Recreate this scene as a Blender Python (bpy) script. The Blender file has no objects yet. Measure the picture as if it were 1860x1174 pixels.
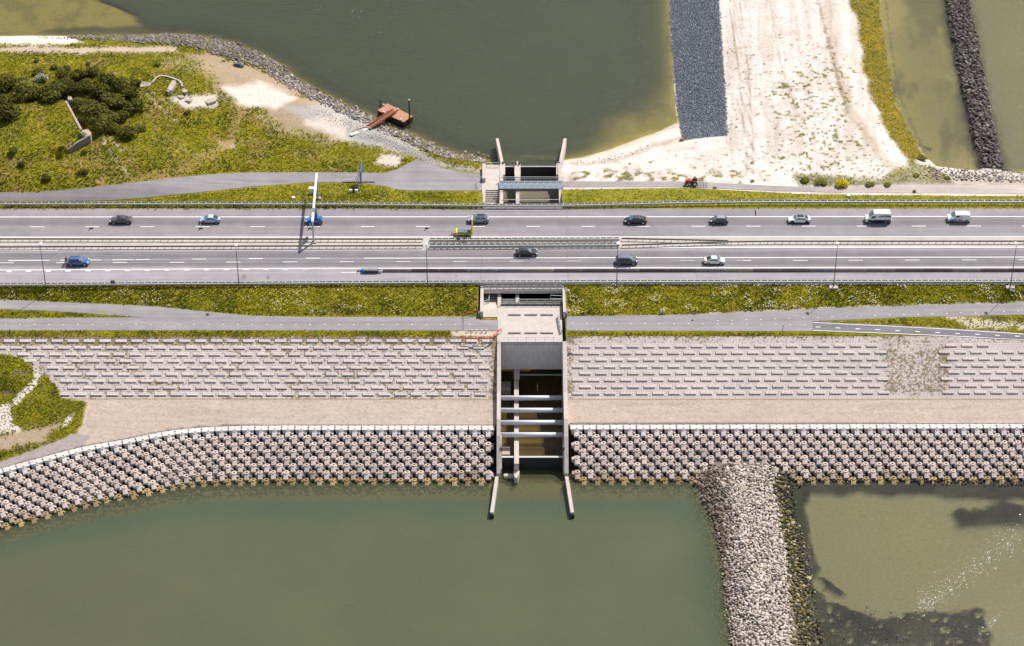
import bpy, math, random
import numpy as np
from mathutils import Vector, Matrix

random.seed(7)
RNG = np.random.default_rng(7)
SC = bpy.context.scene
COL = SC.collection
R = math.radians

# ---------------------------------------------------------------- camera, sky, sun, exposure
F, CX, CY, TH = 4390.0, 930.0, 587.0, R(36.0)      # calibrated from lane dashes and lamp posts (pixels of the photo)
FWD = np.array([0, math.cos(TH), -math.sin(TH)])
UP = np.array([0, math.sin(TH), math.cos(TH)])
CAM = -519.8 * FWD - 17.4 * UP
cd = bpy.data.cameras.new('camera')
cam = bpy.data.objects.new('camera', cd)
COL.objects.link(cam)
cam.location = CAM
cam.rotation_euler = (R(90) - TH, 0, 0)
cd.sensor_width = 36.0
cd.lens = 36.0 * F / 1860.0
cd.clip_start = 1.0
cd.clip_end = 9000.0
SC.camera = cam

SUN = Vector((0.50, 0.66, 1.0)).normalized()
wd = bpy.data.worlds.new('World')
SC.world = wd
wd.use_nodes = True
wn = wd.node_tree
wn.nodes.clear()
sky = wn.nodes.new('ShaderNodeTexSky')
sky.sky_type = 'NISHITA'
sky.sun_disc = False
sky.sun_elevation = math.asin(SUN.z)
sky.sun_rotation = math.atan2(SUN.x, SUN.y)
bg = wn.nodes.new('ShaderNodeBackground')
bg.inputs[1].default_value = 0.105
wo = wn.nodes.new('ShaderNodeOutputWorld')
hs = wn.nodes.new('ShaderNodeHueSaturation')
hs.inputs['Saturation'].default_value = 0.55          # the photograph's warm white balance
wn.links.new(sky.outputs[0], hs.inputs['Color'])
wn.links.new(hs.outputs[0], bg.inputs[0])
wn.links.new(bg.outputs[0], wo.inputs[0])
sl = bpy.data.lights.new('sun', 'SUN')
sl.energy = 4.6
sl.angle = R(0.53)
sl.color = (1.0, 0.945, 0.88)
so = bpy.data.objects.new('sun', sl)
COL.objects.link(so)
so.rotation_euler = SUN.to_track_quat('Z', 'Y').to_euler()
vs = SC.view_settings
vs.view_transform = 'Standard'
vs.look = 'None'
vs.gamma = 1.0
vs.exposure = 0.35
vs.use_curve_mapping = False
SC.cycles.max_bounces = 5
SC.cycles.diffuse_bounces = 3
SC.cycles.glossy_bounces = 2
SC.cycles.transmission_bounces = 2
SC.cycles.transparent_max_bounces = 6

LAKE, SEA, PATH, DECK, BERM = -7.0, -12.8, -1.6, -1.6, -6.9


# ---------------------------------------------------------------- coordinates
def W(px, py, z=0.0):
    """point of height z seen at pixel (px,py) of the photograph"""
    px = np.asarray(px, float); py = np.asarray(py, float); z = np.asarray(z, float)
    u = (px - CX) / F; v = (CY - py) / F
    dx = u; dy = FWD[1] + v * UP[1]; dz = FWD[2] + v * UP[2]
    t = (z - CAM[2]) / dz
    return CAM[0] + t * dx, CAM[1] + t * dy


def P(x, y, z):
    """pixel of a world point"""
    rx = x - CAM[0]; ry = y - CAM[1]; rz = z - CAM[2]
    d = ry * FWD[1] + rz * FWD[2]
    return CX + F * rx / d, CY - F * (ry * UP[1] + rz * UP[2]) / d


def Y(py, z=0.0):
    return float(W(930, py, z)[1])


def X(px, py, z=0.0):
    return float(W(px, py, z)[0])


def pl(pts, z):
    a = np.array(pts, float)
    x, y = W(a[:, 0], a[:, 1], z)
    return np.stack([x, y], 1)


_lat = np.random.default_rng(3).random((256, 256))


def vnoise(x, y):
    x = np.asarray(x, float); y = np.asarray(y, float)
    xi = np.floor(x).astype(int); yi = np.floor(y).astype(int)
    fx = x - xi; fy = y - yi
    fx = fx * fx * (3 - 2 * fx); fy = fy * fy * (3 - 2 * fy)
    a = _lat[xi & 255, yi & 255]; b = _lat[(xi + 1) & 255, yi & 255]
    c = _lat[xi & 255, (yi + 1) & 255]; d = _lat[(xi + 1) & 255, (yi + 1) & 255]
    return (a * (1 - fx) + b * fx) * (1 - fy) + (c * (1 - fx) + d * fx) * fy


def fbm(x, y, s=1.0, o=4):
    r = 0; a = 0.5; t = 0
    for i in range(o):
        r = r + a * vnoise(np.asarray(x) * s + 17.3 * i, np.asarray(y) * s + 9.1 * i); t += a
        a *= 0.5; s *= 2.03
    return r / t


def sm(a, b, x):
    t = np.clip((x - a) / (b - a), 0, 1)
    return t * t * (3 - 2 * t)


def dist_line(x, y, pts):
    d = np.full(np.shape(x), 1e9)
    for (ax, ay), (bx, by) in zip(pts[:-1], pts[1:]):
        vx, vy = bx - ax, by - ay
        t = np.clip(((x - ax) * vx + (y - ay) * vy) / (vx * vx + vy * vy + 1e-12), 0, 1)
        d = np.minimum(d, np.hypot(x - ax - t * vx, y - ay - t * vy))
    return d


def inside(x, y, poly):
    r = np.zeros(np.shape(x), bool)
    n = len(poly)
    for i in range(n):
        ax, ay = poly[i]; bx, by = poly[(i + 1) % n]
        c = (ay > y) != (by > y)
        with np.errstate(divide='ignore', invalid='ignore'):
            xx = (bx - ax) * (y - ay) / (by - ay + 1e-12) + ax
        r ^= c & (x < xx)
    return r


def sdist(x, y, poly):
    """positive inside"""
    d = dist_line(x, y, list(poly) + [poly[0]])
    return np.where(inside(x, y, poly), d, -d)


# ---------------------------------------------------------------- mesh helpers
class MB:
    def __init__(s):
        s.v = []; s.f = []; s.m = []

    def add(s, vs, fs, m=0):
        b = len(s.v)
        s.v.extend([tuple(map(float, p)) for p in vs])
        s.f.extend([tuple(b + i for i in f) for f in fs])
        s.m.extend([m] * len(fs))
        return s

    def hexa(s, p, m=0):
        """8 corners: bottom 4 counter-clockwise seen from above, then top 4"""
        return s.add(p, [(3, 2, 1, 0), (4, 5, 6, 7), (0, 1, 5, 4), (1, 2, 6, 5), (2, 3, 7, 6), (3, 0, 4, 7)], m)

    def box(s, x0, x1, y0, y1, z0, z1, m=0):
        return s.hexa([(x0, y0, z0), (x1, y0, z0), (x1, y1, z0), (x0, y1, z0), (x0, y0, z1), (x1, y0, z1), (x1, y1, z1), (x0, y1, z1)], m)

    def bbox(s, x0, x1, y0, y1, z0, z1, b=0.03, m=0):
        """box with a chamfered top rim"""
        s.hexa([(x0, y0, z0), (x1, y0, z0), (x1, y1, z0), (x0, y1, z0), (x0, y0, z1 - b), (x1, y0, z1 - b), (x1, y1, z1 - b), (x0, y1, z1 - b)], m)
        s.f.pop(-5); s.m.pop()
        k = len(s.v) - 4
        t = [(x0 + b, y0 + b, z1), (x1 - b, y0 + b, z1), (x1 - b, y1 - b, z1), (x0 + b, y1 - b, z1)]
        s.v.extend(t)
        s.f.append((k + 4, k + 5, k + 6, k + 7))
        for i in range(4):
            j = (i + 1) % 4
            s.f.append((k + i, k + j, k + 4 + j, k + 4 + i))
        s.m.extend([m] * 5)
        return s

    def prism(s, poly, z0, z1, m=0):
        """poly counter-clockwise; z0/z1 numbers or lists"""
        n = len(poly)
        a = z0 if hasattr(z0, '__len__') else [z0] * n
        c = z1 if hasattr(z1, '__len__') else [z1] * n
        vs = [(p[0], p[1], a[i]) for i, p in enumerate(poly)] + [(p[0], p[1], c[i]) for i, p in enumerate(poly)]
        fs = [tuple(range(n - 1, -1, -1)), tuple(range(n, 2 * n))]
        fs += [(i, (i + 1) % n, n + (i + 1) % n, n + i) for i in range(n)]
        return s.add(vs, fs, m)

    def bar(s, p, q, w, h=None, m=0, up=(0, 0, 1)):
        """rectangular bar from p to q"""
        h = w if h is None else h
        p = Vector(p); q = Vector(q); d = (q - p).normalized()
        u = Vector(up)
        if abs(d.dot(u)) > 0.98:
            u = Vector((0, 1, 0))
        a = d.cross(u).normalized() * (w / 2); b = a.cross(d).normalized() * (h / 2)
        c = [p - a - b, p + a - b, p + a + b, p - a + b, q - a - b, q + a - b, q + a + b, q - a + b]
        return s.add(c, [(0, 1, 2, 3), (7, 6, 5, 4), (4, 5, 1, 0), (5, 6, 2, 1), (6, 7, 3, 2), (7, 4, 0, 3)], m)

    def tube(s, p, q, r, r2=None, n=8, m=0):
        r2 = r if r2 is None else r2
        p = Vector(p); q = Vector(q); d = (q - p).normalized()
        u = Vector((0, 0, 1)) if abs(d.z) < 0.9 else Vector((1, 0, 0))
        a = d.cross(u).normalized(); b = d.cross(a)
        vs = []
        for c, rr in ((p, r), (q, r2)):
            vs += [c + (a * math.cos(2 * math.pi * i / n) + b * math.sin(2 * math.pi * i / n)) * rr for i in range(n)]
        fs = [tuple(range(n)), tuple(range(2 * n - 1, n - 1, -1))] + [(n + i, n + (i + 1) % n, (i + 1) % n, i) for i in range(n)]
        return s.add(vs, fs, m)

    def quad(s, a, b, c, d, m=0):
        return s.add([a, b, c, d], [(0, 1, 2, 3)], m)


def mesh_obj(name, me, mats, parent=None, kind=None):
    o = bpy.data.objects.new(name, me)
    COL.objects.link(o)
    if parent is not None:
        o.parent = parent
    for m in (mats if isinstance(mats, (list, tuple)) else [mats]):
        if m is not None:
            me.materials.append(m)
    if kind:
        o['kind'] = kind
    return o


def obj(name, mb, mats, parent=None, kind=None, smooth=False):
    me = bpy.data.meshes.new(name)
    me.from_pydata(mb.v, [], mb.f)
    if any(mb.m):
        me.polygons.foreach_set('material_index', mb.m)
    if smooth:
        me.polygons.foreach_set('use_smooth', [True] * len(me.polygons))
    me.update()
    return mesh_obj(name, me, mats, parent, kind)


def np_mesh(name, v, f, mats, kind=None, attrs=None, parent=None, smooth=False):
    """v (n,3), f (m,k) arrays; attrs {name: (n,) or (n,3)} per vertex"""
    me = bpy.data.meshes.new(name)
    v = np.asarray(v, np.float32); f = np.asarray(f, np.int32)
    k = f.shape[1]
    me.vertices.add(len(v)); me.vertices.foreach_set('co', v.ravel())
    me.loops.add(f.size); me.loops.foreach_set('vertex_index', f.ravel())
    me.polygons.add(len(f)); me.polygons.foreach_set('loop_start', np.arange(0, f.size, k, dtype=np.int32))
    if smooth:
        me.polygons.foreach_set('use_smooth', np.ones(len(f), bool))
    me.update(calc_edges=True)
    for n, a in (attrs or {}).items():
        a = np.asarray(a, np.float32)
        if a.ndim == 1:
            t = me.attributes.new(n, 'FLOAT', 'POINT'); t.data.foreach_set('value', a)
        else:
            t = me.attributes.new(n, 'FLOAT_COLOR', 'POINT')
            t.data.foreach_set('color', np.concatenate([a, np.ones((len(a), 1), np.float32)], 1).ravel())
    me.validate()
    return mesh_obj(name, me, mats, parent, kind)


def thing(name, label, cat, loc=(0, 0, 0), rz=0.0, group=None):
    o = bpy.data.objects.new(name, None)
    COL.objects.link(o)
    o.location = loc; o.rotation_euler = (0, 0, rz)
    o.empty_display_size = 0.5
    return tag(o, label, cat, group)


def tag(o, label, cat, group=None):
    o['label'] = label; o['category'] = cat
    if group:
        o['group'] = group
    return o


def dup(o, loc=None, rz=None, parent=None):
    c = o.copy(); COL.objects.link(c)
    if parent is not None:
        c.parent = parent
    if loc is not None:
        c.location = loc
    if rz is not None:
        c.rotation_euler = (0, 0, rz)
    for ch in list(o.children):
        dup(ch, parent=c)
    return c


# ---------------------------------------------------------------- materials
def lin(c):
    return tuple(((v / 255) / 12.92 if v / 255 <= 0.04045 else ((v / 255 + 0.055) / 1.055) ** 2.4) for v in c)


class NT:
    def __init__(s, name):
        s.mat = bpy.data.materials.new(name); s.mat.use_nodes = True
        s.t = s.mat.node_tree; s.t.nodes.clear()
        s.out = s.n('OutputMaterial')

    def n(s, kind, **kw):
        nd = s.t.nodes.new('ShaderNode' + kind)
        for k, v in kw.items():
            setattr(nd, k, v)
        return nd

    def l(s, a, b):
        s.t.links.new(a, b)

    def noise(s, vec, scale, detail=4.0, rough=0.55):
        nd = s.n('TexNoise'); nd.inputs['Scale'].default_value = scale
        nd.inputs['Detail'].default_value = detail; nd.inputs['Roughness'].default_value = rough
        if vec is not None:
            s.l(vec, nd.inputs['Vector'])
        return nd.outputs['Fac']

    def ramp(s, fac, stops):
        r = s.n('ValToRGB'); e = r.color_ramp.elements
        while len(e) < len(stops):
            e.new(0.5)
        for i, (p, c) in enumerate(stops):
            e[i].position = p
            e[i].color = (c, c, c, 1) if not hasattr(c, '__len__') else (*c, 1)
        s.l(fac, r.inputs[0])
        return r.outputs[0]

    def mix(s, fac, a, b, mode='MIX'):
        m = s.n('Mix', data_type='RGBA', blend_type=mode)
        for i, v in ((0, fac), (6, a), (7, b)):
            if hasattr(v, 'is_linked'):
                s.l(v, m.inputs[i])
            elif i == 0:
                m.inputs[0].default_value = v
            else:
                m.inputs[i].default_value = (*v, 1) if hasattr(v, '__len__') else (v, v, v, 1)
        return m.outputs[2]

    def math(s, op, a, b=None, clamp=False):
        m = s.n('Math', operation=op, use_clamp=clamp)
        for i, v in ((0, a), (1, b)):
            if v is None:
                continue
            if hasattr(v, 'is_linked'):
                s.l(v, m.inputs[i])
            else:
                m.inputs[i].default_value = v
        return m.outputs[0]

    def bsdf(s, color, rough=0.8, metal=0.0, spec=0.4, bump=None, bstr=0.3, bdist=0.05):
        b = s.n('BsdfPrincipled')
        for k, v in (('Base Color', color), ('Roughness', rough), ('Metallic', metal), ('Specular IOR Level', spec)):
            if hasattr(v, 'is_linked'):
                s.l(v, b.inputs[k])
            else:
                b.inputs[k].default_value = (*v, 1) if hasattr(v, '__len__') else v
        if bump is not None:
            bp = s.n('Bump'); bp.inputs['Strength'].default_value = bstr; bp.inputs['Distance'].default_value = bdist
            s.l(bump, bp.inputs['Height']); s.l(bp.outputs[0], b.inputs['Normal'])
        s.l(b.outputs[0], s.out.inputs[0])
        return b

    def obj(s):
        return s.n('TexCoord').outputs['Object']


_MC = {}


def plain(name, c, rough=0.6, metal=0.0, spec=0.5, var=0.12, scale=1.5, rnd=0.0):
    if name in _MC:
        return _MC[name]
    t = NT(name); o = t.obj()
    col = t.mix(t.noise(o, scale), tuple(v * (1 - var) for v in c), tuple(min(1, v * (1 + var)) for v in c))
    if rnd:
        r = t.n('ObjectInfo').outputs['Random']
        col = t.mix(1.0, col, t.ramp(r, [(0, 1 - rnd), (1, 1 + rnd)]), 'MULTIPLY')
    t.bsdf(col, rough, metal, spec)
    _MC[name] = t.mat
    return t.mat


def concrete(name, c, stain=0.35, rnd=0.0, scale=0.6):
    """weathered concrete: large blotches, streaks and pores"""
    if name in _MC:
        return _MC[name]
    t = NT(name); o = t.obj()
    n1 = t.noise(o, scale, 5, 0.65)
    mp = t.n('Mapping'); mp.inputs['Scale'].default_value = (3.0, 3.0, 0.35); t.l(o, mp.inputs[0])
    n2 = t.noise(mp.outputs[0], 1.2, 4, 0.6)
    n3 = t.noise(o, 9.0, 3, 0.7)
    col = t.mix(t.ramp(n1, [(0.35, 0.0), (0.7, 1.0)]), tuple(v * (1 - stain) for v in c), c)
    col = t.mix(t.ramp(n2, [(0.35, 0.7), (0.62, 0.0)]), col, tuple(v * (1 - stain) * 0.8 for v in c))
    col = t.mix(0.5, col, t.mix(1.0, col, t.ramp(n3, [(0.3, 0.7), (0.7, 1.2)]), 'MULTIPLY'))
    if rnd:
        r = t.n('ObjectInfo').outputs['Random']
        col = t.mix(1.0, col, t.ramp(r, [(0, 1 - rnd), (1, 1 + rnd)]), 'MULTIPLY')
    t.bsdf(col, 0.85, 0, 0.3, n3, 0.25, 0.03)
    _MC[name] = t.mat
    return t.mat


def paint(name, c, rough=0.25):
    if name in _MC:
        return _MC[name]
    t = NT(name)
    b = t.bsdf(t.mix(t.noise(t.obj(), 2.0), tuple(v * 0.93 for v in c), c), rough, 0, 0.5)
    b.inputs['Coat Weight'].default_value = 0.7; b.inputs['Coat Roughness'].default_value = 0.06
    _MC[name] = t.mat
    return t.mat


def ground_material():
    """natural ground: albedo from the attribute Col, clumpy where 'grass' is high, drift streaks where low"""
    t = NT('natural_ground'); o = t.obj()
    c = t.n('Attribute', attribute_name='Col').outputs['Color']
    g = t.n('Attribute', attribute_name='grass').outputs['Fac']
    a = t.noise(o, 0.9, 6, 0.72); b = t.noise(o, 0.16, 4, 0.6); d = t.noise(o, 4.5, 3, 0.7)
    clump = t.ramp(a, [(0.28, (0.28, 0.33, 0.42)), (0.46, (0.8, 0.84, 0.85)), (0.58, (1.12, 1.08, 1.0)), (0.75, (1.55, 1.38, 1.15))])
    big = t.ramp(b, [(0.3, (0.72, 0.82, 0.85)), (0.7, (1.25, 1.12, 0.95))])
    fine = t.ramp(d, [(0.3, 0.6), (0.7, 1.35)])
    gm = t.mix(1.0, t.mix(1.0, clump, big, 'MULTIPLY'), fine, 'MULTIPLY')
    sa = t.ramp(t.noise(o, 1.4, 6, 0.75), [(0.3, (0.74, 0.72, 0.70)), (0.52, (1.0, 1.0, 1.0)), (0.75, (1.08, 1.07, 1.06))])
    smul = t.mix(1.0, sa, t.ramp(t.noise(o, 7.0, 3, 0.7), [(0.3, 0.86), (0.7, 1.1)]), 'MULTIPLY')
    col = t.mix(1.0, c, t.mix(g, smul, gm), 'MULTIPLY')
    t.bsdf(col, 0.95, 0, 0.15, t.math('ADD', a, t.math('MULTIPLY', d, 0.4)), 0.55, 0.35)
    return t.mat


def water_material(name, murk, tint, rip=1.0, sun=(1, 1, 1), wave=0.0, dens=1.1):
    t = NT(name); o = t.obj()
    dep = t.n('Attribute', attribute_name='depth').outputs['Fac']
    att = t.n('Attribute', attribute_name='Col').outputs['Color']
    n0 = t.noise(o, 0.05, 4, 0.6)
    mk = t.mix(1.0, att, t.ramp(n0, [(0.3, (0.93, 0.95, 0.95)), (0.7, (1.06, 1.05, 1.03))]), 'MULTIPLY')
    fac = t.math('SUBTRACT', 1.0, t.math('POWER', 2.71828, t.math('MULTIPLY', dep, -dens)), True)
    tr = t.n('BsdfTransparent'); tr.inputs[0].default_value = (*tint, 1)
    df = t.n('BsdfDiffuse'); t.l(mk, df.inputs[0])
    m1 = t.n('MixShader'); t.l(fac, m1.inputs[0]); t.l(tr.outputs[0], m1.inputs[1]); t.l(df.outputs[0], m1.inputs[2])
    mp = t.n('Mapping'); mp.inputs['Rotation'].default_value = (0, 0, R(-32)); mp.inputs['Scale'].default_value = (0.35, 1.6, 1)
    t.l(o, mp.inputs[0])
    h = t.math('ADD', t.math('MULTIPLY', t.noise(o, 1.6, 5, 0.75), 0.9 * rip), t.math('MULTIPLY', t.noise(mp.outputs[0], 0.8, 3, 0.5), 1.6 * wave))
    bp = t.n('Bump'); bp.inputs['Strength'].default_value = 0.9; bp.inputs['Distance'].default_value = 0.08 + 0.10 * rip
    t.l(h, bp.inputs['Height'])
    gl = t.n('BsdfGlossy'); gl.inputs['Roughness'].default_value = 0.12
    t.l(bp.outputs[0], gl.inputs['Normal']); t.l(bp.outputs[0], df.inputs['Normal'])
    fr = t.n('Fresnel'); fr.inputs['IOR'].default_value = 1.33; t.l(bp.outputs[0], fr.inputs['Normal'])
    m2 = t.n('MixShader'); t.l(fr.outputs[0], m2.inputs[0]); t.l(m1.outputs[0], m2.inputs[1]); t.l(gl.outputs[0], m2.inputs[2])
    t.l(m2.outputs[0], t.out.inputs[0])
    return t.mat


def asphalt_material(name='asphalt'):
    t = NT(name); o = t.obj()
    c = t.n('Attribute', attribute_name='Col').outputs['Color']
    mp = t.n('Mapping'); mp.inputs['Scale'].default_value = (0.03, 1.4, 1); t.l(o, mp.inputs[0])
    st = t.ramp(t.noise(mp.outputs[0], 1.0, 5, 0.65), [(0.3, 0.82), (0.7, 1.14)])
    pt = t.ramp(t.noise(o, 0.25, 4, 0.6), [(0.3, 0.88), (0.7, 1.08)])
    gr = t.ramp(t.noise(o, 9.0, 2, 0.7), [(0.3, 0.9), (0.7, 1.1)])
    t.bsdf(t.mix(1.0, t.mix(1.0, t.mix(1.0, c, st, 'MULTIPLY'), pt, 'MULTIPLY'), gr, 'MULTIPLY'), 0.85, 0, 0.3)
    return t.mat


def leaf_material(name, c1, c2):
    t = NT(name)
    a = t.n('Attribute', attribute_name='Col').outputs['Color']
    o = t.n('TexCoord').outputs['Object']
    r = t.n('ObjectInfo').outputs['Random']
    col = t.mix(t.math('MULTIPLY', t.math('ADD', t.noise(o, 0.9, 3), r), 0.5), c1, c2)
    col = t.mix(1.0, col, a, 'MULTIPLY')
    d = t.n('BsdfDiffuse'); t.l(col, d.inputs[0])
    tl = t.n('BsdfTranslucent'); t.l(col, tl.inputs[0])
    m = t.n('MixShader'); m.inputs[0].default_value = 0.25
    t.l(d.outputs[0], m.inputs[1]); t.l(tl.outputs[0], m.inputs[2]); t.l(m.outputs[0], t.out.inputs[0])
    return t.mat


def paver_material():
    """small square columns set in a grid, weeds in the joints"""
    t = NT('column_paving'); o = t.obj()
    b = t.n('TexBrick'); b.offset = 0.0; b.inputs['Scale'].default_value = 1.0
    b.inputs['Brick Width'].default_value = 0.30; b.inputs['Row Height'].default_value = 0.42
    b.inputs['Mortar Size'].default_value = 0.03
    b.inputs['Color1'].default_value = (0.62, 0.55, 0.525, 1); b.inputs['Color2'].default_value = (0.545, 0.48, 0.455, 1)
    b.inputs['Mortar'].default_value = (0.24, 0.20, 0.185, 1)
    t.l(o, b.inputs['Vector'])
    w = t.n('Attribute', attribute_name='weed').outputs['Fac']
    big = t.ramp(t.noise(o, 0.12, 4, 0.6), [(0.3, 0.90), (0.7, 1.08)])
    col = t.mix(1.0, b.outputs[0], big, 'MULTIPLY')
    spot = t.math('ADD', t.noise(o, 1.6, 4, 0.7), t.math('MULTIPLY', w, 0.22))
    wc = t.mix(t.noise(o, 0.7), (0.15, 0.085, 0.045), (0.15, 0.13, 0.04))
    col = t.mix(t.ramp(spot, [(0.66, 0.0), (0.78, 0.85)]), col, wc)
    t.bsdf(col, 0.9, 0, 0.2, b.outputs['Fac'], -0.4, 0.05)
    return t.mat


M_GROUND = ground_material()
M_ASPH = asphalt_material()
M_PAVER = paver_material()
M_CONC = concrete('concrete', (0.60, 0.53, 0.47), 0.22)
M_CONCW = concrete('white_concrete', (0.58, 0.52, 0.475), 0.17)
M_CONCG = concrete('fill_lit_concrete', (0.72, 0.68, 0.66), 0.15)  # extra pale: fill light on the shaded front wall put into the colour
M_CONCD = concrete('dark_concrete', (0.22, 0.20, 0.19), 0.4)
M_OLD = concrete('old_concrete', (0.60, 0.51, 0.43), 0.40, scale=1.2)
M_BLOCK = concrete('block_concrete', (0.63, 0.53, 0.475), 0.28, rnd=0.18, scale=.8)
M_CREST = concrete('crest_concrete', (0.66, 0.60, 0.57), 0.12, rnd=0.06)
M_ALGAE = concrete('algae_concrete', (0.50, 0.38, 0.20), 0.55, rnd=0.3, scale=1.5)
M_HOLE = plain('recess_shade', (0.035, 0.028, 0.025), 0.9)  # near-black, paints the shade inside holes
M_RAISED = concrete('raised_concrete', (0.72, 0.64, 0.605), 0.12, rnd=0.08)
M_WHITE = plain('white_paint', (0.78, 0.78, 0.78), 0.6, var=0.06)
M_LINE = plain('road_line_paint', (0.70, 0.68, 0.67), 0.7, var=0.10, scale=3.0)
M_LINEOLD = plain('worn_line_paint', (0.40, 0.385, 0.39), 0.8, var=0.25, scale=2.0)
M_LINEY = plain('worn_yellow_paint', (0.30, 0.26, 0.17), 0.8, var=0.3, scale=1.0)
M_GALV = plain('galvanised_steel', (0.43, 0.455, 0.435), 0.5, 0.2)
M_GALVD = plain('dull_galvanised_steel', (0.30, 0.29, 0.30), 0.6, 0.2)
M_BEAMSHADE = plain('shaded_beam_steel', (0.16, 0.14, 0.145), 0.7, 0.1, var=.2)  # galvanised beam darkened; shade of its near face put into the colour
M_POLE = plain('grey_pole_paint', (0.10, 0.10, 0.105), 0.5, 0.2)
M_RUST = concrete('rusty_steel', (0.40, 0.155, 0.085), 0.25, scale=1.2)
M_RUSTD = concrete('dark_rusty_steel', (0.26, 0.09, 0.05), 0.35, scale=1.2)
M_BLACK = plain('black_rubber', (0.018, 0.018, 0.02), 0.75)
M_BLACKST = plain('black_steel', (0.02, 0.02, 0.024), 0.5)
M_GLASS = plain('tinted_glass', (0.025, 0.032, 0.04), 0.06, 0, 0.7, var=0.05)
M_WGLASS = plain('windscreen_glass', (0.10, 0.15, 0.17), 0.05, 0, 0.9, var=0.05)  # bluish base paints the sky's reflection into the windscreens
M_RIM = plain('alloy', (0.42, 0.42, 0.43), 0.35, 0.6)
M_RED = plain('red_plastic', (0.45, 0.03, 0.02), 0.35)
M_LAMP = plain('clear_lamp_lens', (0.75, 0.75, 0.78), 0.15)
M_YELLOW = plain('yellow_paint', (0.62, 0.52, 0.04), 0.4)
M_BLUE = plain('blue_sign_paint', (0.03, 0.16, 0.50), 0.4)
M_ORANGE = plain('orange_red_plastic', (0.55, 0.11, 0.05), 0.5)
M_GRATE = plain('blue_grey_grating', (0.155, 0.185, 0.235), 0.55, 0.2, var=0.2, scale=3.0)
M_STRUT = plain('white_strut_paint', (0.62, 0.63, 0.68), 0.45, var=0.08)
M_STONE = concrete('pale_stone', (0.62, 0.54, 0.48), 0.35, rnd=0.3, scale=1.5)


def stone_mat(name, stops):
    t = NT(name)
    a = t.n('Attribute', attribute_name='rnd').outputs['Fac']
    n = t.noise(t.obj(), 2.5, 4, 0.7)
    col = t.mix(1.0, t.ramp(a, stops), t.ramp(n, [(0.3, 0.72), (0.7, 1.2)]), 'MULTIPLY')
    t.bsdf(col, 0.9, 0, 0.25, n, 0.3, 0.08)
    return t.mat


M_RIPRAP = stone_mat('pale_riprap_stone', [(0.0, (0.18, 0.135, 0.10)), (0.25, (0.42, 0.34, 0.28)), (0.55, (0.58, 0.50, 0.45)), (1.0, (0.78, 0.71, 0.66))])
M_DARKROCK = stone_mat('dark_basalt_stone', [(0.0, (0.05, 0.04, 0.042)), (0.5, (0.13, 0.105, 0.10)), (0.85, (0.23, 0.19, 0.18)), (1.0, (0.45, 0.40, 0.37))])
M_MOSSROCK = stone_mat('mossy_stone', [(0.0, (0.05, 0.045, 0.02)), (0.4, (0.14, 0.12, 0.04)), (0.75, (0.24, 0.20, 0.09)), (1.0, (0.44, 0.38, 0.26))])
M_BLUESTONE = stone_mat('blue_grey_stone', [(0.0, (0.10, 0.115, 0.14)), (0.5, (0.20, 0.22, 0.255)), (0.9, (0.32, 0.34, 0.38)), (1.0, (0.62, 0.62, 0.62))])
M_MIXSTONE = stone_mat('mixed_shore_stone', [(0.0, (0.09, 0.075, 0.075)), (0.4, (0.22, 0.19, 0.18)), (0.75, (0.38, 0.33, 0.31)), (1.0, (0.62, 0.56, 0.52))])
M_SUNKEN = stone_mat('sunken_stone', [(0.0, (0.06, 0.06, 0.03)), (0.5, (0.20, 0.175, 0.09)), (1.0, (0.40, 0.34, 0.20))])
M_CHALK = stone_mat('chalky_rubble', [(0.0, (0.40, 0.34, 0.29)), (0.5, (0.6, 0.54, 0.49)), (1.0, (0.78, 0.73, 0.68))])
M_LEAF = leaf_material('shrub_leaves', (0.078, 0.082, 0.018), (0.150, 0.145, 0.034))
M_LEAFY = leaf_material('pale_shrub_leaves', (0.15, 0.145, 0.030), (0.22, 0.20, 0.05))
M_GRASS = leaf_material('grass_blades', (0.27, 0.252, 0.018), (0.39, 0.345, 0.028))
M_BLOOM = leaf_material('white_blossom', (0.6, 0.58, 0.48), (0.75, 0.72, 0.65))
M_GOLD = leaf_material('yellow_blossom', (0.55, 0.42, 0.02), (0.6, 0.5, 0.03))
M_BARK = plain('bark', (0.09, 0.065, 0.045), 0.9)

# ---------------------------------------------------------------- the shape of the ground
LW0, LW1, RW0, RW1 = -3.02, -2.26, 10.32, 11.12        # channel walls (outer/inner faces)
Y_RN, Y_RS = Y(379), Y(518)
SH_L = pl([(-900, 70), (-60, 66), (0, 66), (60, 65), (130, 66), (200, 66), (280, 64), (330, 64), (380, 70), (430, 84), (480, 104), (510, 122), (530, 142), (580, 170), (630, 195), (680, 215), (705, 232), (745, 245), (790, 268), (830, 280), (880, 290), (904, 299)], LAKE)
SH_R = pl([(1019, 292), (1060, 286), (1110, 271), (1160, 252), (1200, 238), (1231, 222), (1228, 200), (1224, 150), (1219, 80), (1215, 0), (1208, -160), (1205, -260)], LAKE)
SH_RR = pl([(1596, -260), (1594, -60), (1596, 0), (1604, 60), (1614, 120), (1622, 170), (1642, 220), (1667, 262), (1682, 285), (1702, 302), (1760, 309), (1800, 312), (1860, 316), (1930, 318), (2700, 320)], LAKE)
LAND_L = list(map(tuple, SH_L)) + [(3.9, float(SH_L[-1, 1])), (3.9, 10.0), (-300, 10.0)]
LAND_R = [(4.0, 10.0), (4.0, float(SH_R[0, 1]))] + list(map(tuple, SH_R)) + list(map(tuple, SH_RR)) + [(300, 10.0)]
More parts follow.
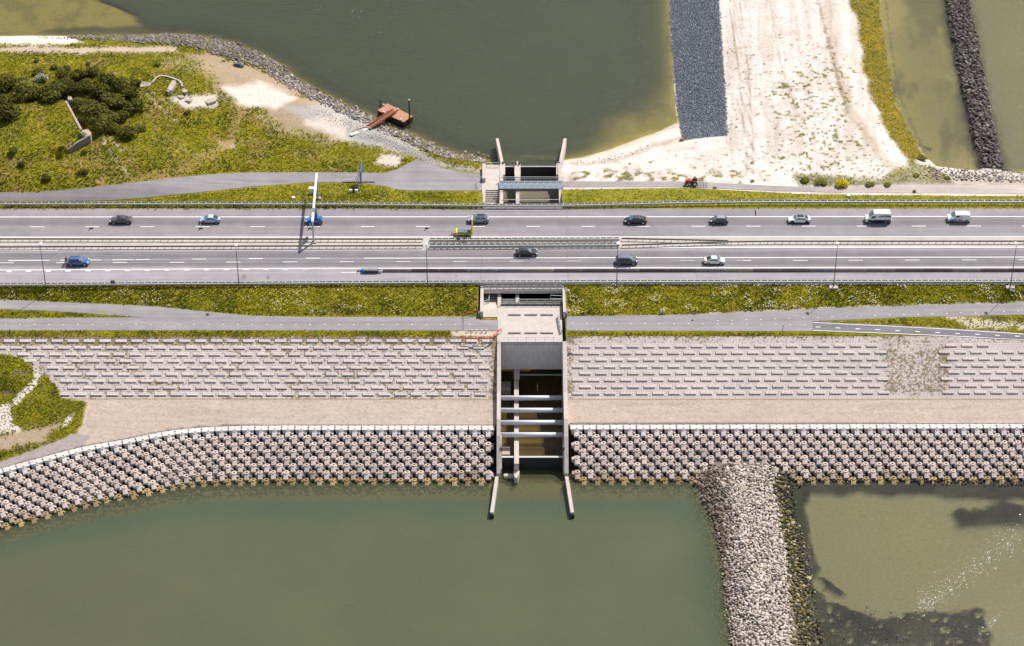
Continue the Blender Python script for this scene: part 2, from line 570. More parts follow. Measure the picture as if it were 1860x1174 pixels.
# foot of the road embankment = near edge of the service path on the lake side
FOOT_N = np.array([(-900, 366, -0.9), (230, 365, -0.9), (330, 353, -1.6), (400, 346, -2.3), (480, 336, -3.0), (560, 333, -3.2), (660, 333, -3.2), (700, 338, -3.2), (740, 346, -3.2), (876, 346, -3.2), (1024, 344, -3.2), (1250, 341, -3.2), (1330, 345, -3.0), (1480, 353, -2.5), (1860, 356, -2.3), (2700, 356, -2.3)])
_fx, _fy = W(FOOT_N[:, 0], FOOT_N[:, 1], FOOT_N[:, 2]); _fz = FOOT_N[:, 2]
# foot of the embankment on the sea side = far edge of the cycle path
CYC_TOP = [(-900, 538), (-60, 541), (0, 544), (100, 549), (200, 553), (280, 557), (370, 566), (460, 574), (560, 577), (870, 576), (1029, 576), (1250, 572), (1330, 569), (1420, 565), (1500, 560), (1640, 556), (1860, 550), (1930, 548), (2700, 535)]
_cx, _cy = W(*np.array(CYC_TOP, float).T, PATH)
CREST = [(-200, 905), (-60, 868), (0, 851.5), (87, 828), (145, 812.5), (246, 795), (300, 783), (350, 777.5), (420, 774), (500, 773), (903, 773), (1033, 772), (1860, 770), (2700, 770)]
CRW = pl(CREST, BERM)
_bx, _by = CRW[:, 0], CRW[:, 1]
GRO = pl([(1350, 850), (1356, 900), (1371, 960), (1386, 1030), (1400, 1110), (1410, 1180), (1446, 1400), (1476, 1600)], SEA + 1.5)
GRO2 = pl([(1738, -260), (1735, -60), (1742, 40), (1760, 120), (1775, 200), (1797, 290), (1800, 312)], LAKE + 0.8)
BUNK = pl([(-160, 188), (119, 183), (147, 236), (156, 244), (118, 270), (60, 284), (-160, 300)], 1.4)
_mp = np.array([(-300, 640), (0, 640), (35, 646), (60, 662), (85, 680), (105, 700), (112, 722), (157, 728), (152, 762), (140, 785), (90, 805), (0, 838), (-300, 920)], float)
_mx0, _my0 = W(_mp[:, 0], _mp[:, 1], np.interp(_mp[:, 1], [612, 725, 772], [-1.65, -6.5, -6.9]) + 0.35)
MOUND = np.stack([_mx0, _my0], 1)
POOL = pl([(1385, 862), (1930, 862), (2300, 1000), (2300, 1500), (1530, 1500), (1468, 1200), (1440, 1050), (1410, 930)], SEA)


def bump(x, y, px, py, z, rx, ry, h):
    cx, cy = W(px, py, z)
    return h * np.exp(-((x - cx) / rx) ** 2 - ((y - cy) / ry) ** 2)


def north(x, y):
    x = np.asarray(x, float); y = np.asarray(y, float)
    fy = np.interp(x, _fx, _fy); fz = np.interp(x, _fx, _fz)
    t = np.clip((y - (Y_RN + 0.9)) / (fy - Y_RN - 0.9), 0, 1)
    bank = -0.05 + (fz + 0.05) * t
    dl = sdist(x, y, LAND_L); dr = sdist(x, y, LAND_R)
    d = np.maximum(dl, dr)
    left = x < 4
    # inland level
    base = np.where(left, fz, np.minimum(fz, -3.2) - 0.0)
    un = (fbm(x, y, 0.08, 4) - 0.5)
    hill = bump(x, y, 60, 150, -1, 40, 13, 1.8) + bump(x, y, 190, 200, -1, 17, 11, 1.6) + bump(x, y, 335, 165, -2, 12, 9, 2.6) + bump(x, y, 230, 280, -2, 22, 9, 1.4) + bump(x, y, 20, 300, -2, 30, 8, 0.9)
    bk = sdist(x, y, list(map(tuple, BUNK)))
    bpx, bpy_ = P(x, y, 1.4 + 0 * x)
    bs_ = np.where(bpx > 98, 0.45, 4.0)
    hill = hill * (1 - 0.95 * sm(-5, 0.5, bk)) + np.clip(1.45 - base, 1, 6) * sm(-bs_, bs_ * .8, bk)
    un = un * (1 - .8 * sm(-4, 1, bk))
    far = sm(fy, fy + 5.0, y)                       # path stays level
    pathw = sm(fy + 5.5, fy + 10.0, y)
    land = base + np.where(left, (hill + un * 1.3) * pathw * sm(-4, -22, x - 0), (un * 0.7 - 0.6 * sm(20, 60, y)) * pathw)
    slope = np.where(left, 0.42, np.where((x > 20) & (x < 60) & (y > 45), 0.22, 0.30))
    shore = LAKE + np.clip(d, 0, None) * slope
    k = 0.8
    hz = np.minimum(land, shore) - 0.25 * np.exp(-np.abs(land - shore) / k)
    px, py = P(x, y, LAKE)
    # lake and lagoon beds
    sh_tl = poly_mask(px, py, [(-500, -90), (120, -50), (215, -5), (262, 30), (292, 56), (240, 68), (-500, 75)], 20, fbm(x, y, 0.07), 22)
    shr = sm(0.0, 1.0, np.clip(1 + d / 14.0, 0, 1)) * (x > 12) * (x < 60)
    bed = LAKE - np.clip(-d * 0.33, 0.05, 5.0)
    bed = np.maximum(bed, LAKE - 4.5 + 4.28 * sh_tl)
    kr = 0.33 - 0.28 * (x > 70) - 0.285 * sm(88, 60, y) * sm(9, 34, x + .35 * (y - 42)) * sm(62, 56, x)
    bed = np.maximum(bed, LAKE - np.clip(-d * kr, 0.02, 5))
    lag = (x > 70)
    bed = np.where(lag, LAKE - np.clip(0.08 - d * 0.04, 0.06, 0.45) - 0.22 * sm(0.45, 0.62, fbm(x, y, 0.07)), bed)
    g2 = dist_line(x, y, list(map(tuple, GRO2)))
    bed = np.where(lag & (x > np.interp(y, GRO2[::-1, 1], GRO2[::-1, 0])) & (y > GRO2[-1, 1]), np.maximum(LAKE - 1.3, LAKE + d * 0.25), bed)
    bed = np.maximum(bed, LAKE + 0.7 - 0.55 * np.clip(g2 - 1.6, 0, None))
    z = np.where(d > 0, np.maximum(np.maximum(hz, LAKE - 0.02), LAKE + 0.7 - 0.55 * np.clip(g2 - 1.6, 0, None)), bed)
    z = np.where(y < fy, np.where(np.abs(x - 4) < 300, bank, z), z)
    chan = (x > LW0 + 0.25) & (x < RW1 - 0.25) & (y < Y(300, LAKE) + 3)
    return np.where(chan, LAKE - 1.2, z)


def curve_off(x):
    return np.interp(x, _bx, _by)


def weed(ppx, ppy, x, y):
    nz = fbm(x, y, 0.22, 5); n2 = fbm(x + 40, y, 0.7, 4)
    wd_ = poly_mask(ppx, ppy, [(1390, 850), (1930, 850), (1930, 912), (1740, 902), (1560, 895), (1474, 896), (1461, 922), (1474, 985), (1488, 1030), (1478, 1050), (1462, 1130), (1480, 1260), (1455, 1260), (1440, 1100), (1420, 990), (1395, 920)], 11, nz, 9)
    wd_ = np.maximum(wd_, poly_mask(ppx, ppy, [(1475, 1060), (1500, 1095), (1590, 1118), (1640, 1115), (1700, 1108), (1780, 1112), (1795, 1160), (1785, 1260), (1490, 1260)], 14, nz, 20) * sm(0.28, 0.48, n2 + 0.08))
    wd_ = np.maximum(wd_, 0.9 * poly_mask(ppx, ppy, [(1730, 940), (1775, 918), (1850, 908), (1930, 912), (1930, 948), (1800, 955), (1745, 962)], 20, nz, 22))
    wd_ = np.maximum(wd_, 0.8 * poly_mask(ppx, ppy, [(1478, 1042), (1498, 1046), (1540, 1078), (1525, 1082), (1500, 1070)], 5, nz, 6))
    wd_ = np.maximum(wd_, 0.75 * poly_mask(ppx, ppy, [(1470, 1040), (1500, 1060), (1520, 1100), (1480, 1090)], 8, nz, 10) * sm(0.5, 0.6, n2))
    return wd_


def south(x, y):
    x = np.asarray(x, float); y = np.asarray(y, float)
    fy = np.interp(x, _cx, _cy)
    y612, y725 = Y(612, PATH), Y(725, -6.5)
    yc = curve_off(x)
    sl_ = np.gradient(yc, x) if np.ndim(x) == 1 and len(np.unique(x)) == len(x) and len(x) > 2 else 0
    t = yc - y
    # perpendicular distance grows slower than t where the crest line is oblique
    ang = np.interp(x, [-120, -75, -55, -45], [0.955, 0.955, 0.985, 1.0])
    t = t * ang
    z = np.where(y > fy, -0.05 + (PATH + 0.05) * np.clip((Y_RS - 0.7 - y) / (Y_RS - 0.7 - fy), 0, 1), PATH)
    z = np.where(y < y612, PATH + (-6.5 - PATH) * np.clip((y612 - y) / (y612 - y725), 0, 1), z)
    z = np.where(y < y725, -6.5 + (BERM + 6.5) * np.clip((y725 - y) / np.maximum(y725 - yc, 3), 0, 1), z)
    z = np.where(t > 0, BERM - 1.0 - t / 1.7, z)
    toe = (BERM - 1.0 - t / 1.7) < SEA - 0.25
    tt = np.clip(t - (SEA * -1 - 0.75 + BERM - 0.0) * 1.7, 0, None)
    bed = SEA - 0.25 - np.where(tt < 5.5, 0.16 * tt, 0.88 + (tt - 5.5) * 0.55)
    bed = np.maximum(bed, SEA - 6)
    pd = sdist(x, y, list(map(tuple, POOL)))
    px, py = P(x, y, SEA)
    pool = (SEA - 0.5 - 0.45 * fbm(x, y, 0.05, 4)) * (1 - sm(.0, .7, weed(px, py, x, y))) + (SEA - .08 - .20 * sm(.35, .75, fbm(x - 20, y, .25))) * sm(.0, .7, weed(px, py, x, y))
    bed = np.where(pd > 0, np.maximum(bed, pool), bed)
    z = np.where(toe, bed, z)
    g = dist_line(x, y, list(map(tuple, GRO)))
    hw = 5.0 + 1.5 * (fbm(x, y, 0.05) - 0.5) + 5.5 * sm(GRO[2, 1], GRO[0, 1], y)
    gz = SEA + 2.1 - 0.50 * np.clip(g - hw * 0.55, 0, None)
    z = np.where((y < yc - 5.5), np.maximum(z, gz), z)
    m = sdist(x, y, list(map(tuple, MOUND)))
    z = z + 1.1 * sm(0, 7, m) * (0.7 + 0.6 * fbm(x, y, 0.12)) + 0.25 * sm(-0.3, 0.3, m)
    chan = (x > LW0 + 0.25) & (x < RW1 - 0.25) & (y > Y(868, SEA) - 1.0) & (y < Y(576, PATH))
    chan2 = (x > -6.6) & (x < RW1 - 0.25) & (y >= Y(576, PATH)) & (y < Y_RS + 3)
    return np.where(chan | chan2, SEA - 0.75, z)


def hgt(x, y):
    x = np.asarray(x, float); y = np.asarray(y, float)
    r = np.where(y >= Y_RN, 0.0, -0.03)
    out = np.zeros(np.broadcast(x, y).shape) - 0.03
    x, y = np.broadcast_arrays(x, y)
    n = y > Y_RN; s = y < Y_RS
    if n.any():
        out[n] = north(x[n], y[n])
    if s.any():
        out[s] = south(x[s], y[s])
    return out


def G(px, py, z0=-3.0):
    """ground point under pixel(s)"""
    px = np.atleast_1d(np.asarray(px, float)); py = np.atleast_1d(np.asarray(py, float))
    z = np.full(px.shape, z0)
    for _ in range(9):
        x, y = W(px, py, z)
        z = 0.5 * z + 0.5 * hgt(x, y)
    x, y = W(px, py, z)
    return x, y, hgt(x, y)


def g1(px, py, z0=-3.0):
    x, y, z = G([px], [py], z0)
    return float(x[0]), float(y[0]), float(z[0])


def poly_mask(px, py, pts, soft=3.0, nz=None, amp=6.0):
    d = sdist(px, py, pts)
    if nz is not None:
        d = d + (nz - 0.5) * 2 * amp
    return sm(-soft, soft, d)


def line_mask(px, py, pts, w, soft=2.0, nz=None, amp=3.0):
    d = dist_line(px, py, pts)
    if nz is not None:
        d = d + (nz - 0.5) * 2 * amp
    return 1 - sm(w - soft, w + soft, d)


GRASS1 = np.array((0.172, 0.160, 0.014)); GRASS2 = np.array((0.235, 0.208, 0.020)); DRY = np.array((0.27, 0.195, 0.065))
SOIL = np.array((0.38, 0.29, 0.20)); TRK = np.array((0.46, 0.39, 0.335)); SANDC = np.array((0.675, 0.608, 0.56)); PALE = np.array((0.64, 0.56, 0.49)); GREYG = np.array((0.38, 0.355, 0.335))
PINKT = np.array((0.47, 0.37, 0.30)); WETSAND = np.array((0.50, 0.385, 0.24)); BEDSAND = np.array((0.52, 0.41, 0.17)); WEED = np.array((0.024, 0.022, 0.032))


def blend(c, m, col):
    return c * (1 - m[:, None]) + np.asarray(col) * m[:, None]


def grid(x0, x1, y0, y1, s):
    xs = np.arange(x0, x1 + s * 0.5, s); ys = np.arange(y0, y1 + s * 0.5, s)
    gx, gy = np.meshgrid(xs, ys)
    nx, ny = len(xs), len(ys)
    i = np.arange(nx * ny).reshape(ny, nx)
    f = np.stack([i[:-1, :-1], i[:-1, 1:], i[1:, 1:], i[1:, :-1]], -1).reshape(-1, 4)
    return gx.ravel(), gy.ravel(), f


def emit(name, x, y, z, f, sel, col, grass, kind='structure', mat=None):
    """one ground object made of the selected faces of a big grid"""
    ff = f[sel]
    u, inv = np.unique(ff.ravel(), return_inverse=True)
    return np_mesh(name, np.stack([x[u], y[u], z[u]], 1), inv.reshape(-1, 4), mat or M_GROUND, kind, {'Col': col[u], 'grass': grass[u]}, smooth=True)


# --- lake side -----------------------------------------------------------
x, y, f = grid(-150, 150, Y_RN, 150, 0.45)
z = north(x, y)
px, py = P(x, y, z)
nz = fbm(x, y, 0.22, 5); n2 = fbm(x + 40, y, 0.7, 4)
n3 = fbm(x - 90, y + 31, 0.09, 4)
dl = sdist(x, y, LAND_L); dr = sdist(x, y, LAND_R)
left = x < 4
# land on the left: meadow with bare patches
cl = GRASS1[None] * (1 - n3[:, None]) + GRASS2[None] * n3[:, None]
cl = blend(cl, sm(0.52, 0.72, nz), DRY)
gl = np.ones_like(x)
for pts, soft, col, am in (
        ([(300, 105), (430, 96), (520, 140), (600, 180), (640, 235), (600, 260), (520, 240), (470, 205), (400, 170), (380, 130)], 26, SOIL * 0.9, 22),
        ([(405, 160), (470, 150), (540, 178), (500, 195), (440, 195)], 6, PALE, 7),
        ([(300, 178), (392, 172), (396, 196), (340, 196)], 5, PALE, 5),
        ([(520, 195), (600, 190), (690, 225), (790, 290), (880, 312), (876, 318), (800, 302), (750, 285), (640, 262), (590, 235)], 8, GREYG, 7),
        ([(640, 250), (700, 262), (745, 284), (800, 300), (780, 282), (690, 245)], 5, GREYG * 0.72, 4),
        ([(-60, 83), (160, 84), (320, 84), (330, 97), (160, 97), (-60, 96)], 5, PINKT, 5),
        ([(-60, 62), (120, 64), (165, 80), (120, 84), (-60, 84)], 5, SANDC * .86, 6),
        ([(620, 205), (640, 262), (600, 245), (560, 225)], 8, PALE * 0.9, 14),
        ([(690, 276), (740, 284), (720, 300), (680, 296)], 6, PALE * 0.9, 12),
        ([(400, 258), (425, 256), (430, 270), (405, 272)], 4, PINKT, 4)):
    m = poly_mask(px, py, pts, soft, nz, am)
    cl = blend(cl, m, col); gl = gl * (1 - 0.93 * m)
for pts, w, col in (([(186, 250), (205, 285), (232, 315)], 2.0, PINKT), ([(200, 250), (222, 275)], 1.8, PINKT), ([(266, 170), (300, 205), (320, 220)], 2.0, PINKT), ([(276, 165), (310, 195)], 1.8, PINKT), ([(440, 200), (415, 260), (330, 310), (230, 330)], 9, DRY * 1.05)):
    m = line_mask(px, py, pts, w, max(1.5, w * 0.6), n2, 2.5) * 0.8
    cl = blend(cl, m, col); gl = gl * (1 - 0.6 * m)
# sand on the right
cr = np.tile(SANDC, (len(x), 1))
gr = np.zeros_like(x)
cr = blend(cr, sm(0.40, 0.72, nz) * 0.55, SANDC * np.array((0.84, 0.80, 0.76)))
strk = fbm(px * 0.10, py * 0.012, 1.0, 4)
cr = blend(cr, sm(0.46, 0.72, strk) * 0.5 * (px > 1320) * (py < 290), TRK)
str2 = fbm(px * 0.35, py * 0.02 + 7, 1.0, 4)
cr = blend(cr, sm(0.55, 0.75, str2) * 0.4 * (px > 1320) * (py < 300), TRK * .85)
cr = blend(cr, sm(0.60, 0.78, fbm(px * .05, py * .16, 1.0, 4)) * 0.45 * (py < 330), TRK)
cr = blend(cr, line_mask(px, py, [(1500, -30), (1508, 60), (1520, 130), (1550, 210), (1600, 285), (1640, 320)], 7, 6, nz, 11) * 0.55, SOIL)
cr = blend(cr, line_mask(px, py, [(1484, -30), (1490, 20), (1502, 70), (1516, 120), (1528, 165), (1540, 205)], 3.0, 2, n2, 6) * 0.8, SOIL * 0.72)
for off in (-9, -3, 3, 9):
    tr = [(1333 + off, -60), (1336 + off, 20), (1346 + off, 90), (1353 + off * 0.9, 150), (1356 + off * 0.8, 210), (1362 + off * 0.7, 270), (1362 + off * 0.7, 318)]
    cr = blend(cr, line_mask(px, py, tr, 0.9, 1.3, n2, 1.2) * (0.85 if abs(off) > 5 else 0.4), SOIL * 0.72)
for off in (-40, 62, 128):
    cr = blend(cr, line_mask(px, py, [(1333 + off * 0.9, -60), (1352 + off, 100), (1365 + off * 1.3, 200), (1385 + off * 1.6, 260)], 1.4, 1.6, n2, 3) * 0.5, SOIL * .9)
for rr in (14, 19, 24):
    cr = blend(cr, sm(1.6, 0.3, np.abs(np.hypot(px - 1366, (py - 320) * 1.7) - rr)) * 0.6 * (py < 324), SOIL * 0.85)
for rr in (36, 48):
    cr = blend(cr, sm(1.6, 0.3, np.abs(np.hypot((px - 1232), (py - 291) * 2.2) - rr)) * 0.35 * (px > 1215), SOIL)
n4 = fbm(x, y + 70, 1.3, 4)
gp = sm(0.66, 0.76, n4 + 0.11 * poly_mask(px, py, [(1360, 120), (1540, 100), (1560, 250), (1640, 320), (1380, 325), (1420, 230)], 30, nz, 10) - 0.05)
gp = gp * poly_mask(px, py, [(1225, 60), (1500, 60), (1640, 240), (1700, 330), (1040, 334), (1100, 290), (1250, 268)], 10, nz, 20)
gp = np.maximum(gp, sm(0.52, 0.66, n2) * poly_mask(px, py, [(1040, 308), (1330, 312), (1400, 328), (1340, 338), (1040, 332)], 6, nz, 8))
gp = np.maximum(gp, poly_mask(px, py, [(1440, 316), (1520, 316), (1600, 326), (1660, 290), (1700, 300), (1740, 338), (1560, 345), (1450, 341)], 6, nz, 9) * 0.9)
cr = blend(cr, gp * 0.8, GRASS1 * 0.75); gr = np.maximum(gr, gp)
fr_ = poly_mask(px, py, [(1530, -60), (1600, -60), (1608, 60), (1620, 130), (1630, 180), (1652, 230), (1684, 290), (1655, 300), (1610, 240), (1585, 180), (1566, 110), (1558, 50)], 6, nz, 9)
cr = blend(cr, fr_, np.array((0.20, 0.155, 0.02))); gr = np.maximum(gr, fr_)
wet = sm(2.6, 0.0, dr) * (y < 66) * (x < 45)
cr = blend(cr, wet * 0.7, WETSAND)
REV = [(1213, -160), (1216, 0), (1220, 80), (1226, 150), (1230, 200), (1241, 256), (1280, 250), (1321, 247), (1318, 180), (1313, 110), (1305, 0), (1299, -160)]
rv = poly_mask(px, py, REV, 1.5)
cr = blend(cr, rv, np.array((0.13, 0.14, 0.165)))
cr = blend(cr, line_mask(px, py, [(1040, 300), (1120, 292), (1190, 265), (1240, 250)], 4, 3, n2, 5) * 0.5, SOIL * 0.8)
tk = poly_mask(px, py, [(1330, 345), (1480, 350), (1930, 352), (1930, 338), (1700, 332), (1480, 338), (1340, 338)], 3, nz, 5)
cr = blend(cr, tk * 0.9, np.array((0.40, 0.34, 0.30))); gr = gr * (1 - 0.8 * tk)
sc = poly_mask(px, py, [(1690, 312), (1930, 322), (1930, 345), (1690, 334)], 4, nz, 6)
cr = blend(cr, sc * 0.6, SOIL * 0.6)
col = np.where(left[:, None], cl, cr); gs = np.where(left, gl, gr)
# embankment next to the road is meadow on both sides
fy = np.interp(x, _fx, _fy)
em = sm(0.3, -0.3, y - fy) * (np.abs(x - 4.05) > 7)
col = col * (1 - em[:, None]) + (GRASS1[None] * (1 - n3[:, None]) + GRASS2[None] * n3[:, None]) * 1.02 * em[:, None]
gs = np.maximum(gs * (1 - em), em)
# beds
d = np.maximum(dl, dr)
under = sm(0.15, -0.25, d)
bedc = np.tile(BEDSAND, (len(x), 1))
bedc = blend(bedc, (sm(0.44, 0.62, fbm(px * 0.018, py * 0.012, 1.0, 4)) * 0.75 * (px > 1600) * (px < 1760) + 0.35 * sm(0.5, 0.7, nz) * (px < 1600)), np.array((0.14, 0.12, 0.04)))
bedc = blend(bedc, line_mask(px, py, [(1735, -160), (1742, 40), (1760, 120), (1775, 200), (1797, 290), (1805, 312)], 30, 10, nz, 8), (0.05, 0.045, 0.04))
bedc = blend(bedc, line_mask(px, py, [(1606, -30), (1615, 60), (1625, 130), (1640, 190), (1665, 245), (1680, 275)], 1.6, 1.5, n2, 2.5) * 0.6, (0.12, 0.10, 0.04))
bedc = blend(bedc, poly_mask(px, py, [(1640, 255), (1650, 258), (1694, 270), (1690, 276), (1672, 265)], 2.0), WEED * 2)
col = col * (1 - under[:, None]) + bedc * under[:, None]
gs = gs * (1 - under)
fcx = x[f].mean(1); fcy = y[f].mean(1); fz_ = z[f]
steep = (fz_.max(1) - fz_.min(1)) > 0.85
chan = (fcx > LW0) & (fcx < RW1) & (fcy < Y(300, LAKE) + 3)
fd = np.minimum(d[f].max(1), 9)
ok = ~(steep & (fcx > LW0 - 0.8) & (fcx < RW1 + 0.8))
plat = (fcx > -6.3) & (fcx < LW1) & (fcy < Y(301, -3.2))       # cut for the concrete platform and its steps
ok &= ~plat
isbed = fd < 0
ffy = fy[f].mean(1)
emb = (fcy < ffy) & ~chan
emit('lake_bed', x, y, z, f, ok & isbed & ~chan, col, gs)
emit('grass_bank', x, y, z, f, ok & ~isbed & ~emb & ~chan & (fcx < 4), col, gs)
emit('sand_beach', x, y, z, f, ok & ~isbed & ~emb & ~chan & (fcx >= 4), col, gs)
emit('road_embankment', x, y, z, f, ok & emb & (fcx < 4), col, gs)
emit('road_embankment', x, y, z, f, ok & emb & (fcx >= 4), col, gs)
emit('channel_bed', x, y, z, f, ok & chan, np.tile((0.30, 0.25, 0.17), (len(x), 1)), gs * 0)

NG = (x.copy(), y.copy(), z.copy(), gs.copy(), (d > 0) & ~((x > LW0 - 4.5) & (x < RW1 + .6) & (y < Y(296, LAKE))))

# --- sea side ------------------------------------------------------------
x, y, f = grid(-150, 150, -175, Y_RS + 0.0, 0.5)
z = south(x, y)
px, py = P(x, y, z)
nz = fbm(x, y, 0.22, 5); n2 = fbm(x + 40, y, 0.7, 4); n3 = fbm(x - 90, y + 31, 0.09, 4)
y612, y725 = Y(612, PATH), Y(725, -6.5)
yc = curve_off(x)
md = sdist(x, y, list(map(tuple, MOUND)))
col = (GRASS1[None] * (1 - n3[:, None]) + GRASS2[None] * n3[:, None])
col = blend(col, sm(0.56, 0.74, nz) * 0.6, DRY)
gs = np.ones_like(x)
m = poly_mask(px, py, [(820, 601), (905, 601), (905, 614), (820, 613)], 3, n2, 3) * 0.8 + poly_mask(px, py, [(1700, 572), (1760, 595), (1930, 600), (1930, 590)], 4, n2, 5) * 0.7
m = np.clip(m + line_mask(px, py, [(1250, 572), (1500, 559), (1860, 549)], 1.2, 1.5, n2, 1.5) * 0.8, 0, 1)
col = blend(col, m, PALE * 0.9); gs = gs * (1 - m)
# berm road
isberm = (y < y725) & (y > yc) & (md < 0)
bc = np.tile((0.45, 0.36, 0.302), (len(x), 1)) * (0.94 + 0.12 * nz[:, None])
bc = blend(bc, sm(.56, .72, fbm(x * .12, y * 1.1, 1.0, 4)) * .35, (0.33, 0.275, 0.24))
bc = blend(bc, sm(.6, .75, fbm(x * .03, y * 2.5 + 5, 1.0, 3)) * .25, (0.30, 0.25, 0.22))
bc = blend(bc, sm(.62, .74, fbm(x, y, .35, 5)) * .3, (0.55, 0.46, 0.39))
bc = blend(bc, poly_mask(px, py, [(-60, 855), (0, 838), (90, 806), (140, 788), (160, 792), (150, 812), (0, 852), (-60, 868)], 4, nz, 6) * 0.8, (0.30, 0.265, 0.27))
# mound
mc = GRASS1[None] * (1 - n3[:, None]) * 0.85 + GRASS2[None] * n3[:, None] * 0.9
mg = np.ones_like(x)
for pts, soft, c, am in (([(0, 790), (60, 775), (110, 770), (80, 800), (30, 815), (-40, 820)], 8, SOIL, 8), ([(-40, 742), (18, 730), (22, 770), (36, 782), (0, 790), (-40, 800)], 4, PALE, 8), ([(60, 662), (78, 680), (70, 695), (52, 715), (30, 735), (22, 728), (50, 700), (62, 690)], 2.5, PALE, 4), ([(116, 762), (130, 752), (128, 768), (118, 774)], 3, PALE, 4), ([(22, 672), (52, 672), (50, 682), (26, 682)], 3, SOIL * 0.35, 4), ([(2, 706), (30, 710), (32, 718), (4, 716)], 3, SOIL * 0.35, 4)):
    mm = poly_mask(px, py, pts, soft, n2, am); mc = blend(mc, mm, c); mg = mg * (1 - 0.9 * mm)
mm = sm(-0.2, 0.5, md + (n2 - 0.5) * 1.2)
col = np.where(isberm[:, None], bc, col); gs = np.where(isberm, 0, gs)
col = col * (1 - mm[:, None]) + mc * mm[:, None]; gs = gs * (1 - mm) + mg * mm
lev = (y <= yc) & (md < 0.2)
col = np.where(lev[:, None], np.array((0.025, 0.022, 0.02)), col); gs = np.where(lev, 0.0, gs)  # near-black colour paints extra shade into the gaps between blocks
sea = z < SEA + 0.02
sc = np.tile((0.36, 0.30, 0.16), (len(x), 1))
pd = sdist(x, y, list(map(tuple, POOL)))
pc = np.tile((0.46, 0.40, 0.26), (len(x), 1))
ppx, ppy = P(x, y, SEA)
wd_ = weed(ppx, ppy, x, y)
pc = blend(pc, sm(.03, .55, wd_), WEED)
scol = np.where((pd > 0)[:, None], pc, sc)
chs = (x > -6.6) & (x < RW1) & (y > Y(868, SEA) - 1.0)
col = np.where(sea[:, None], scol, col); gs = np.where(sea, 0, gs)
gro = dist_line(x, y, list(map(tuple, GRO)))
gsel = (gro < 11) & (y < yc - 6) & (z > SEA - 0.3)
grx = np.interp(y, GRO[::-1, 1], GRO[::-1, 0])
col = np.where(gsel[:, None], np.where((x > grx + 4.5)[:, None], np.array((0.040, 0.038, 0.030)), np.array((0.20, 0.165, 0.14))), col)
fcx = x[f].mean(1); fcy = y[f].mean(1); fz_ = z[f]; fm = md[f].mean(1); fyc = yc[f].mean(1)
steep = (fz_.max(1) - fz_.min(1)) > 0.95
ch = ((fcx > LW0) & (fcx < RW1) & (fcy > Y(868, SEA) - 1.0)) | ((fcx > -6.9) & (fcx < RW1) & (fcy > Y(576, PATH)))
ok = ~(steep & (fcx > -7.6) & (fcx < RW1 + 0.9)) & ~((fcx > -6.6) & (fcx < LW0 + 0.4) & (fcy > Y(576, PATH) - 0.3))
slope_q = (fcy < y612) & (fcy > y725) & (fm < 0)
berm = (fcy <= y725) & (fcy > fyc) & (fm < 0)
lv = (fcy <= fyc) & (fm < 0)
seaf = lv & (fz_.max(1) < SEA + 0.05)
ok &= ~slope_q
rim = dist_line(fcx, fcy, [(-300, y725), (300, y725)]) < 0
emit('road_verge', x, y, z, f, ok & ~ch & (fcy >= y612) & (fcx < 4), col, gs)
emit('road_verge', x, y, z, f, ok & ~ch & (fcy >= y612) & (fcx >= 4), col, gs)
emit('berm_road', x, y, z, f, ok & ~ch & berm, col, gs)
emit('grass_mound', x, y, z, f, ok & (fm >= 0), col, gs)
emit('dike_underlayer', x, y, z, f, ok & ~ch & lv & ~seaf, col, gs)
emit('sea_bed', x, y, z, f, ok & ~ch & seaf, col, gs)
fl = np.tile((0.34, 0.215, 0.045), (len(x), 1))
fl = fl * (1 - 0.5 * sm(0.35, 0.7, nz)[:, None])
emit('channel_floor', x, y, z, f, ok & ch & (fz_.max(1) < SEA), fl, gs * 0)
SG = (x.copy(), y.copy(), z.copy(), gs.copy(), ((y > y612) | (md > 0.3)) & ~((x > -7.4) & (x < RW1 + .6)))
# far ground, out to the horizon
mb = MB()
for (a, b, c, d_) in ((-4000, -149.9, -4000, 4000), (149.9, 4000, -4000, 4000), (-149.9, 149.9, 149.9, 4000), (-149.9, 149.9, -4000, -174.9)):
    mb.quad((a, c, -19), (b, c, -19), (b, d_, -19), (a, d_, -19))
obj('outer_sea_bed', mb, plain('deep_mud', (0.12, 0.11, 0.06)), kind='structure')

# ---------------------------------------------------------------- water
def water(name, x0, x1, y0, y1, s, level, mat, colour, big):
    x, y, f = grid(x0, x1, y0, y1, s)
    bed = hgt(x, y)
    dep = np.clip(level - bed, 0.0, 8.0)
    keep = (dep[f].max(1) > 0.0)
    k = f[keep]
    u, inv = np.unique(k.ravel(), return_inverse=True)
    c = colour(x[u], y[u])
    v = np.stack([x[u], y[u], np.full(len(u), level)], 1)
    o = np_mesh(name, v, inv.reshape(-1, 4), mat, 'structure', {'depth': dep[u], 'Col': c}, smooth=True)
    bx = []
    for (a, b, c_, d_) in big:
        bx.append(((a, c_), (b, c_), (b, d_), (a, d_)))
    vv = np.array([(p[0], p[1], level) for q in bx for p in q]); ff = np.arange(len(vv)).reshape(-1, 4)
    cc = colour(np.clip(vv[:, 0], x0, x1), np.clip(vv[:, 1], y0, y1))
    np_mesh('open_' + name, vv, ff, mat, 'structure', {'depth': np.full(len(vv), 8.0), 'Col': cc})
    return o


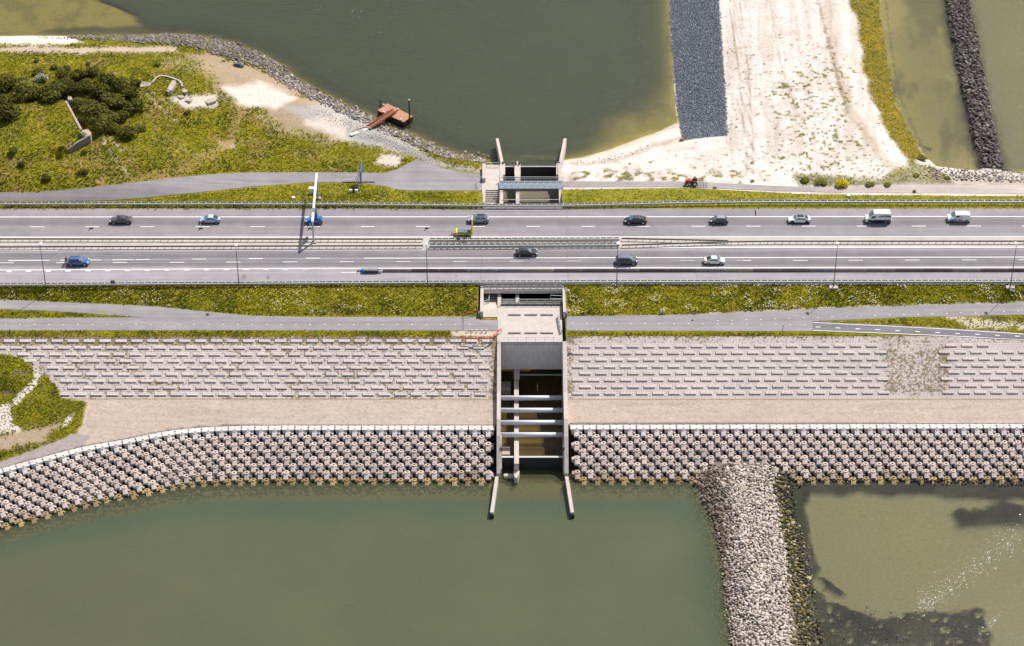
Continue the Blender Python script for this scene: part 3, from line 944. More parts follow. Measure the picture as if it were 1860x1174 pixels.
def lake_col(x, y):
    px, py = P(x, y, LAKE)
    c = np.tile((0.035, 0.042, 0.018), (len(x), 1))
    c = blend(c, sm(560, 200, px) * 0.25 + 0.15 * sm(200, 20, py), (0.048, 0.050, 0.024))
    lag = sm(1560, 1620, px)
    c = blend(c, lag, (0.105, 0.100, 0.028))
    out = sm(1760, 1800, px + (py - 100) * -0.22)
    c = blend(c, out, (0.120, 0.122, 0.040))
    c = blend(c, line_mask(px, py, [(1790, 40), (1800, 150), (1830, 260), (1860, 310)], 14, 14, fbm(x, y, 0.2), 8) * 0.45, (0.10, 0.105, 0.06))
    ch = ((y < Y(306, LAKE)) & (x > -3) & (x < 11)).astype(float)
    return blend(c, ch, (0.20, 0.18, 0.125))


def sea_col(x, y):
    px, py = P(x, y, SEA)
    c = np.tile((0.085, 0.094, 0.049), (len(x), 1))
    c = blend(c, sm(700, -100, px) * 0.45 * sm(850, 1100, py), (0.092, 0.092, 0.050))
    yc = curve_off(x)
    t = yc - y
    c = blend(c, sm(15, 17.5, t) * sm(25, 18, t) * 0.4 * (px < 1300), (0.046, 0.075, 0.055))
    g = dist_line(x, y, list(map(tuple, GRO)))
    c = blend(c, sm(17, 9, g) * 0.45 * (px < 1340), (0.066, 0.092, 0.06))
    pd = sdist(x, y, list(map(tuple, POOL)))
    c = blend(c, sm(-1, 2, pd), (0.142, 0.142, 0.090))
    ch = ((y > Y(850, SEA)) & (x > -3) & (x < 11)).astype(float)
    return blend(c, ch, (0.10, 0.07, 0.025))


M_LAKE = water_material('lake_water', None, (0.80, 0.82, 0.60), 1.0, wave=0.35, dens=1.0)
M_SEA = water_material('sea_water', None, (0.84, 0.86, 0.68), 0.5, wave=0.12, dens=0.95)
water('lake_water', -150, 150, Y(378, LAKE), 150, 0.75, LAKE, M_LAKE, lake_col, ((-4000, -150, 20, 4000), (150, 4000, 20, 4000), (-150, 150, 150, 4000)))
water('sea_water', -150, 150, -175, Y(520, SEA), 0.75, SEA, M_SEA, sea_col, ((-4000, -150, -4000, -50), (150, 4000, -4000, -50), (-150, 150, -4000, -175)))

# ---------------------------------------------------------------- motorway
def strip_sheet(name, rows, xs, z, mat, colf, kind='structure', parent=None):
    """flat sheet between curves rows[i](x); colf(i) = albedo of row i"""
    n = len(xs); v = []; c = []
    for i, r in enumerate(rows):
        for xx in xs:
            v.append((xx, r(xx), z)); c.append(colf(i, xx))
    i = np.arange(len(rows) * n).reshape(len(rows), n)
    f = np.stack([i[:-1, :-1], i[:-1, 1:], i[1:, 1:], i[1:, :-1]], -1).reshape(-1, 4)
    return np_mesh(name, np.array(v), f[:, ::-1] if v[0][1] > v[n][1] else f, mat, kind, {'Col': np.array(c)}, parent=parent)


def road_rows(stops):
    """stops [(py, albedo)] north to south -> dense rows"""
    pys = np.arange(stops[0][0], stops[-1][0] + 0.1, 1.0)
    ks = np.array([s[0] for s in stops]); cs = np.array([s[1] for s in stops])
    return pys, np.stack([np.interp(pys, ks, cs[:, i]) for i in range(3)], 1)


def A(v, warm=0.0):
    v = v * .88
    return (v * (1 + warm), v * (0.945 - warm * 0.3), v * (1.0 - warm * 0.2))


XS = np.linspace(-150, 150, 61)
pys, cs = road_rows([(379, A(.30, .06)), (393, A(.29, .04)), (396, A(.225)), (398, A(.235)), (401, A(.195)), (403, A(.20)), (405, A(.185)), (408, A(.21)), (411, A(.26)), (414, A(.27, .02)), (420, A(.275, .01)), (432, A(.285, .02))])
strip_sheet('motorway', [(lambda xx, q=Y(p): q) for p in pys], XS, 0.0, M_ASPH, lambda i, xx: cs[i])
pys2, cs2 = road_rows([(431.5, (.42, .38, .345)), (434, (.45, .405, .36)), (445, (.46, .415, .37)), (455.5, (.40, .365, .34))])
strip_sheet('median_strip', [(lambda xx, q=Y(p) if 0 < k < len(pys2) - 1 else Y(p): q) for k, p in enumerate(pys2)], XS, 0.004, M_ASPH, lambda i, xx: cs2[i])
pys3, cs3 = road_rows([(447.5, A(.27)), (456, A(.25)), (459, A(.215)), (464, A(.20)), (466, A(.19)), (469, A(.22)), (474, A(.215)), (478, A(.18)), (480, A(.185)), (483, A(.23)), (487, A(.31)), (495, A(.33, .02)), (506, A(.345, .02)), (513, A(.33, .02)), (515, A(.40, .05)), (518, A(.40, .05))])
MED_E = np.array([(-900, 455.5), (0, 455.2), (440, 454.0), (770, 452.8), (1125, 451.8), (1380, 449.2), (1860, 448.6), (2700, 448.5)])
_mx, _my = W(MED_E[:, 0], MED_E[:, 1], 0)
strip_sheet('motorway', [(lambda xx, q=Y(p): min(q, float(np.interp(xx, _mx, _my)))) for p in pys3], XS, 0.008, M_ASPH, lambda i, xx: cs3[i])
mb = MB()
mb.box(-150, LW0 - 3.9, Y_RS, Y_RN, -2.2, -0.006)
mb.box(RW1 + 0.3, 150, Y_RS, Y_RN, -2.2, -0.006)
obj('road_base', mb, M_CONCD, kind='structure')

# painted markings: each run of line is its own strip
mk = MB(); mkold = MB(); mky = MB()


def line(mbx, a, b, w=0.2, z=0.012):
    (x0, y0), (x1, y1) = W(*a, 0), W(*b, 0)
    d = np.array((x1 - x0, y1 - y0)); n = np.array((-d[1], d[0])) / np.hypot(*d) * w / 2
    mbx.quad((x0 - n[0], y0 - n[1], z), (x1 - n[0], y1 - n[1], z), (x1 + n[0], y1 + n[1], z), (x0 + n[0], y0 + n[1], z))


line(mk, (-300, 394.6), (2200, 393.4), 0.30)
line(mk, (-300, 431.0), (2200, 430.2), 0.30)
for k in range(-3, 25):
    x0 = 54.9 + 100.07 * k
    line(mk, (x0, 412.4 - 0.0009 * x0), (x0 + 25.5, 412.4 - 0.0009 * x0), 0.22)
line(mky, (-300, 414.3), (900, 413.4), 0.13)
for p in ((0, 7), (105, 118), (660, 672), (700, 716), (812, 824)):
    line(mky, (p[0], 413.6), (p[1], 413.6), 0.22, 0.016)
line(mk, (-300, 456), (105, 455.4), 0.22); line(mkold, (105, 455.4), (1000, 452.8), 0.26)
line(mkold, (-300, 460), (900, 454.2), 0.14); line(mkold, (900, 454.2), (1300, 452.6), 0.18)
line(mk, (1190, 448.6 + 1.6), (1380, 449.7), 0.26); line(mk, (1380, 449.7), (2200, 449.4), 0.30); line(mkold, (900, 453.2), (1190, 450.4), 0.26)
line(mkold, (1000, 455.0), (2200, 453.0), 0.10)
line(mk, (661, 469.2), (2200, 466.6), 0.26); line(mkold, (-300, 474.8), (661, 469.4), 0.12)
for a, b in ((15, 90), (109, 120), (163, 184), (204, 243), (246, 272), (349, 375), (452, 478), (556, 582)):
    line(mk, (a, 474.0 - a * 0.0085), (b, 474.0 - b * 0.0085), 0.22, 0.016)
for k in range(-3, 21):
    x0 = 308 + 103 * k if k < 12 else 1231.9 + 103.1 * (k - 9)
    if k < 0:
        x0 = 308 + 103 * k
    line(mk, (x0, 477.6 - x0 * 0.003), (x0 + 26, 477.6 - x0 * 0.003), 0.18)
line(mkold, (-300, 479.5), (1350, 473.8), 0.07)
line(mk, (-300, 492.6), (560, 487.7), 0.28); line(mk, (560, 487.7), (2200, 485.0), 0.28)
for k in range(-4, 17):
    x0 = 11.5 + 35.9 * k
    line(mk, (x0, 493.6 - x0 * 0.0092), (x0 + 9.3, 493.6 - x0 * 0.0092), 0.42, 0.016)
line(mkold, (-300, 499.5), (620, 494.6), 0.10); line(mk, (620, 495), (662, 494.8), 0.22)
obj('lane_markings', mk, M_LINE, kind='structure')
obj('worn_markings', mkold, M_LINEOLD, kind='structure')
obj('yellow_markings', mky, M_LINEY, kind='structure')
# repair patches and stains in the wearing course
mb = MB()
for a, b, w in (((868, 379.2), (868, 430), .06), ((1029.5, 379.2), (1029.5, 430), .05), ((876, 456), (872, 513), .05), ((1031, 452), (1031.5, 513), .05), ((1262, 488), (1268, 513), .05)):
    line(mb, a, b, w, 0.0155)
obj('joint_seal', mb, plain('bitumen_seal', (0.12, 0.115, 0.115), 0.8), kind='structure')
mb = MB()
for cx_, cy_, rx, ry in ((443, 503, 6, 5), (487, 503, 4, 5), (829, 501, 2.2, 2.2), (1258, 582, 2, 1.6)):
    zz = 0.017 if cy_ < 520 else PATH + 0.05
    pts = [W(cx_ + rx * math.cos(t) * random.uniform(.7, 1.1), cy_ + ry * math.sin(t) * random.uniform(.7, 1.1), zz) for t in np.linspace(0, -2 * math.pi, 14)[:-1]]
    mb.add([(p[0], p[1], zz) for p in pts][::-1], [tuple(range(13))])
obj('oil_stain', mb, plain('oil_stained_asphalt', (0.17, 0.16, 0.16), 0.7, var=.3), kind='structure')


# ---------------------------------------------------------------- paths that follow the ground
def path_strip(name, top, bot, n, m, dz, mat, colr, z0=-2.0, kind='structure'):
    t = np.array(top, float); b = np.array(bot, float)
    s = np.linspace(0, 1, n)

    def rs(a):
        L = np.concatenate([[0], np.cumsum(np.hypot(*np.diff(a, axis=0).T))]); L /= L[-1]
        return np.stack([np.interp(s, L, a[:, 0]), np.interp(s, L, a[:, 1])], 1)
    t, b = rs(t), rs(b)
    q = np.linspace(0, 1, m)
    pp = t[None] * (1 - q)[:, None, None] + b[None] * q[:, None, None]
    x, y, z = G(pp[..., 0].ravel(), pp[..., 1].ravel(), z0)
    i = np.arange(n * m).reshape(m, n)
    f = np.stack([i[1:, :-1], i[1:, 1:], i[:-1, 1:], i[:-1, :-1]], -1).reshape(-1, 4)
    c = np.tile(colr, (len(x), 1)) * (0.96 + 0.08 * fbm(x, y, 0.3)[:, None])
    return np_mesh(name, np.stack([x, y, z + dz], 1), f, mat, kind, {'Col': c})


GREYP = (0.245, 0.225, 0.235)
path_strip('service_path', [(-500, 352), (0, 349.5), (60, 350), (130, 345), (190, 338), (250, 331.5), (320, 323), (380, 317.5), (420, 315), (450, 313.8), (560, 313.5), (650, 314), (700, 314.5)],
           [(-500, 366), (0, 366), (60, 366), (130, 366), (190, 365), (250, 361), (320, 354), (380, 348), (420, 343.5), (450, 340), (560, 332), (650, 332), (700, 339)], 90, 7, 0.06, M_ASPH, GREYP)
path_strip('service_path', [(700, 314.5), (722, 308), (745, 296), (757, 289.5), (775, 295), (800, 305), (830, 312), (876, 318)],
           [(700, 338.5), (715, 343), (735, 346), (760, 346.5), (790, 346.5), (820, 346.5), (845, 346.5), (876, 346.5)], 40, 7, 0.06, M_ASPH, (0.255, 0.235, 0.243))
path_strip('service_path', [(1023, 330), (1060, 330), (1200, 330), (1260, 330.5), (1330, 334), (1400, 338), (1480, 341)], [(1023, 340), (1060, 340.5), (1200, 340), (1260, 340.5), (1330, 344), (1400, 347), (1480, 349)], 60, 5, 0.06, M_ASPH, (0.32, 0.29, 0.29))
path_strip('gravel_track', [(1480, 341), (1560, 337), (1650, 336), (1860, 336), (2400, 336)], [(1480, 349), (1560, 350), (1650, 351), (1860, 352), (2400, 352)], 60, 5, 0.05, M_ASPH, (0.42, 0.355, 0.32))
CYC_C = (0.25, 0.234, 0.243)
path_strip('cycle_path', [(-600, 579), (0, 579), (265, 577), (300, 574.5), (360, 572), (450, 573.5), (560, 576.5), (700, 576.5), (905, 575.5)], [(-600, 601), (0, 601), (265, 600.5), (300, 600.5), (360, 600.5), (450, 600.5), (560, 601), (700, 601), (905, 601)], 90, 5, 0.05, M_ASPH, CYC_C)
path_strip('cycle_path', [(-600, 540), (0, 543.5), (100, 549), (200, 553), (280, 557), (330, 562)], [(-600, 562), (0, 562), (100, 566), (180, 571.5), (265, 577.3), (300, 577)], 60, 5, 0.054, M_ASPH, (0.262, 0.242, 0.247))
path_strip('cycle_path', [(280, 557), (330, 562), (370, 566.5), (460, 574.3), (500, 576)], [(265, 577.5), (320, 578), (370, 578), (460, 577), (500, 577)], 30, 4, 0.058, M_ASPH, (0.262, 0.242, 0.247))
path_strip('cycle_path', [(1029, 575), (1250, 572), (1330, 568.5), (1420, 565), (1476, 561.5)], [(1029, 601), (1250, 601.5), (1330, 602), (1420, 602), (1476, 602)], 60, 5, 0.05, M_ASPH, CYC_C)
path_strip('cycle_path', [(1476, 561.5), (1500, 560), (1640, 556), (1860, 550), (2400, 536)], [(1476, 584), (1552, 581), (1640, 577), (1860, 572), (2400, 560)], 60, 5, 0.05, M_ASPH, CYC_C)
path_strip('new_cycle_path', [(1476, 585), (1560, 588.5), (1640, 592), (1700, 595.5), (1760, 599), (1860, 606.5), (2400, 640)], [(1476, 601.7), (1560, 604.5), (1640, 608), (1700, 611), (1760, 613.5), (1860, 618.7), (2400, 652)], 80, 5, 0.07, M_ASPH, (0.155, 0.148, 0.168))
mb = MB()


def gline(mbx, a, b, w, dz, n=1):
    for i in range(n):
        p = [a[k] + (b[k] - a[k]) * i / n for k in (0, 1)]; q = [a[k] + (b[k] - a[k]) * (i + 1) / n for k in (0, 1)]
        x0, y0, z0 = g1(*p); x1, y1, z1 = g1(*q)
        d = np.array((x1 - x0, y1 - y0)); nn = np.array((-d[1], d[0])) / np.hypot(*d) * w / 2
        mbx.quad((x0 - nn[0], y0 - nn[1], z0 + dz), (x1 - nn[0], y1 - nn[1], z1 + dz), (x1 + nn[0], y1 + nn[1], z1 + dz), (x0 + nn[0], y0 + nn[1], z0 + dz))


for k in range(-2, 34):
    x0 = 8.5 + 26.35 * k
    if x0 < 872:
        gline(mb, (x0, 590.2), (x0 + 3.2, 590.2), 0.16, 0.075)
for k in range(0, 18):
    x0 = 1038 + 26.38 * k
    if x0 < 1470:
        gline(mb, (x0, 587.5 + k * 0.18), (x0 + 3.2, 587.5 + k * 0.18), 0.16, 0.075)
for k in range(0, 24):
    x0 = 1302 + 26 * k
    gline(mb, (x0, 583.5 - (x0 - 1302) * 0.035 if x0 < 1440 else 578.6 - (x0 - 1440) * 0.0315), (x0 + 3.2, 583.4 - (x0 - 1302) * 0.035 if x0 < 1440 else 578.5 - (x0 - 1440) * 0.0315), 0.16, 0.075)
for k in range(0, 14):
    x0 = 1481.5 + 36.2 * k
    yy = 594.6 + (x0 - 1481) * 0.0462
    gline(mb, (x0, yy), (x0 + 8.5, yy + 0.3), 0.22, 0.085)
gline(mb, (1477, 586.6), (1700, 597.5), 0.16, 0.09, 8); gline(mb, (1700, 597.5), (1930, 611.8), 0.18, 0.09, 8)
gline(mb, (1477, 601.0), (1700, 609.9), 0.18, 0.09, 8); gline(mb, (1700, 609.9), (1930, 621.5), 0.18, 0.09, 8)
obj('cycle_path_markings', mb, M_LINE, kind='structure')


# ---------------------------------------------------------------- column paving on the upper slope
def slope_z(y):
    a, b = Y(612, PATH), Y(725, -6.5)
    return PATH + (-6.5 - PATH) * (a - y) / (a - b)


YQ0, YQ1 = Y(613.5, PATH), Y(725.5, -6.5)
TH_Q = math.atan2(4.9, Y(612, PATH) - Y(725, -6.5))


def paving(name, x0, x1, cut):
    xs = np.arange(x0, x1 + .01, 0.6); ys = np.linspace(YQ1, YQ0 + 0.35, 26)
    gx, gy = np.meshgrid(xs, ys); n, m = len(xs), len(ys)
    L = math.hypot(YQ0 + .35 - YQ1, 4.9)
    i = np.arange(n * m).reshape(m, n)
    f = np.stack([i[:-1, :-1], i[:-1, 1:], i[1:, 1:], i[1:, :-1]], -1).reshape(-1, 4)
    x, y = gx.ravel(), gy.ravel(); z = slope_z(y) + 0.03
    px, py = P(x, y, z)
    w = poly_mask(px, py, [(1600, 630), (1720, 630), (1730, 720), (1610, 720)], 12, fbm(x, y, 0.3), 10) + 0.7 * sm(632, 618, py) + 0.8 * sm(905, 895, px) * sm(885, 900, px) + 0.9 * sm(1048, 1036, px) + 0.35 * sm(0.5, 0.75, fbm(x, y, 0.25))
    w = w - 0.25 * (px < 900)
    keep = ~cut(x[f].mean(1), y[f].mean(1))
    return np_mesh(name, np.stack([x, y, z], 1), f[keep], M_PAVER, 'structure', {'weed': w})


pavL = paving('slope_paving', -132, LW0 + 0.1, lambda a, b: sdist(a, b, list(map(tuple, MOUND))) > 1.2)
pavR = paving('slope_paving', RW1 - 0.1, 132.1, lambda a, b: np.zeros(len(a), bool))
rb = MB()
nx_ = 8
for k in range(nx_):                       # eight columns standing proud, joints between them
    xx = -1.14 + 2.28 * k / nx_
    rb.bbox(xx + 0.012, xx + 2.28 / nx_ - 0.012, -0.32, 0.32, -0.15, 0.25, 0.03)
rb_me = bpy.data.meshes.new('raised_block'); rb_me.from_pydata(rb.v, [], rb.f); rb_me.update(); rb_me.materials.append(M_RAISED)


def raised(pxl, pyl, par):
    yy = None
    z = -3.0
    for _ in range(6):
        xx, yy = W(pxl, pyl, z); z = 0.5 * z + 0.5 * float(slope_z(yy))
    xx, yy = float(xx), float(yy)
    z = float(slope_z(yy)) + 0.03
    if par is pavL and float(sdist(np.array([xx]), np.array([yy]), list(map(tuple, MOUND)))[0]) > -0.4:
        return
    o = bpy.data.objects.new('raised_block', rb_me); COL.objects.link(o)
    o.parent = par
    o.location = (xx, yy, z); o.rotation_euler = (TH_Q, 0, random.uniform(-.006, .006))
    if random.random() < 0.5:
        o.scale = (-1, 1, 1) if False else (1, 1, random.uniform(0.94, 1.06))


off = [7.4, 19.8, 3.8, 15.7, -0.4, 12.1, 24.3, 7.7, 20.0]
for r in range(9):
    yy = 620.4 + 12.08 * r
    per = 28.95 + 0.014 * r
    for k in range(-2, 34):
        x0 = off[r] + per * k + 10
        if -25 < x0 < 889:
            raised(x0, yy, pavL)
for r in range(8):
    yy = 630.0 + 12.2 * r - 0.0
    per = 28.9 + 0.05 * r
    st = 1063 if r % 2 == 0 else 1049.5
    for k in range(-0, 30):
        x0 = st + per * k
        lim0 = 1596 + (14 if r % 2 else 0); lim1 = 1730 if r % 2 == 0 else 1718
        if r == 0 and x0 > 1812:
            continue
        if x0 < lim0 or (x0 > lim1 - 6 and x0 < 1890):
            raised(x0, yy - (x0 - 1050) * 0.0028, pavR)
# concrete edge beams along the paving
for nm, a, b in (('edge_beam', -132, LW0 - 0.1), ('edge_beam', RW1 + 0.1, 132)):
    mb = MB(); zz = slope_z(YQ1)
    xx = a if a > 0 else X(152, 726, -6.5)
    n = 20
    mb.box(xx, b, YQ1 - 0.16, YQ1 - 0.02, zz - 0.3, zz + 0.03)
    obj(nm, mb, M_CONCD, kind='structure')

# ---------------------------------------------------------------- armour blocks on the lower slope
def ring_top(mb, r0, r1, ri, z0, z1, depth, cy=0.0, n=6):
    """tapered hexagonal core with a real hole in its top"""
    a = [math.pi / 6 + 2 * math.pi * i / n for i in range(n)]
    o0 = [(r0 * math.cos(t), cy + r0 * math.sin(t), z0) for t in a]
    o1 = [(r1 * math.cos(t), cy + r1 * math.sin(t), z1) for t in a]
    i1 = [(ri * math.cos(t), cy + ri * math.sin(t), z1) for t in a]
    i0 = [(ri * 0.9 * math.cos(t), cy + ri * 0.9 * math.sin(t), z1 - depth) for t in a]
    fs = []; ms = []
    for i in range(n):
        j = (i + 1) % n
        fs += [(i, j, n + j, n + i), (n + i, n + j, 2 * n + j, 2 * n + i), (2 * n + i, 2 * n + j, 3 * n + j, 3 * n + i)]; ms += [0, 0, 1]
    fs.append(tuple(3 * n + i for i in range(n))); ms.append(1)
    b = len(mb.v)
    mb.v.extend(o0 + o1 + i1 + i0); mb.f.extend([tuple(b + q for q in f) for f in fs]); mb.m.extend(ms)


def armour_mesh(crest):
    mb = MB()
    ring_top(mb, 0.62, 0.60, 0.20, -0.6, 1.08, 0.5)
    # nose that points down the slope, undercut
    mb.hexa([(-0.40, -1.12, -0.35), (0.40, -1.12, -0.35), (0.55, -0.2, -0.5), (-0.55, -0.2, -0.5),
             (-0.52, -1.52, 0.46), (0.52, -1.52, 0.46), (0.39, -0.30, 1.05), (-0.39, -0.30, 1.05)])
    # wings: bevelled left one, right one with a sloping back; both undercut so the slope below stays in shade
    mb.hexa([(-1.02, -0.38, 0.02), (-0.38, -0.50, -0.1), (-0.38, 0.50, -0.1), (-1.02, 0.30, 0.02),
             (-1.08, -0.46, 0.82), (-0.36, -0.50, 0.98), (-0.36, 0.48, 1.0), (-1.08, 0.32, 0.86)])
    mb.hexa([(0.38, -0.46, -0.1), (1.02, -0.52, -0.05), (1.02, 0.30, 0.0), (0.38, 0.50, -0.1),
             (0.36, -0.66, 0.84), (1.06, -0.78, 0.44), (1.06, 0.28, 0.74), (0.36, 0.46, 1.02)])
    # tail
    mb.hexa([(-0.5, 0.3, -0.5), (0.5, 0.3, -0.5), (0.5, 0.95, -0.3), (-0.5, 0.95, -0.3), (-0.36, 0.3, 1.0), (0.36, 0.3, 1.0), (0.36, 0.9, 0.8), (-0.36, 0.9, 0.8)])
    if crest:
        c = 0.22
        mb.prism([(-1.27 + c, -0.30), (1.27 - c, -0.30), (1.27, -0.05), (1.27, 0.32), (1.27 - c, 0.50), (1.27, 0.68), (1.27, 1.12), (0.2, 1.12), (0.12, 1.0), (-0.12, 1.0), (-0.2, 1.12), (-1.27, 1.12), (-1.27, 0.68), (-1.27 + c, 0.50), (-1.27, 0.32), (-1.27, -0.05)], 0.80, 1.19)
        mb.prism([(0.2 * math.cos(t), -0.06 + 0.15 * math.sin(t)) for t in np.linspace(0, 2 * math.pi, 9)[:-1]], 1.0, 1.195, 1)  # dark disc painted for the shade of the plate's hole
    return mb


def to_mesh(name, mb, mats):
    me = bpy.data.meshes.new(name); me.from_pydata(mb.v, [], mb.f)
    me.polygons.foreach_set('material_index', mb.m); me.update()
    for m in mats:
        me.materials.append(m)
    return me


arm_mb = armour_mesh(False)
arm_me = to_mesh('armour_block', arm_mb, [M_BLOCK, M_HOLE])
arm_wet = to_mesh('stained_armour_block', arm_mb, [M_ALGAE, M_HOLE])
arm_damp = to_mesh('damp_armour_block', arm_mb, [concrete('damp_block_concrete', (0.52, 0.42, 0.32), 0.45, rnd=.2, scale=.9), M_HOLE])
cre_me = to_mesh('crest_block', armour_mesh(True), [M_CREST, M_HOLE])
# arc length along the crest line
seg = np.hypot(np.diff(_bx), np.diff(_by)); arc = np.concatenate([[0], np.cumsum(seg)])
xf = np.linspace(_bx[0], _bx[-1], 4000); yf = np.interp(xf, _bx, _by)
kern = np.hanning(161); kern /= kern.sum()
yf = np.convolve(np.pad(yf, 80, mode='edge'), kern, 'valid')
af = np.concatenate([[0], np.cumsum(np.hypot(np.diff(xf), np.diff(yf)))])
a_wallL = float(np.interp(LW0 - 0.35, xf, af)); a_wallR = float(np.interp(RW1 + 0.35, xf, af))
PITCH, ROWY, ROWZ = 2.645, 1.285, 0.756


def place_arm(a, row):
    x0 = np.interp(a, af, xf); y0 = np.interp(a, af, yf)
    e = 1.2
    tx = np.interp(a + e, af, xf) - np.interp(a - e, af, xf); ty = np.interp(a + e, af, yf) - np.interp(a - e, af, yf)
    ang = math.atan2(ty, tx)
    d = 1.14 + ROWY * row
    return (x0 + math.sin(ang) * d, y0 - math.cos(ang) * d, BERM - 1.16 - ROWZ * row), ang


places = []
for row in range(0, 8):
    sh = (row % 2) * PITCH / 2
    for side in (0, 1):
        for k in range(0, 60):
            a = (a_wallL - PITCH * (k + 0.5) - sh + (PITCH if row % 2 and k == 0 and False else 0)) if side == 0 else (a_wallR + PITCH * (k + 0.5) + sh)
            if side == 0 and row % 2 and k == 0:
                pass
            loc, ang = place_arm(a, row)
            px_, py_ = P(loc[0], loc[1], loc[2] + 1)
            if px_ < -22 or px_ > 1884:
                continue
            if row == 7 and (1300 < px_ < 1395):
                continue
            places.append((row, side, loc, ang, px_, py_))
normal = [p for p in places if 0 < p[0] < 7]
normal.sort(key=lambda p: -p[5])
stuff = MB()
ROWN = {1: 'course below the crest', 2: 'second course below the crest', 3: 'third course below the crest', 4: 'third course above the waterline', 5: 'second course above the waterline', 6: 'course above the stained blocks'}
for i, (row, side, loc, ang, _a, _b) in enumerate(normal):
    rz = ang + random.uniform(-.07, .07)
    if i < 300:
        o = bpy.data.objects.new('armour_block', arm_damp if row == 6 and random.random() < .3 else arm_me); COL.objects.link(o)
        o.location = (loc[0], loc[1], loc[2] + random.uniform(-.04, .04)); o.rotation_euler = (random.uniform(-.05, .05), random.uniform(-.05, .05), rz)
        s = 'left' if side == 0 else 'right'
        tag(o, 'pale armour block with a holed top, %s, %s of the sluice' % (ROWN[row], s), 'armour block', 'armour blocks, %s, %s' % (ROWN[row], s))
    else:
        mt = Matrix.Translation(loc) @ Matrix.Rotation(rz, 4, 'Z')
        stuff.add([mt @ Vector(v) for v in arm_mb.v], arm_mb.f)
        stuff.m[-len(arm_mb.f):] = arm_mb.m
o = obj('armour_block_rows', stuff, [M_BLOCK, M_HOLE], kind='stuff')
o['label'] = 'remaining rows of pale concrete armour blocks higher on the lower slope'
for row, side, loc, ang, px_, py_ in places:
    s = 'left' if side == 0 else 'right'
    if row == 0:
        o = bpy.data.objects.new('crest_block', cre_me); COL.objects.link(o)
        o.location = (loc[0], loc[1], loc[2] + random.uniform(-.015, .015)); o.rotation_euler = (0, 0, ang)
        w = 'on the bend' if px_ < 420 else 'on the straight'
        tag(o, 'white flat topped crest block against the tan berm, %s, %s of the sluice' % (w, s), 'crest block', 'crest blocks %s, %s' % (w, s))
    elif row == 7:
        o = bpy.data.objects.new('stained_armour_block', arm_wet); COL.objects.link(o)
        o.location = (loc[0], loc[1], loc[2] + random.uniform(-.12, .06)); o.rotation_euler = (random.uniform(-.05, .05), random.uniform(-.05, .05), ang + random.uniform(-.08, .08))
        s2 = s if side == 0 else ('right, before the stone dam' if px_ < 1340 else 'right, beyond the stone dam')
        if px_ < 300:
            s2 = 'left, on the bend'
        tag(o, 'yellow stained armour block half sunk at the waterline, %s of the sluice' % s2 if ',' not in s2 else 'yellow stained armour block half sunk at the waterline, %s' % s2, 'armour block', 'stained blocks at the waterline, ' + s2)
# kerb between the berm and the crest blocks
n = 220
for nm, x0, x1 in (('berm_kerb', -125, LW0 - 0.05), ('berm_kerb', RW1 + 0.05, 125)):
    mb = MB(); q = np.linspace(x0, x1, n); h = np.interp(q, xf, yf)
    for i in range(n - 1):
        mb.hexa([(q[i], h[i] - .02, BERM - 1.2), (q[i + 1], h[i + 1] - .02, BERM - 1.2), (q[i + 1], h[i + 1] + .22, BERM - 1.2), (q[i], h[i] + .22, BERM - 1.2), (q[i], h[i] - .02, BERM + .05), (q[i + 1], h[i + 1] - .02, BERM + .05), (q[i + 1], h[i + 1] + .22, BERM + .05), (q[i], h[i] + .22, BERM + .05)])
    obj(nm, mb, M_CONCD, kind='structure')

# ---------------------------------------------------------------- the sluice, sea side
def wall_profile(mb, x0, x1, prof, zb, m=0):
    """wall between x0 and x1; prof = [(y, ztop)] from north to south"""
    for (ya, za), (yb, zb_) in zip(prof[:-1], prof[1:]):
        mb.hexa([(x0, yb, zb), (x1, yb, zb), (x1, ya, zb), (x0, ya, zb), (x0, yb, zb_), (x1, yb, zb_), (x1, ya, za), (x0, ya, za)], m)


slu = thing('sluice', 'pale concrete sluice channel cut through the sea side of the dike', 'sluice', (4, -40, DECK))


def sp(name, mb, mat, label=None, smooth=False, par=None):
    """part of a thing given in world coordinates"""
    p = par or slu
    o = obj(name, mb, mat, p, smooth=smooth)
    o.matrix_parent_inverse = Matrix.Translation(-Vector(p.location)) if p.parent is None else Matrix.Identity(4)
    if label:
        o['label'] = label
    return o


Y575, Y553, Y622 = Y(575, DECK), Y(553, DECK), Y(621, DECK)
PROF = [(Y622, DECK + 0.12), (-36.5, -2.2), (-46.6, -4.9), (-54.5, -5.4), (-58.0, -7.0), (-61.2, -9.4), (-64.0, -11.5)]
for nm, x0, x1 in (('side_wall', LW0, LW1), ('side_wall', RW0, RW1)):
    mb = MB(); wall_profile(mb, x0, x1, PROF, -15.5)
    sp(nm, mb, M_CONCW)
for x0, x1, d in ((LW0 + 0.02, LW1 + 0.26, -1), (RW0 - 0.26, RW1 - 0.02, 1)):
    mb = MB(); wall_profile(mb, x0, x1, [(-57.2, -7.2), (-58.2, -7.7), (-61.2, -9.9), (-63.0, -11.2)], -15.4)
    sp('guide_pilaster', mb, M_CONC)
for (a, b) in (((902.6, 866), (893.2, 931)), ((1029.4, 866), (1039.6, 931))):
    (xa, ya), (xb, yb) = W(*a, SEA + 1.3), W(*b, SEA + 1.15)
    mb = MB(); mb.bar((xa, ya, SEA - 0.9), (xb, yb, SEA - 1.05), 0.66, 4.5)
    sp('wing_wall', mb, M_CONCW)
    mb = MB(); mb.bar((xb, yb - 0.02, SEA - 1.4), (xb + (xb - xa) * .006, yb - 0.36, SEA - 1.4), 0.84, 4.4)
    sp('wall_end_shade', mb, M_BLACKST, 'black block painting the shaded end face of the wing wall')  # black end piece paints the shaded face of the wall tip
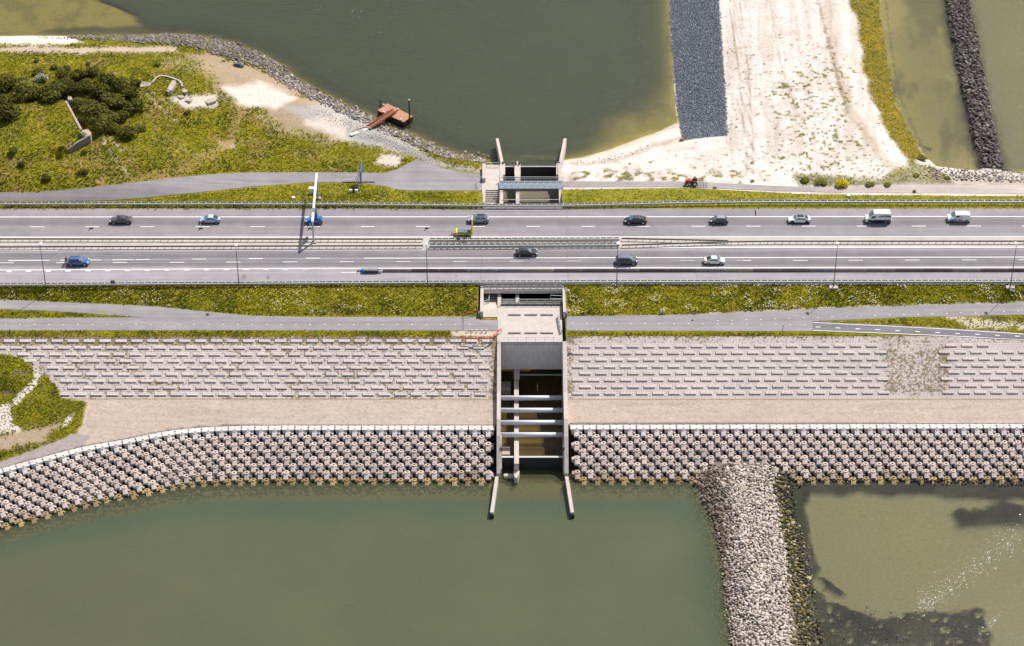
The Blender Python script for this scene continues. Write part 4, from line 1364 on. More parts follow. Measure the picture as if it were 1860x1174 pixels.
mb = MB(); mb.bbox(LW0 + 0.01, RW0 - 0.004, Y622 - 0.05, Y553, -2.5, DECK, 0.02)
sp('deck', mb, M_CONCW)
mb = MB(); mb.box(LW1 + 0.003, RW0 - 0.003, Y622, Y622 + 0.8, -8.6, -2.503)
sp('front_wall', mb, M_CONCG, 'grey shaded front wall hanging above the channel opening')
mb = MB(); mb.box(LW1 + 0.003, RW0 - 0.003, Y622 - 0.06, Y622 - 0.003, -8.62, -7.35)
sp('wall_lip', mb, M_CONCG)
mb = MB(); mb.box(LW1, RW0 - 0.004, Y553 - 0.42, Y553 + 0.25, DECK + 0.002, DECK + 0.32)
sp('deck_kerb', mb, M_CONCD, 'dark kerb along the back edge of the deck')
for py_ in (571.5, 604.5):
    for px_ in (935, 964.7, 993.5):
        xx, yy = W(px_, py_, DECK + .1); mb = MB()
        mb.bbox(xx - 1.28, xx + 1.28, yy - 0.24, yy + 0.24, DECK + .002, DECK + 0.34, 0.05)
        sp('hatch_kerb', mb, M_CONC)
# parapet walls beside the walkway, left bay and middle pier
mb = MB(); mb.bbox(-6.62, -5.95, Y(566.5, -0.25), Y_RS + 0.2, -8, -0.22, 0.04)
sp('parapet_wall', mb, M_CONCW)
mb = MB(); mb.bbox(RW0 + 0.25, RW1, Y(567, -0.25), Y_RS + 0.2, -8, -0.22, 0.04)
sp('parapet_wall', mb, M_CONCW)
for x0 in (-6.95, RW1 + 0.02):
    mb = MB(); yy = Y(567, -0.25); mb.box(x0, x0 + 0.3, yy - 0.06, yy + 0.7, -1.75, -0.5)
    sp('end_face_shade', mb, M_GRATE, 'blue grey block painting the shaded end face of the parapet')  # blue grey colour stands for the shade on the wall's end face
mb = MB()
ya, yb = Y(576, DECK), Y(560, DECK)
mb.hexa([(-5.95, ya, -3), (LW0 - .004, ya, -3), (LW0 - .004, yb, -3), (-5.95, yb, -3), (-5.95, ya, DECK), (LW0 - .004, ya, DECK), (LW0 - .004, yb, DECK - .05), (-5.95, yb, DECK - .05)])
mb.hexa([(-5.95, yb, -6), (LW0 - .004, yb, -6), (LW0 - .004, yb + 4.5, -6), (-5.95, yb + 4.5, -6), (-5.95, yb, DECK - .055), (LW0 - .004, yb, DECK - .055), (LW0 - .004, yb + 4.5, -3.0), (-5.95, yb + 4.5, -3.0)])
mb.box(-5.95, LW0 - .004, yb + 4.5, 14, -6, -3.02)
sp('walkway_ramp', mb, M_CONC)
mb = MB(); mb.bbox(LW0, LW1, Y553 + 0.26, 12.0, -15, -1.85, 0.02)
sp('pier', mb, M_CONC)
mb = MB(); mb.bbox(0.75, 1.5, Y553 + 0.26, 12.0, -15, -1.95, 0.02)
sp('pier', mb, M_CONC)
mb = MB(); mb.box(LW1 + .1, 0.4, Y(551, -3), Y(546, -3), -4.5, -2.7)
sp('cross_wall', mb, M_CONC)
# pier in the seaward channel and the things between its bays
mb = MB(); ye = Y(846, -10.2)
mb.bbox(0.42, 1.36, ye, Y622 + 0.5, -15, -9.7, 0.03)
mb.box(0.40, 1.55, Y(690, -9.5), Y622 + 0.4, -9.6, -8.62)
sp('channel_pier', mb, M_CONC)
mb = MB(); yt = Y(872, -12)
mb.prism([(0.55, yt), (1.1, yt), (1.42, ye - 0.9), (1.5, ye - .15), (0.28, ye - .15), (0.35, ye - 0.9)], -15, -11.4)
sp('pier_nose', mb, M_CONCW)
mb = MB(); mb.bbox(X(915, 863, SEA + .5), 0.45, Y(866, SEA + .5), Y(861, SEA + .5), -15, SEA + .6, .05)
sp('fish_sill', mb, M_CONC)
for a, b, c, d in ((909.5, 928, 693, 709), (909.5, 927, 812, 826)):
    mb = MB(); mb.bbox(LW1 + .02, X(b, 700, -11.5), Y(d, -11.4), Y(c, -11.4), -15, -11.4, .05)
    sp('bay_weir', mb, M_OLD)
for py_ in (722.4, 744.9, 767.1, 789.4):
    yy = Y(py_, -8.9)
    mb = MB(); mb.tube((LW1 - .1, yy, -9.0), (RW0 + .1, yy, -9.0), 0.5, n=20)
    sp('strut_pipe', mb, M_STRUT, smooth=True)
yg = Y(830, -10.0)
mb = MB(); mb.box(1.36, RW0 - .03, yg - 0.2, yg + 0.2, -14, -10.1); mb.box(LW1 + .03, 0.42, yg - 0.2, yg + 0.2, -14, -10.1)
sp('gate', mb, M_BLACKST, 'black steel gate across the seaward end')
mb = MB(); mb.box(1.37, RW0 - .04, yg - 0.24, yg + 0.24, -10.09, -9.98); mb.box(LW1 + .04, 0.41, yg - 0.24, yg + 0.24, -10.09, -9.98)
sp('gate_cap', mb, M_GALV)
for x0, x1 in ((LW1 - .12, LW1 + .30), (RW0 - .30, RW0 + .12)):
    mb = MB(); mb.box(x0, x1, yg + 0.7, yg + 1.5, -9.6, -8.2)
    sp('gate_slot_shade', mb, M_CONCD, 'dark block painting the shade of a stop log recess in the channel wall')  # solid dark block, its colour stands for the shade in a recess
mb = MB(); mb.bar((1.4, Y(681, -9.7), -9.7), (RW0, Y(681, -9.7), -9.7), 0.22, 0.22)
sp('cross_beam', mb, M_GALV)

# ---------------------------------------------------------------- the sluice, lake side
lks = thing('lake_sluice', 'pale concrete sluice mouth with steps and platform on the lake side', 'sluice', (4, 30, -3.2))
LX0, LX1, QX0, QX1 = -2.78, -1.98, 10.48, 11.28
mb = MB(); mb.bbox(LX0, LX1, 13.0, Y(300, -3.3), -10, -3.1, .03); sp('side_wall', mb, M_CONC, par=lks)
mb = MB(); mb.bbox(QX0, QX1, 13.0, Y(296, -3.3), -10, -2.9, .03); sp('side_wall', mb, M_CONCW, par=lks)
for x0, x1 in ((LX0 + .06, LX1 + .42), (QX0 - .42, QX1 - .06)):
    mb = MB(); y0 = Y(318, -3.3); y1 = Y(297, -3.3)
    mb.prism([(x0, y0), (x1, y0), (x1, y1 - .5), (x1 - .3, y1), (x0 + .3, y1), (x0, y1 - .5)], -10, -3.18)
    sp('gate_pilaster', mb, M_CONC, par=lks)
for a, b in (((912.5, 299), (903, 251)), ((1018, 296), (1026.5, 251))):
    (xa, ya), (xb, yb) = W(*a, -3.6), W(*b, -4.6)
    mb = MB(); d = np.array((xb - xa, yb - ya)); n_ = np.array((-d[1], d[0])) / np.hypot(*d) * .34
    p = [(xa + n_[0], ya + n_[1]), (xa - n_[0], ya - n_[1]), (xb - n_[0], yb - n_[1]), (xb + n_[0], yb + n_[1])]
    mb.prism(p, -10, [-3.3, -3.3, -4.7, -4.7])
    sp('wing_wall', mb, M_CONC, par=lks)
yp0, yp1 = 13.0, Y(294, -3.5)
mb = MB()
mb.prism([(0.85, yp0), (1.65, yp0), (1.65, Y(332, -3.5)), (1.95, Y(316, -3.5)), (1.95, yp1 - 1.0), (1.7, yp1 - .3), (1.45, yp1), (1.05, yp1), (.8, yp1 - .3), (.55, yp1 - 1.0), (.55, Y(316, -3.5)), (.85, Y(332, -3.5))], -10, -3.4)
sp('channel_pier', mb, M_CONC, par=lks)
ygl = Y(303, -4.0)
mb = MB(); mb.box(LX1 + .2, .6, ygl - .2, ygl + .1, -10, -4.1); mb.box(1.9, QX0 - .2, ygl - .2, ygl + .1, -10, -4.1)
sp('gate', mb, M_BLACKST, 'black lake gate in shadow', par=lks)
mb = MB(); mb.box(LX1, QX0, ygl - .12, ygl + .14, -4.09, -3.92)
sp('gate_cap', mb, M_GALV, par=lks)
mb = MB(); mb.bar((LX1 - .2, Y(322, -3), -3.05), (QX0 + .2, Y(322, -3), -3.05), .14); sp('guard_bar', mb, M_GALV, par=lks)
mb = MB(); mb.bar((LX1 - .2, Y(363, -3), -3.0), (QX0 + .2, Y(363, -3), -3.0), .12); sp('guard_bar', mb, M_GALV, par=lks)
for px_ in (913.5, 936.8, 943.0, 1016):
    xx = X(px_, 303, -3.0); mb = MB(); mb.tube((xx, ygl, -3.4), (xx, ygl, -2.75), .24, n=10)
    sp('hoist_post', mb, M_BLACKST, par=lks)
mb = MB()
y345, y331, y301 = Y(345, -3.2), Y(331, -3.2), Y(301, -3.3)
mb.box(-6.75, LX0 - .004, y345, y301, -9, -3.22)
sp('platform', mb, M_CONCW, par=lks)
mb = MB(); mb.bbox(-6.75, -5.95, y331 + .1, Y(298, -2.4), -3.23, -2.25, .05); sp('kerb_wall', mb, M_CONC, par=lks)
mb = MB(); mb.bbox(-6.75, -5.95, Y(369, -2.6), y345 - .15, -9, -2.5, .05); sp('kerb_wall', mb, M_CONCW, par=lks)
for i in range(7):
    mb = MB(); mb.box(-5.94, LX0 - .01, y345 - .4 * (i + 1) - (0 if i < 6 else 9.5), y345 - .4 * i - .003, -9, -3.22 - .25 * (i + 1))
    sp('step', mb, M_CONCW, par=lks)
# footbridge
fb = thing('footbridge', 'blue grey footbridge of steel panels over the lake side channel', 'footbridge', (4, 29, -2.8))
x0, x1 = -2.9, 11.45
y0, y1 = Y(343, -2.8), Y(328.5, -2.8)
NPAN = 10
for i in range(NPAN):
    a = x0 + (x1 - x0) * i / NPAN; b = x0 + (x1 - x0) * (i + 1) / NPAN
    mb = MB(); mb.bbox(a + .05, b - .05, y0 + .14, y1 - .14, -2.9, -2.8, .015)
    sp('deck_panel', mb, M_GRATE, par=fb)
mb = MB()
for i in range(NPAN + 1):
    a = x0 + (x1 - x0) * i / NPAN
    mb.box(a - .045, a + .045, y0 + .1, y1 - .1, -2.98, -2.785)
sp('cross_member', mb, M_GALV, par=fb)
for yy in (y0, y1 - .14):
    mb = MB(); mb.box(x0, x1, yy, yy + .14, -3.5, -2.78); sp('edge_girder', mb, M_GRATE, par=fb)
for yy in (y0 + .06, y1 - .08):
    mb = MB()
    for i in range(NPAN + 1):
        a = x0 + (x1 - x0) * i / NPAN
        mb.bar((a, yy, -2.79), (a, yy, -1.75), .07)
    mb.bar((x0, yy, -1.75), (x1, yy, -1.75), .09); mb.bar((x0, yy, -2.25), (x1, yy, -2.25), .05)
    sp('railing', mb, M_GALV, par=fb)

# road bridge that carries both carriageways over the channel
rbg = thing('road_bridge', 'concrete road bridge carrying the motorway over the sluice channel', 'bridge', (2, 0, -.9))
mb = MB(); mb.box(LW0 - 3.9, RW1 + .3, Y_RS + .1, Y_RN - .1, -1.0, -0.008); sp('bridge_slab', mb, M_CONC, par=rbg)
mb = MB(); yb = Y_RS
mb.hexa([(-5.93, yb - .96, -1.5), (RW0 + .24, yb - .96, -1.5), (RW0 + .24, yb - .02, -1.45), (-5.93, yb - .02, -1.45), (-5.93, yb - .95, -.84), (RW0 + .24, yb - .95, -.84), (RW0 + .24, yb - .05, -.30), (-5.93, yb - .05, -.30)])
sp('edge_beam', mb, concrete('bounce_lit_beam_concrete', (.74, .66, .60), .12), par=rbg)  # lightened and sloped: bounced light put into colour and shape
mb = MB(); mb.box(-5.93, RW0 + .22, yb - .06, yb + .1, -.48, -.012); sp('coping', mb, M_CONCW, par=rbg)
mb = MB(); mb.box(LW0 - 3.8, RW1 + .2, Y_RN - .1, Y_RN + .9, -1.2, -.05); sp('edge_beam', mb, M_CONCW, par=rbg)

# railings and small fittings round the sluice
def railing(label, pts, z0, z1, r=.05, mat=None, cat='railing', name='railing'):
    t = thing(name, label, cat, (*pts[0], z0))
    rl = MB()
    for p, q in zip(pts[:-1], pts[1:]):
        L = math.hypot(q[0] - p[0], q[1] - p[1]); n = max(1, round(L / 1.9))
        for zz in (z1, (z0 + z1) / 2):
            rl.bar((*p, zz), (*q, zz), r * 1.6)
        for i in range(n + 1):
            a = (p[0] + (q[0] - p[0]) * i / n, p[1] + (q[1] - p[1]) * i / n)
            if i == 0 and p is not pts[0]:
                continue
            mb = MB(); mb.bar((*a, z0), (*a, z1), r * 1.7)
            sp('post', mb, mat or M_GALV, par=t)
    sp('rail', rl, mat or M_GALV, par=t)
    return t


railing('thin grey railing along the back edge of the sluice deck', [(LW1, Y553 - .1), (RW0 + .2, Y553 - .1)], DECK + .3, DECK + 1.35)
railing('thin grey railing along the front edge of the sluice deck', [(LW1 - .3, Y622 + .15), (RW0, Y622 + .15)], DECK, DECK + 1.05, .03)
railing('slanted steel gate frame standing at the back corner of the deck', [W(1000, 548, DECK), W(1021, 549, DECK)], DECK, DECK + 1.6, .05)
railing('grey railing on the left wall of the lake side platform', [W(884, 303, -3.2), W(906, 303, -3.2)], -3.2, -2.1, .05)
railing('grey railing beside the path at the lake side steps', [W(868, 344, -3.2), W(867, 332, -3.2), W(875, 328, -3.2)], -3.2, -2.1, .04)
railing('folded grey barrier frames leaning on the right side of the deck', [W(1014, 576, DECK), W(1017, 594, DECK), W(1020, 606, DECK)], DECK, DECK + .9, .09, M_GALVD)
railing('short grey railing on the ramp of the left walkway', [W(878.5, 552, -2.2), W(888, 550, -2.4), W(889, 543, -2.8)], -2.7, -1.6, .06)

# orange safety rail
t = thing('safety_rail', 'orange red plastic rail along the paving beside the sluice deck', 'safety rail', (*W(840, 613, -1), -1.7))
mb = MB()
pp = [(839.5, 612.5), (845, 614.3), (870, 614.0), (890, 613.8), (896, 611.5), (903, 603), (910.5, 597.3)]
q = [(*W(a, b, -.75), -.75) for a, b in pp]
for a, b in zip(q[:-1], q[1:]):
    mb.tube(a, b, .16, n=8)
sp('rail', mb, M_ORANGE, par=t, smooth=True)
for a in (q[0], q[2], q[3], q[5], q[6]):
    mb = MB(); mb.bar((a[0], a[1], -2.0), a, .12); sp('post', mb, M_ORANGE, par=t)
t = thing('tape_fence', 'thin orange tape fence crossing the grass to the parapet end', 'tape fence', (*W(841, 574, PATH), PATH))
mb = MB(); a = (*W(841, 572, -.8), -.8); b = (*W(868, 562, -.2), -.2); mb.bar(a, b, .06, .12); sp('tape', mb, M_ORANGE, par=t)
for p in (a, b):
    mb = MB(); mb.bar((p[0], p[1], p[2] - 1.3), p, .07); sp('post', mb, M_ORANGE, par=t)
mb = MB(); gline(mb, (841.2, 577), (841.2, 600.5), .22, .07); obj('drain_channel', mb, M_CONCD, kind='structure')

for side, xs, lab in (('left', [848.5, 857.5, 866.5, 875.5, 884], 'small white post beside the gravel strip left of the sluice'), ('right', [1047.5, 1057, 1067.5, 1076.5, 1086], 'small white post on the grass strip right of the sluice')):
    base = None
    for px_ in xs:
        x_, y_, z_ = g1(px_, 604)
        mb = MB(); mb.bbox(-.09, .09, -.09, .09, -.2, .75, .02)
        if base is None:
            base = obj('marker_post', mb, M_WHITE); o = base
        else:
            o = base.copy(); COL.objects.link(o)
        o.location = (x_, y_, z_); tag(o, lab, 'post', 'white posts %s of the sluice' % side)
for px_, py_, w_, lab in ((1031, 529.5, 'a', 'concrete drain box on the grass near the road edge'), (1032, 565.5, 'b', 'concrete drain box on the grass beside the parapet end'), (1036, 640.5, 'c', 'concrete drain box at the top of the paved slope')):
    x_, y_, z_ = g1(px_, py_)
    t = thing('drain_box', lab, 'drain box', (x_, y_, z_), 0, None)
    mb = MB(); mb.bbox(-.42, .42, -.36, .36, -.3, .28, .05); obj('box', mb, M_CONCW, t)
    mb = MB(); mb.box(-.3, .1, -.2, .12, .27, .292); obj('hole_shade', mb, M_HOLE, t)  # dark plate painted for the shade of the open hole

# ---------------------------------------------------------------- guard rails
def resample(pts, step):
    a = np.array(pts, float); L = np.concatenate([[0], np.cumsum(np.hypot(*np.diff(a, axis=0).T))])
    n = max(2, int(round(L[-1] / step)) + 1); s = np.linspace(0, L[-1], n)
    return np.stack([np.interp(s, L, a[:, 0]), np.interp(s, L, a[:, 1])], 1)


_pm = {}


def post_mesh(kind, gap):
    if (kind, gap) not in _pm:
        mb = MB()
        if kind == 'double':
            mb.box(-.05, .05, gap / 2 - .06, gap / 2 + .06, -1.2, .62)
            mb.box(-.07, .07, -.02, gap + .02, .66, .82)
        else:
            mb.box(-.05, .05, .09, .19, -.4, .72)
        me = bpy.data.meshes.new('post'); me.from_pydata(mb.v, [], mb.f); me.update(); me.materials.append(M_GALV)
        _pm[(kind, gap)] = me
    return _pm[(kind, gap)]


def guard_rail(label, pxpts, kind, step, gap=.62, group=None, mat=None):
    pts = [W(a, b, .78) for a, b in pxpts]
    pts = resample([(float(a), float(b)) for a, b in pts], step)
    t = thing('guard_rail', label, 'guard rail', (float(pts[0][0]), float(pts[0][1]), 0), 0, group)
    fr = MB(); rr = MB(); lo = MB()
    for p, q in zip(pts[:-1], pts[1:]):
        if kind == 'double':
            fr.bar((p[0], p[1], .72), (q[0], q[1], .72), .2, .14)
            lo.bar((p[0], p[1] - .02, .50), (q[0], q[1] - .02, .50), .07, .27)
            rr.bar((p[0], p[1] + gap, .56), (q[0], q[1] + gap, .56), .1, .46)
        else:
            fr.bar((p[0], p[1], .60), (q[0], q[1], .60), .13, .34)
    sp('beam', fr, M_GALV if kind == 'double' else M_BEAMSHADE, par=t)
    if rr.v:
        sp('lower_beam', lo, M_GALVD, par=t); sp('rear_beam', rr, M_GALVD, par=t)
    me = post_mesh(kind, gap)
    for p in pts:
        if -133 < p[0] < 133:
            o = bpy.data.objects.new('post', me); COL.objects.link(o); o.parent = t
            o.location = (p[0] - pts[0][0], p[1] - pts[0][1], 0)
    return t


guard_rail('long double guard rail on the far edge by the service path', [(-250, 370.2), (0, 370.2), (440, 370), (640, 370.6), (800, 372.2), (900, 373.3), (1020, 373), (1100, 371.5), (1200, 369), (1300, 367.2), (1400, 366.4), (1860, 366.6), (2100, 366.6)], 'double', 1.57)
guard_rail('long double guard rail along the near edge above the grass verge', [(-250, 518.5), (0, 517.2), (440, 514.6), (900, 512.3), (1400, 511.4), (1860, 511), (2100, 511)], 'double', 1.4, .55)
guard_rail('upper median guard rail with single beam, from the left up to the bridge', [(-250, 432.9), (0, 433.0), (768, 433.3)], 'single', 1.57)
guard_rail('lower median guard rail with single beam, from the left up to the bridge', [(-250, 447.6), (0, 447.3), (440, 446.0), (768, 445.2)], 'single', 1.57)
guard_rail('upper double guard rail in the median over the bridge', [(780, 435.5), (1125, 434.0)], 'double', 1.38, .6)
guard_rail('lower double guard rail in the median over the bridge', [(780, 446.5), (1125, 444.6)], 'double', 1.38, .6)
guard_rail('tapering upper guard rail in the median right of the bridge', [(1130, 432.0), (1323, 436.2)], 'single', 1.57)
guard_rail('guard rail that runs on alone in the median to the far right', [(1130, 444.3), (1323, 438.2), (1400, 437.2), (1860, 437.0), (2100, 437)], 'single', 1.57)

# ---------------------------------------------------------------- concrete barrier, impact cushion
tones = [(.20, .16, .15), (.33, .29, .265), (.42, .37, .28), (.24, .20, .185), (.30, .275, .28), (.17, .14, .13), (.38, .33, .29)]
TN = ['dark brown', 'mid grey', 'sandy', 'brownish grey', 'cool grey', 'blackened', 'pale grey']
bar_me = []
for k, c in enumerate(tones):
    mb = MB()
    sec = [(-.26, 0), (.26, 0), (.26, .08), (.16, .24), (.13, .62), (-.13, .62), (-.16, .24), (-.26, .08)]
    n = len(sec)
    vs_ = [(x_, a, b) for x_ in (-2.98, 2.98) for a, b in sec]
    fs_ = [tuple(range(n)), tuple(range(2 * n - 1, n - 1, -1))] + [(i, n + i, n + (i + 1) % n, (i + 1) % n) for i in range(n)]
    mb.add(vs_, [f[::-1] for f in fs_])
    bar_me.append(to_mesh('barrier_segment', mb, [concrete('barrier_' + TN[k].replace(' ', '_'), c, .35)]))
seq = [1, 5, 0, 4, 4, 2, 3, 0, 3, 5, 0, 4, 2, 3, 0, 4, 6, 1, 3, 0, 6, 3, 5, 1, 2]
xk = X(695, 491, .4) + 3.0
cnt = {}
for k, tkind in enumerate(seq):
    xx = xk + 6.02 * k
    p0 = P(xx, -10.4, .5)[0]
    yy = Y(489.6 - (p0 - 695) * 0.0006, .55)
    o = bpy.data.objects.new('barrier_segment', bar_me[tkind]); COL.objects.link(o); o.location = (xx, yy, 0.0)
    near = 'beside the yellow and black cushion' if k == 0 else ('left of the sluice' if p0 < 880 else 'over the sluice' if p0 < 1030 else 'between the sluice and the tall lamp post' if p0 < 1500 else 'towards the far right lamp post')
    cnt.setdefault((TN[tkind], near), 0); cnt[(TN[tkind], near)] += 1
    o['category'] = 'barrier segment'; o['_k'] = k; o['group'] = 'concrete barrier segments along the hard shoulder'
    o['label'] = '%s%s concrete barrier segment %s' % (['', '', 'second ', 'third ', 'fourth ', 'fifth '][cnt[(TN[tkind], near)]], TN[tkind], near)
    del o['_k']
cu = thing('impact_cushion', 'long dark grated impact cushion in front of the concrete barrier', 'impact cushion', (*W(676, 492, .4), 0))
mb = MB(); mb.bbox(-1.75, 1.3, -.45, .45, .1, .75, .06); obj('body', mb, plain('cushion_grey', (.07, .075, .085), .6), cu)
for i in range(9):
    mb = MB(); mb.box(-1.7 + .33 * i, -1.55 + .33 * i, -.47, .47, .7, .82); obj('rib', mb, M_GALVD, cu)
mb = MB(); mb.bbox(-2.15, -1.78, -.4, .4, .05, .8, .05); obj('nose', mb, M_BLUE, cu)
mb = MB(); mb.bbox(1.32, 2.0, -.28, .28, .1, .7, .05); obj('transition', mb, M_WHITE, cu)
mb = MB(); mb.box(1.3, 2.05, -.1, .05, .7, .8); obj('strap', mb, M_RUST, cu)


def delineator(px_, py_, label, red=False):
    x_, y_ = W(px_, py_, 0)
    t = thing('delineator', label, 'road delineator', (x_, y_, .02), random.uniform(-.2, .2), 'plastic delineators on the lane line' if not red else None)
    mb = MB(); mb.bbox(-.42, .42, -.2, .2, 0, .12, .04); obj('base', mb, M_BLACK, t)
    mb = MB(); mb.box(-.03, .03, -.13, .13, .12, 1.15); obj('board', mb, M_RED if red else M_WHITE, t)
    mb = MB()
    for zz in (.3, .65, 1.0):
        mb.box(-.034, .034, -.134, .134, zz - .1, zz + .06)
    obj('stripe', mb, M_BLUE if not red else M_WHITE, t)


delineator(166, 415.5, 'thin striped delineator left of the brown saloon')
delineator(365, 415.5, 'thin striped delineator beside the pale blue hatchback')
delineator(563.5, 415.5, 'thin striped delineator under the gantry by the blue car')
delineator(775.5, 415.5, 'thin striped delineator left of the yellow trailer')
delineator(652, 493, 'blue delineator board on the dark foot before the cushion')
delineator(657.5, 492.5, 'red delineator board touching the impact cushion', True)

# ---------------------------------------------------------------- lamp posts
def lamp(px_, py_, label, h=10.6):
    x_, y_, z_ = g1(px_, py_, -.3)
    t = thing('street_lamp', label, 'street lamp', (x_, y_, z_), 0, 'lamp posts along the near verge')
    mb = MB(); mb.tube((0, 0, -.3), (0, 0, 1.2), .13, .12, 8); obj('base', mb, M_POLE, t, smooth=True)
    mb = MB(); mb.tube((0, 0, 1.2), (0, 0, h - .1), .10, .05, 8); obj('pole', mb, M_POLE, t, smooth=True)
    mb = MB(); mb.tube((0, 0, h - .12), (0, .5, h + .02), .05, .05, 8); obj('arm', mb, M_POLE, t, smooth=True)
    mb = MB(); mb.bbox(-.27, .27, .28, 1.15, h - .02, h + .18, .07); obj('lamp_head', mb, M_WHITE, t)
    return (x_, y_, z_)


lamp(83.5, 523, 'tall thin lamp post below the blue estate car, leftmost of the row')
lamp(434.5, 525, 'tall thin lamp post between the blue estate car and the impact cushion')
lamp(776.5, 523.5, 'tall thin lamp post left of the sluice channel')
lamp(1120, 522, 'tall thin lamp post crossing the dark grey people carrier')
for px_, lb in ((1514, 'tall thin lamp post on a concrete pad right of the white hatchback'), (1835, 'tall thin lamp post on a concrete pad at the far right end')):
    p = lamp(px_, 522, lb)
    mb = MB(); mb.bbox(-.9, .9, -.55, .55, -.5, .16, .05); o = obj('lamp_pad', mb, M_CONCW); o.location = p
    tag(o, 'concrete pad round the foot of the lamp post ' + ('right of the white hatchback' if px_ < 1600 else 'at the far right end'), 'concrete pad')

# ---------------------------------------------------------------- gantry
xa, ya = W(569.5, 441, 0); xb, yb = W(578, 361, -.7)
ga = thing('sign_gantry', 'white steel gantry spanning the far carriageway above the blue car', 'gantry', (xa, ya, 0))
HT = 5.5
mb = MB(); mb.bar((xa, ya, -.2), (xa + .05, ya, HT - .1), .34); sp('post', mb, M_GALV, par=ga)
mb = MB(); mb.bar((xb, yb, -1.2), (xb - .05, yb, HT - .1), .3); sp('post', mb, M_GALV, par=ga)
mb = MB(); mb.bar((xa + .05, ya - .35, HT + .1), (xb - .05, yb + .35, HT + .1), .44, .42); sp('beam', mb, M_WHITE, par=ga)
for x_, y_, z_ in ((xa, ya, .02), (xb, yb, -.72)):
    mb = MB(); mb.bbox(x_ - .4, x_ + .6, y_ - .35, y_ + .35, z_ - .4, z_ + .3, .05); sp('footing', mb, M_CONCW, par=ga)
xs_, ys_ = W(570.3, 384, HT)
mb = MB(); mb.bbox(xs_ + .28, xs_ + .62, ys_ - 1.1, ys_ + 1.1, HT - 1.5, HT + .2, .06); sp('lane_sign', mb, M_BLACKST, 'dark lane signal box hung on the gantry', par=ga)
mb = MB(); mb.box(xs_ + .62, xs_ + .68, ys_ - .9, ys_ + .9, HT - 1.4, HT + .1); sp('sign_back', mb, M_GRATE, par=ga)
mb = MB(); mb.box(xs_ - .35, xs_ + .3, ys_ - .8, ys_ + .8, HT + .355, HT + .42); sp('hanger', mb, M_GRATE, par=ga)

# blue road sign seen edge-on, with its braced frame
sx, sy, sz = g1(656.5, 344, -3); sx2, sy2, sz2 = g1(656, 331, -3.2)
bs = thing('road_sign', 'tall blue road sign seen edge-on with steel braces behind', 'road sign', (sx, sy, sz))
mb = MB(); mb.box(sx - .06, sx + .08, sy - .3, sy + 4.6, sz + 1.7, sz + 4.9); sp('panel', mb, M_BLUE, par=bs)
mb = MB()
for k in range(5):
    mb.box(sx - .14, sx - .063, sy - .25, sy + 4.55, sz + 1.9 + .68 * k, sz + 2.0 + .68 * k)
sp('rail', mb, M_GALV, par=bs)
for k in range(3):
    yy = sy + .1 + 2.0 * k
    mb = MB(); mb.bar((sx - .2, yy, sz - .4), (sx - .2, yy, sz + 4.9), .13); sp('post', mb, M_GALV, par=bs)
    mb = MB(); mb.bar((sx - 1.6, yy, sz - .3), (sx - .2, yy, sz + 3.4), .1); mb.bar((sx - .9, yy, sz + 1.4), (sx - .2, yy, sz + .2), .07); mb.bar((sx - .55, yy, sz + 2.4), (sx - .2, yy, sz + 1.6), .07); sp('brace', mb, M_GALV, par=bs)
mb = MB(); y_ = Y(331.5, -3.2); mb.bbox(X(623, 331, -3.2), X(681, 331, -3.2), y_ - .25, y_ + .2, -3.6, -2.95, .03)
o = obj('kerb_slab', mb, M_CONCD); tag(o, 'long dark kerb slab behind the blue road sign', 'kerb')


def cabinet(px_, py_, w, d, h, label, mat=M_WHITE, cat='cabinet'):
    x_, y_, z_ = g1(px_, py_, -2)
    t = thing('cabinet', label, cat, (x_, y_, z_))
    mb = MB(); mb.box(-w / 2, w / 2, -d / 2, d / 2, -.5, h - .1); obj('body', mb, mat, t)
    mb = MB(); mb.bbox(-w / 2 - .05, w / 2 + .05, -d / 2 - .05, d / 2 + .05, h - .1, h + .02, .03); obj('lid', mb, M_WHITE, t)
    mb = MB(); mb.box(-w / 2 + .08, -.02, -d / 2 - .02, -d / 2 - .002, .1, h - .2); obj('door', mb, mat, t)
    mb = MB(); mb.box(.02, w / 2 - .08, -d / 2 - .02, -d / 2 - .002, .1, h - .2); obj('door', mb, mat, t)
    return t


cabinet(570, 352.5, 2.0, .9, 1.6, 'large white switch cabinet behind the gantry beam')
cabinet(637.5, 350, .62, .4, .75, 'small white cabinet, left one of two between gantry and sign')
cabinet(647.5, 350, .62, .4, .75, 'small white cabinet, right one of two beside the blue sign')
cabinet(533, 360.5, .6, .5, .3, 'low white box in the grass left of the gantry')
cabinet(1541, 358, .7, .5, .5, 'small white marker box by the guard rail under the yellow bush')


def plate_sign(px_, py_, h, label, ground=0.0, size=.8, tilt=0.0, mat=M_BLACKST):
    x_, y_ = W(px_, py_, ground)
    t = thing('traffic_sign', label, 'traffic sign', (x_, y_, ground), tilt)
    mb = MB(); mb.bar((0, 0, -.4), (0, 0, h), .07); obj('post', mb, M_GALVD, t)
    mb = MB(); mb.box(-size / 2, size / 2, -.06, -.02, h - size, h); obj('plate', mb, mat, t)
    mb = MB()
    for i in range(14):
        a, b = 2 * math.pi * i / 14, 2 * math.pi * (i + 1) / 14
        mb.bar((.26 * size * math.cos(a), -.07, h - size / 2 + .26 * size * math.sin(a)), (.26 * size * math.cos(b), -.07, h - size / 2 + .26 * size * math.sin(b)), .07 * size)
    obj('ring', mb, M_GALV, t)


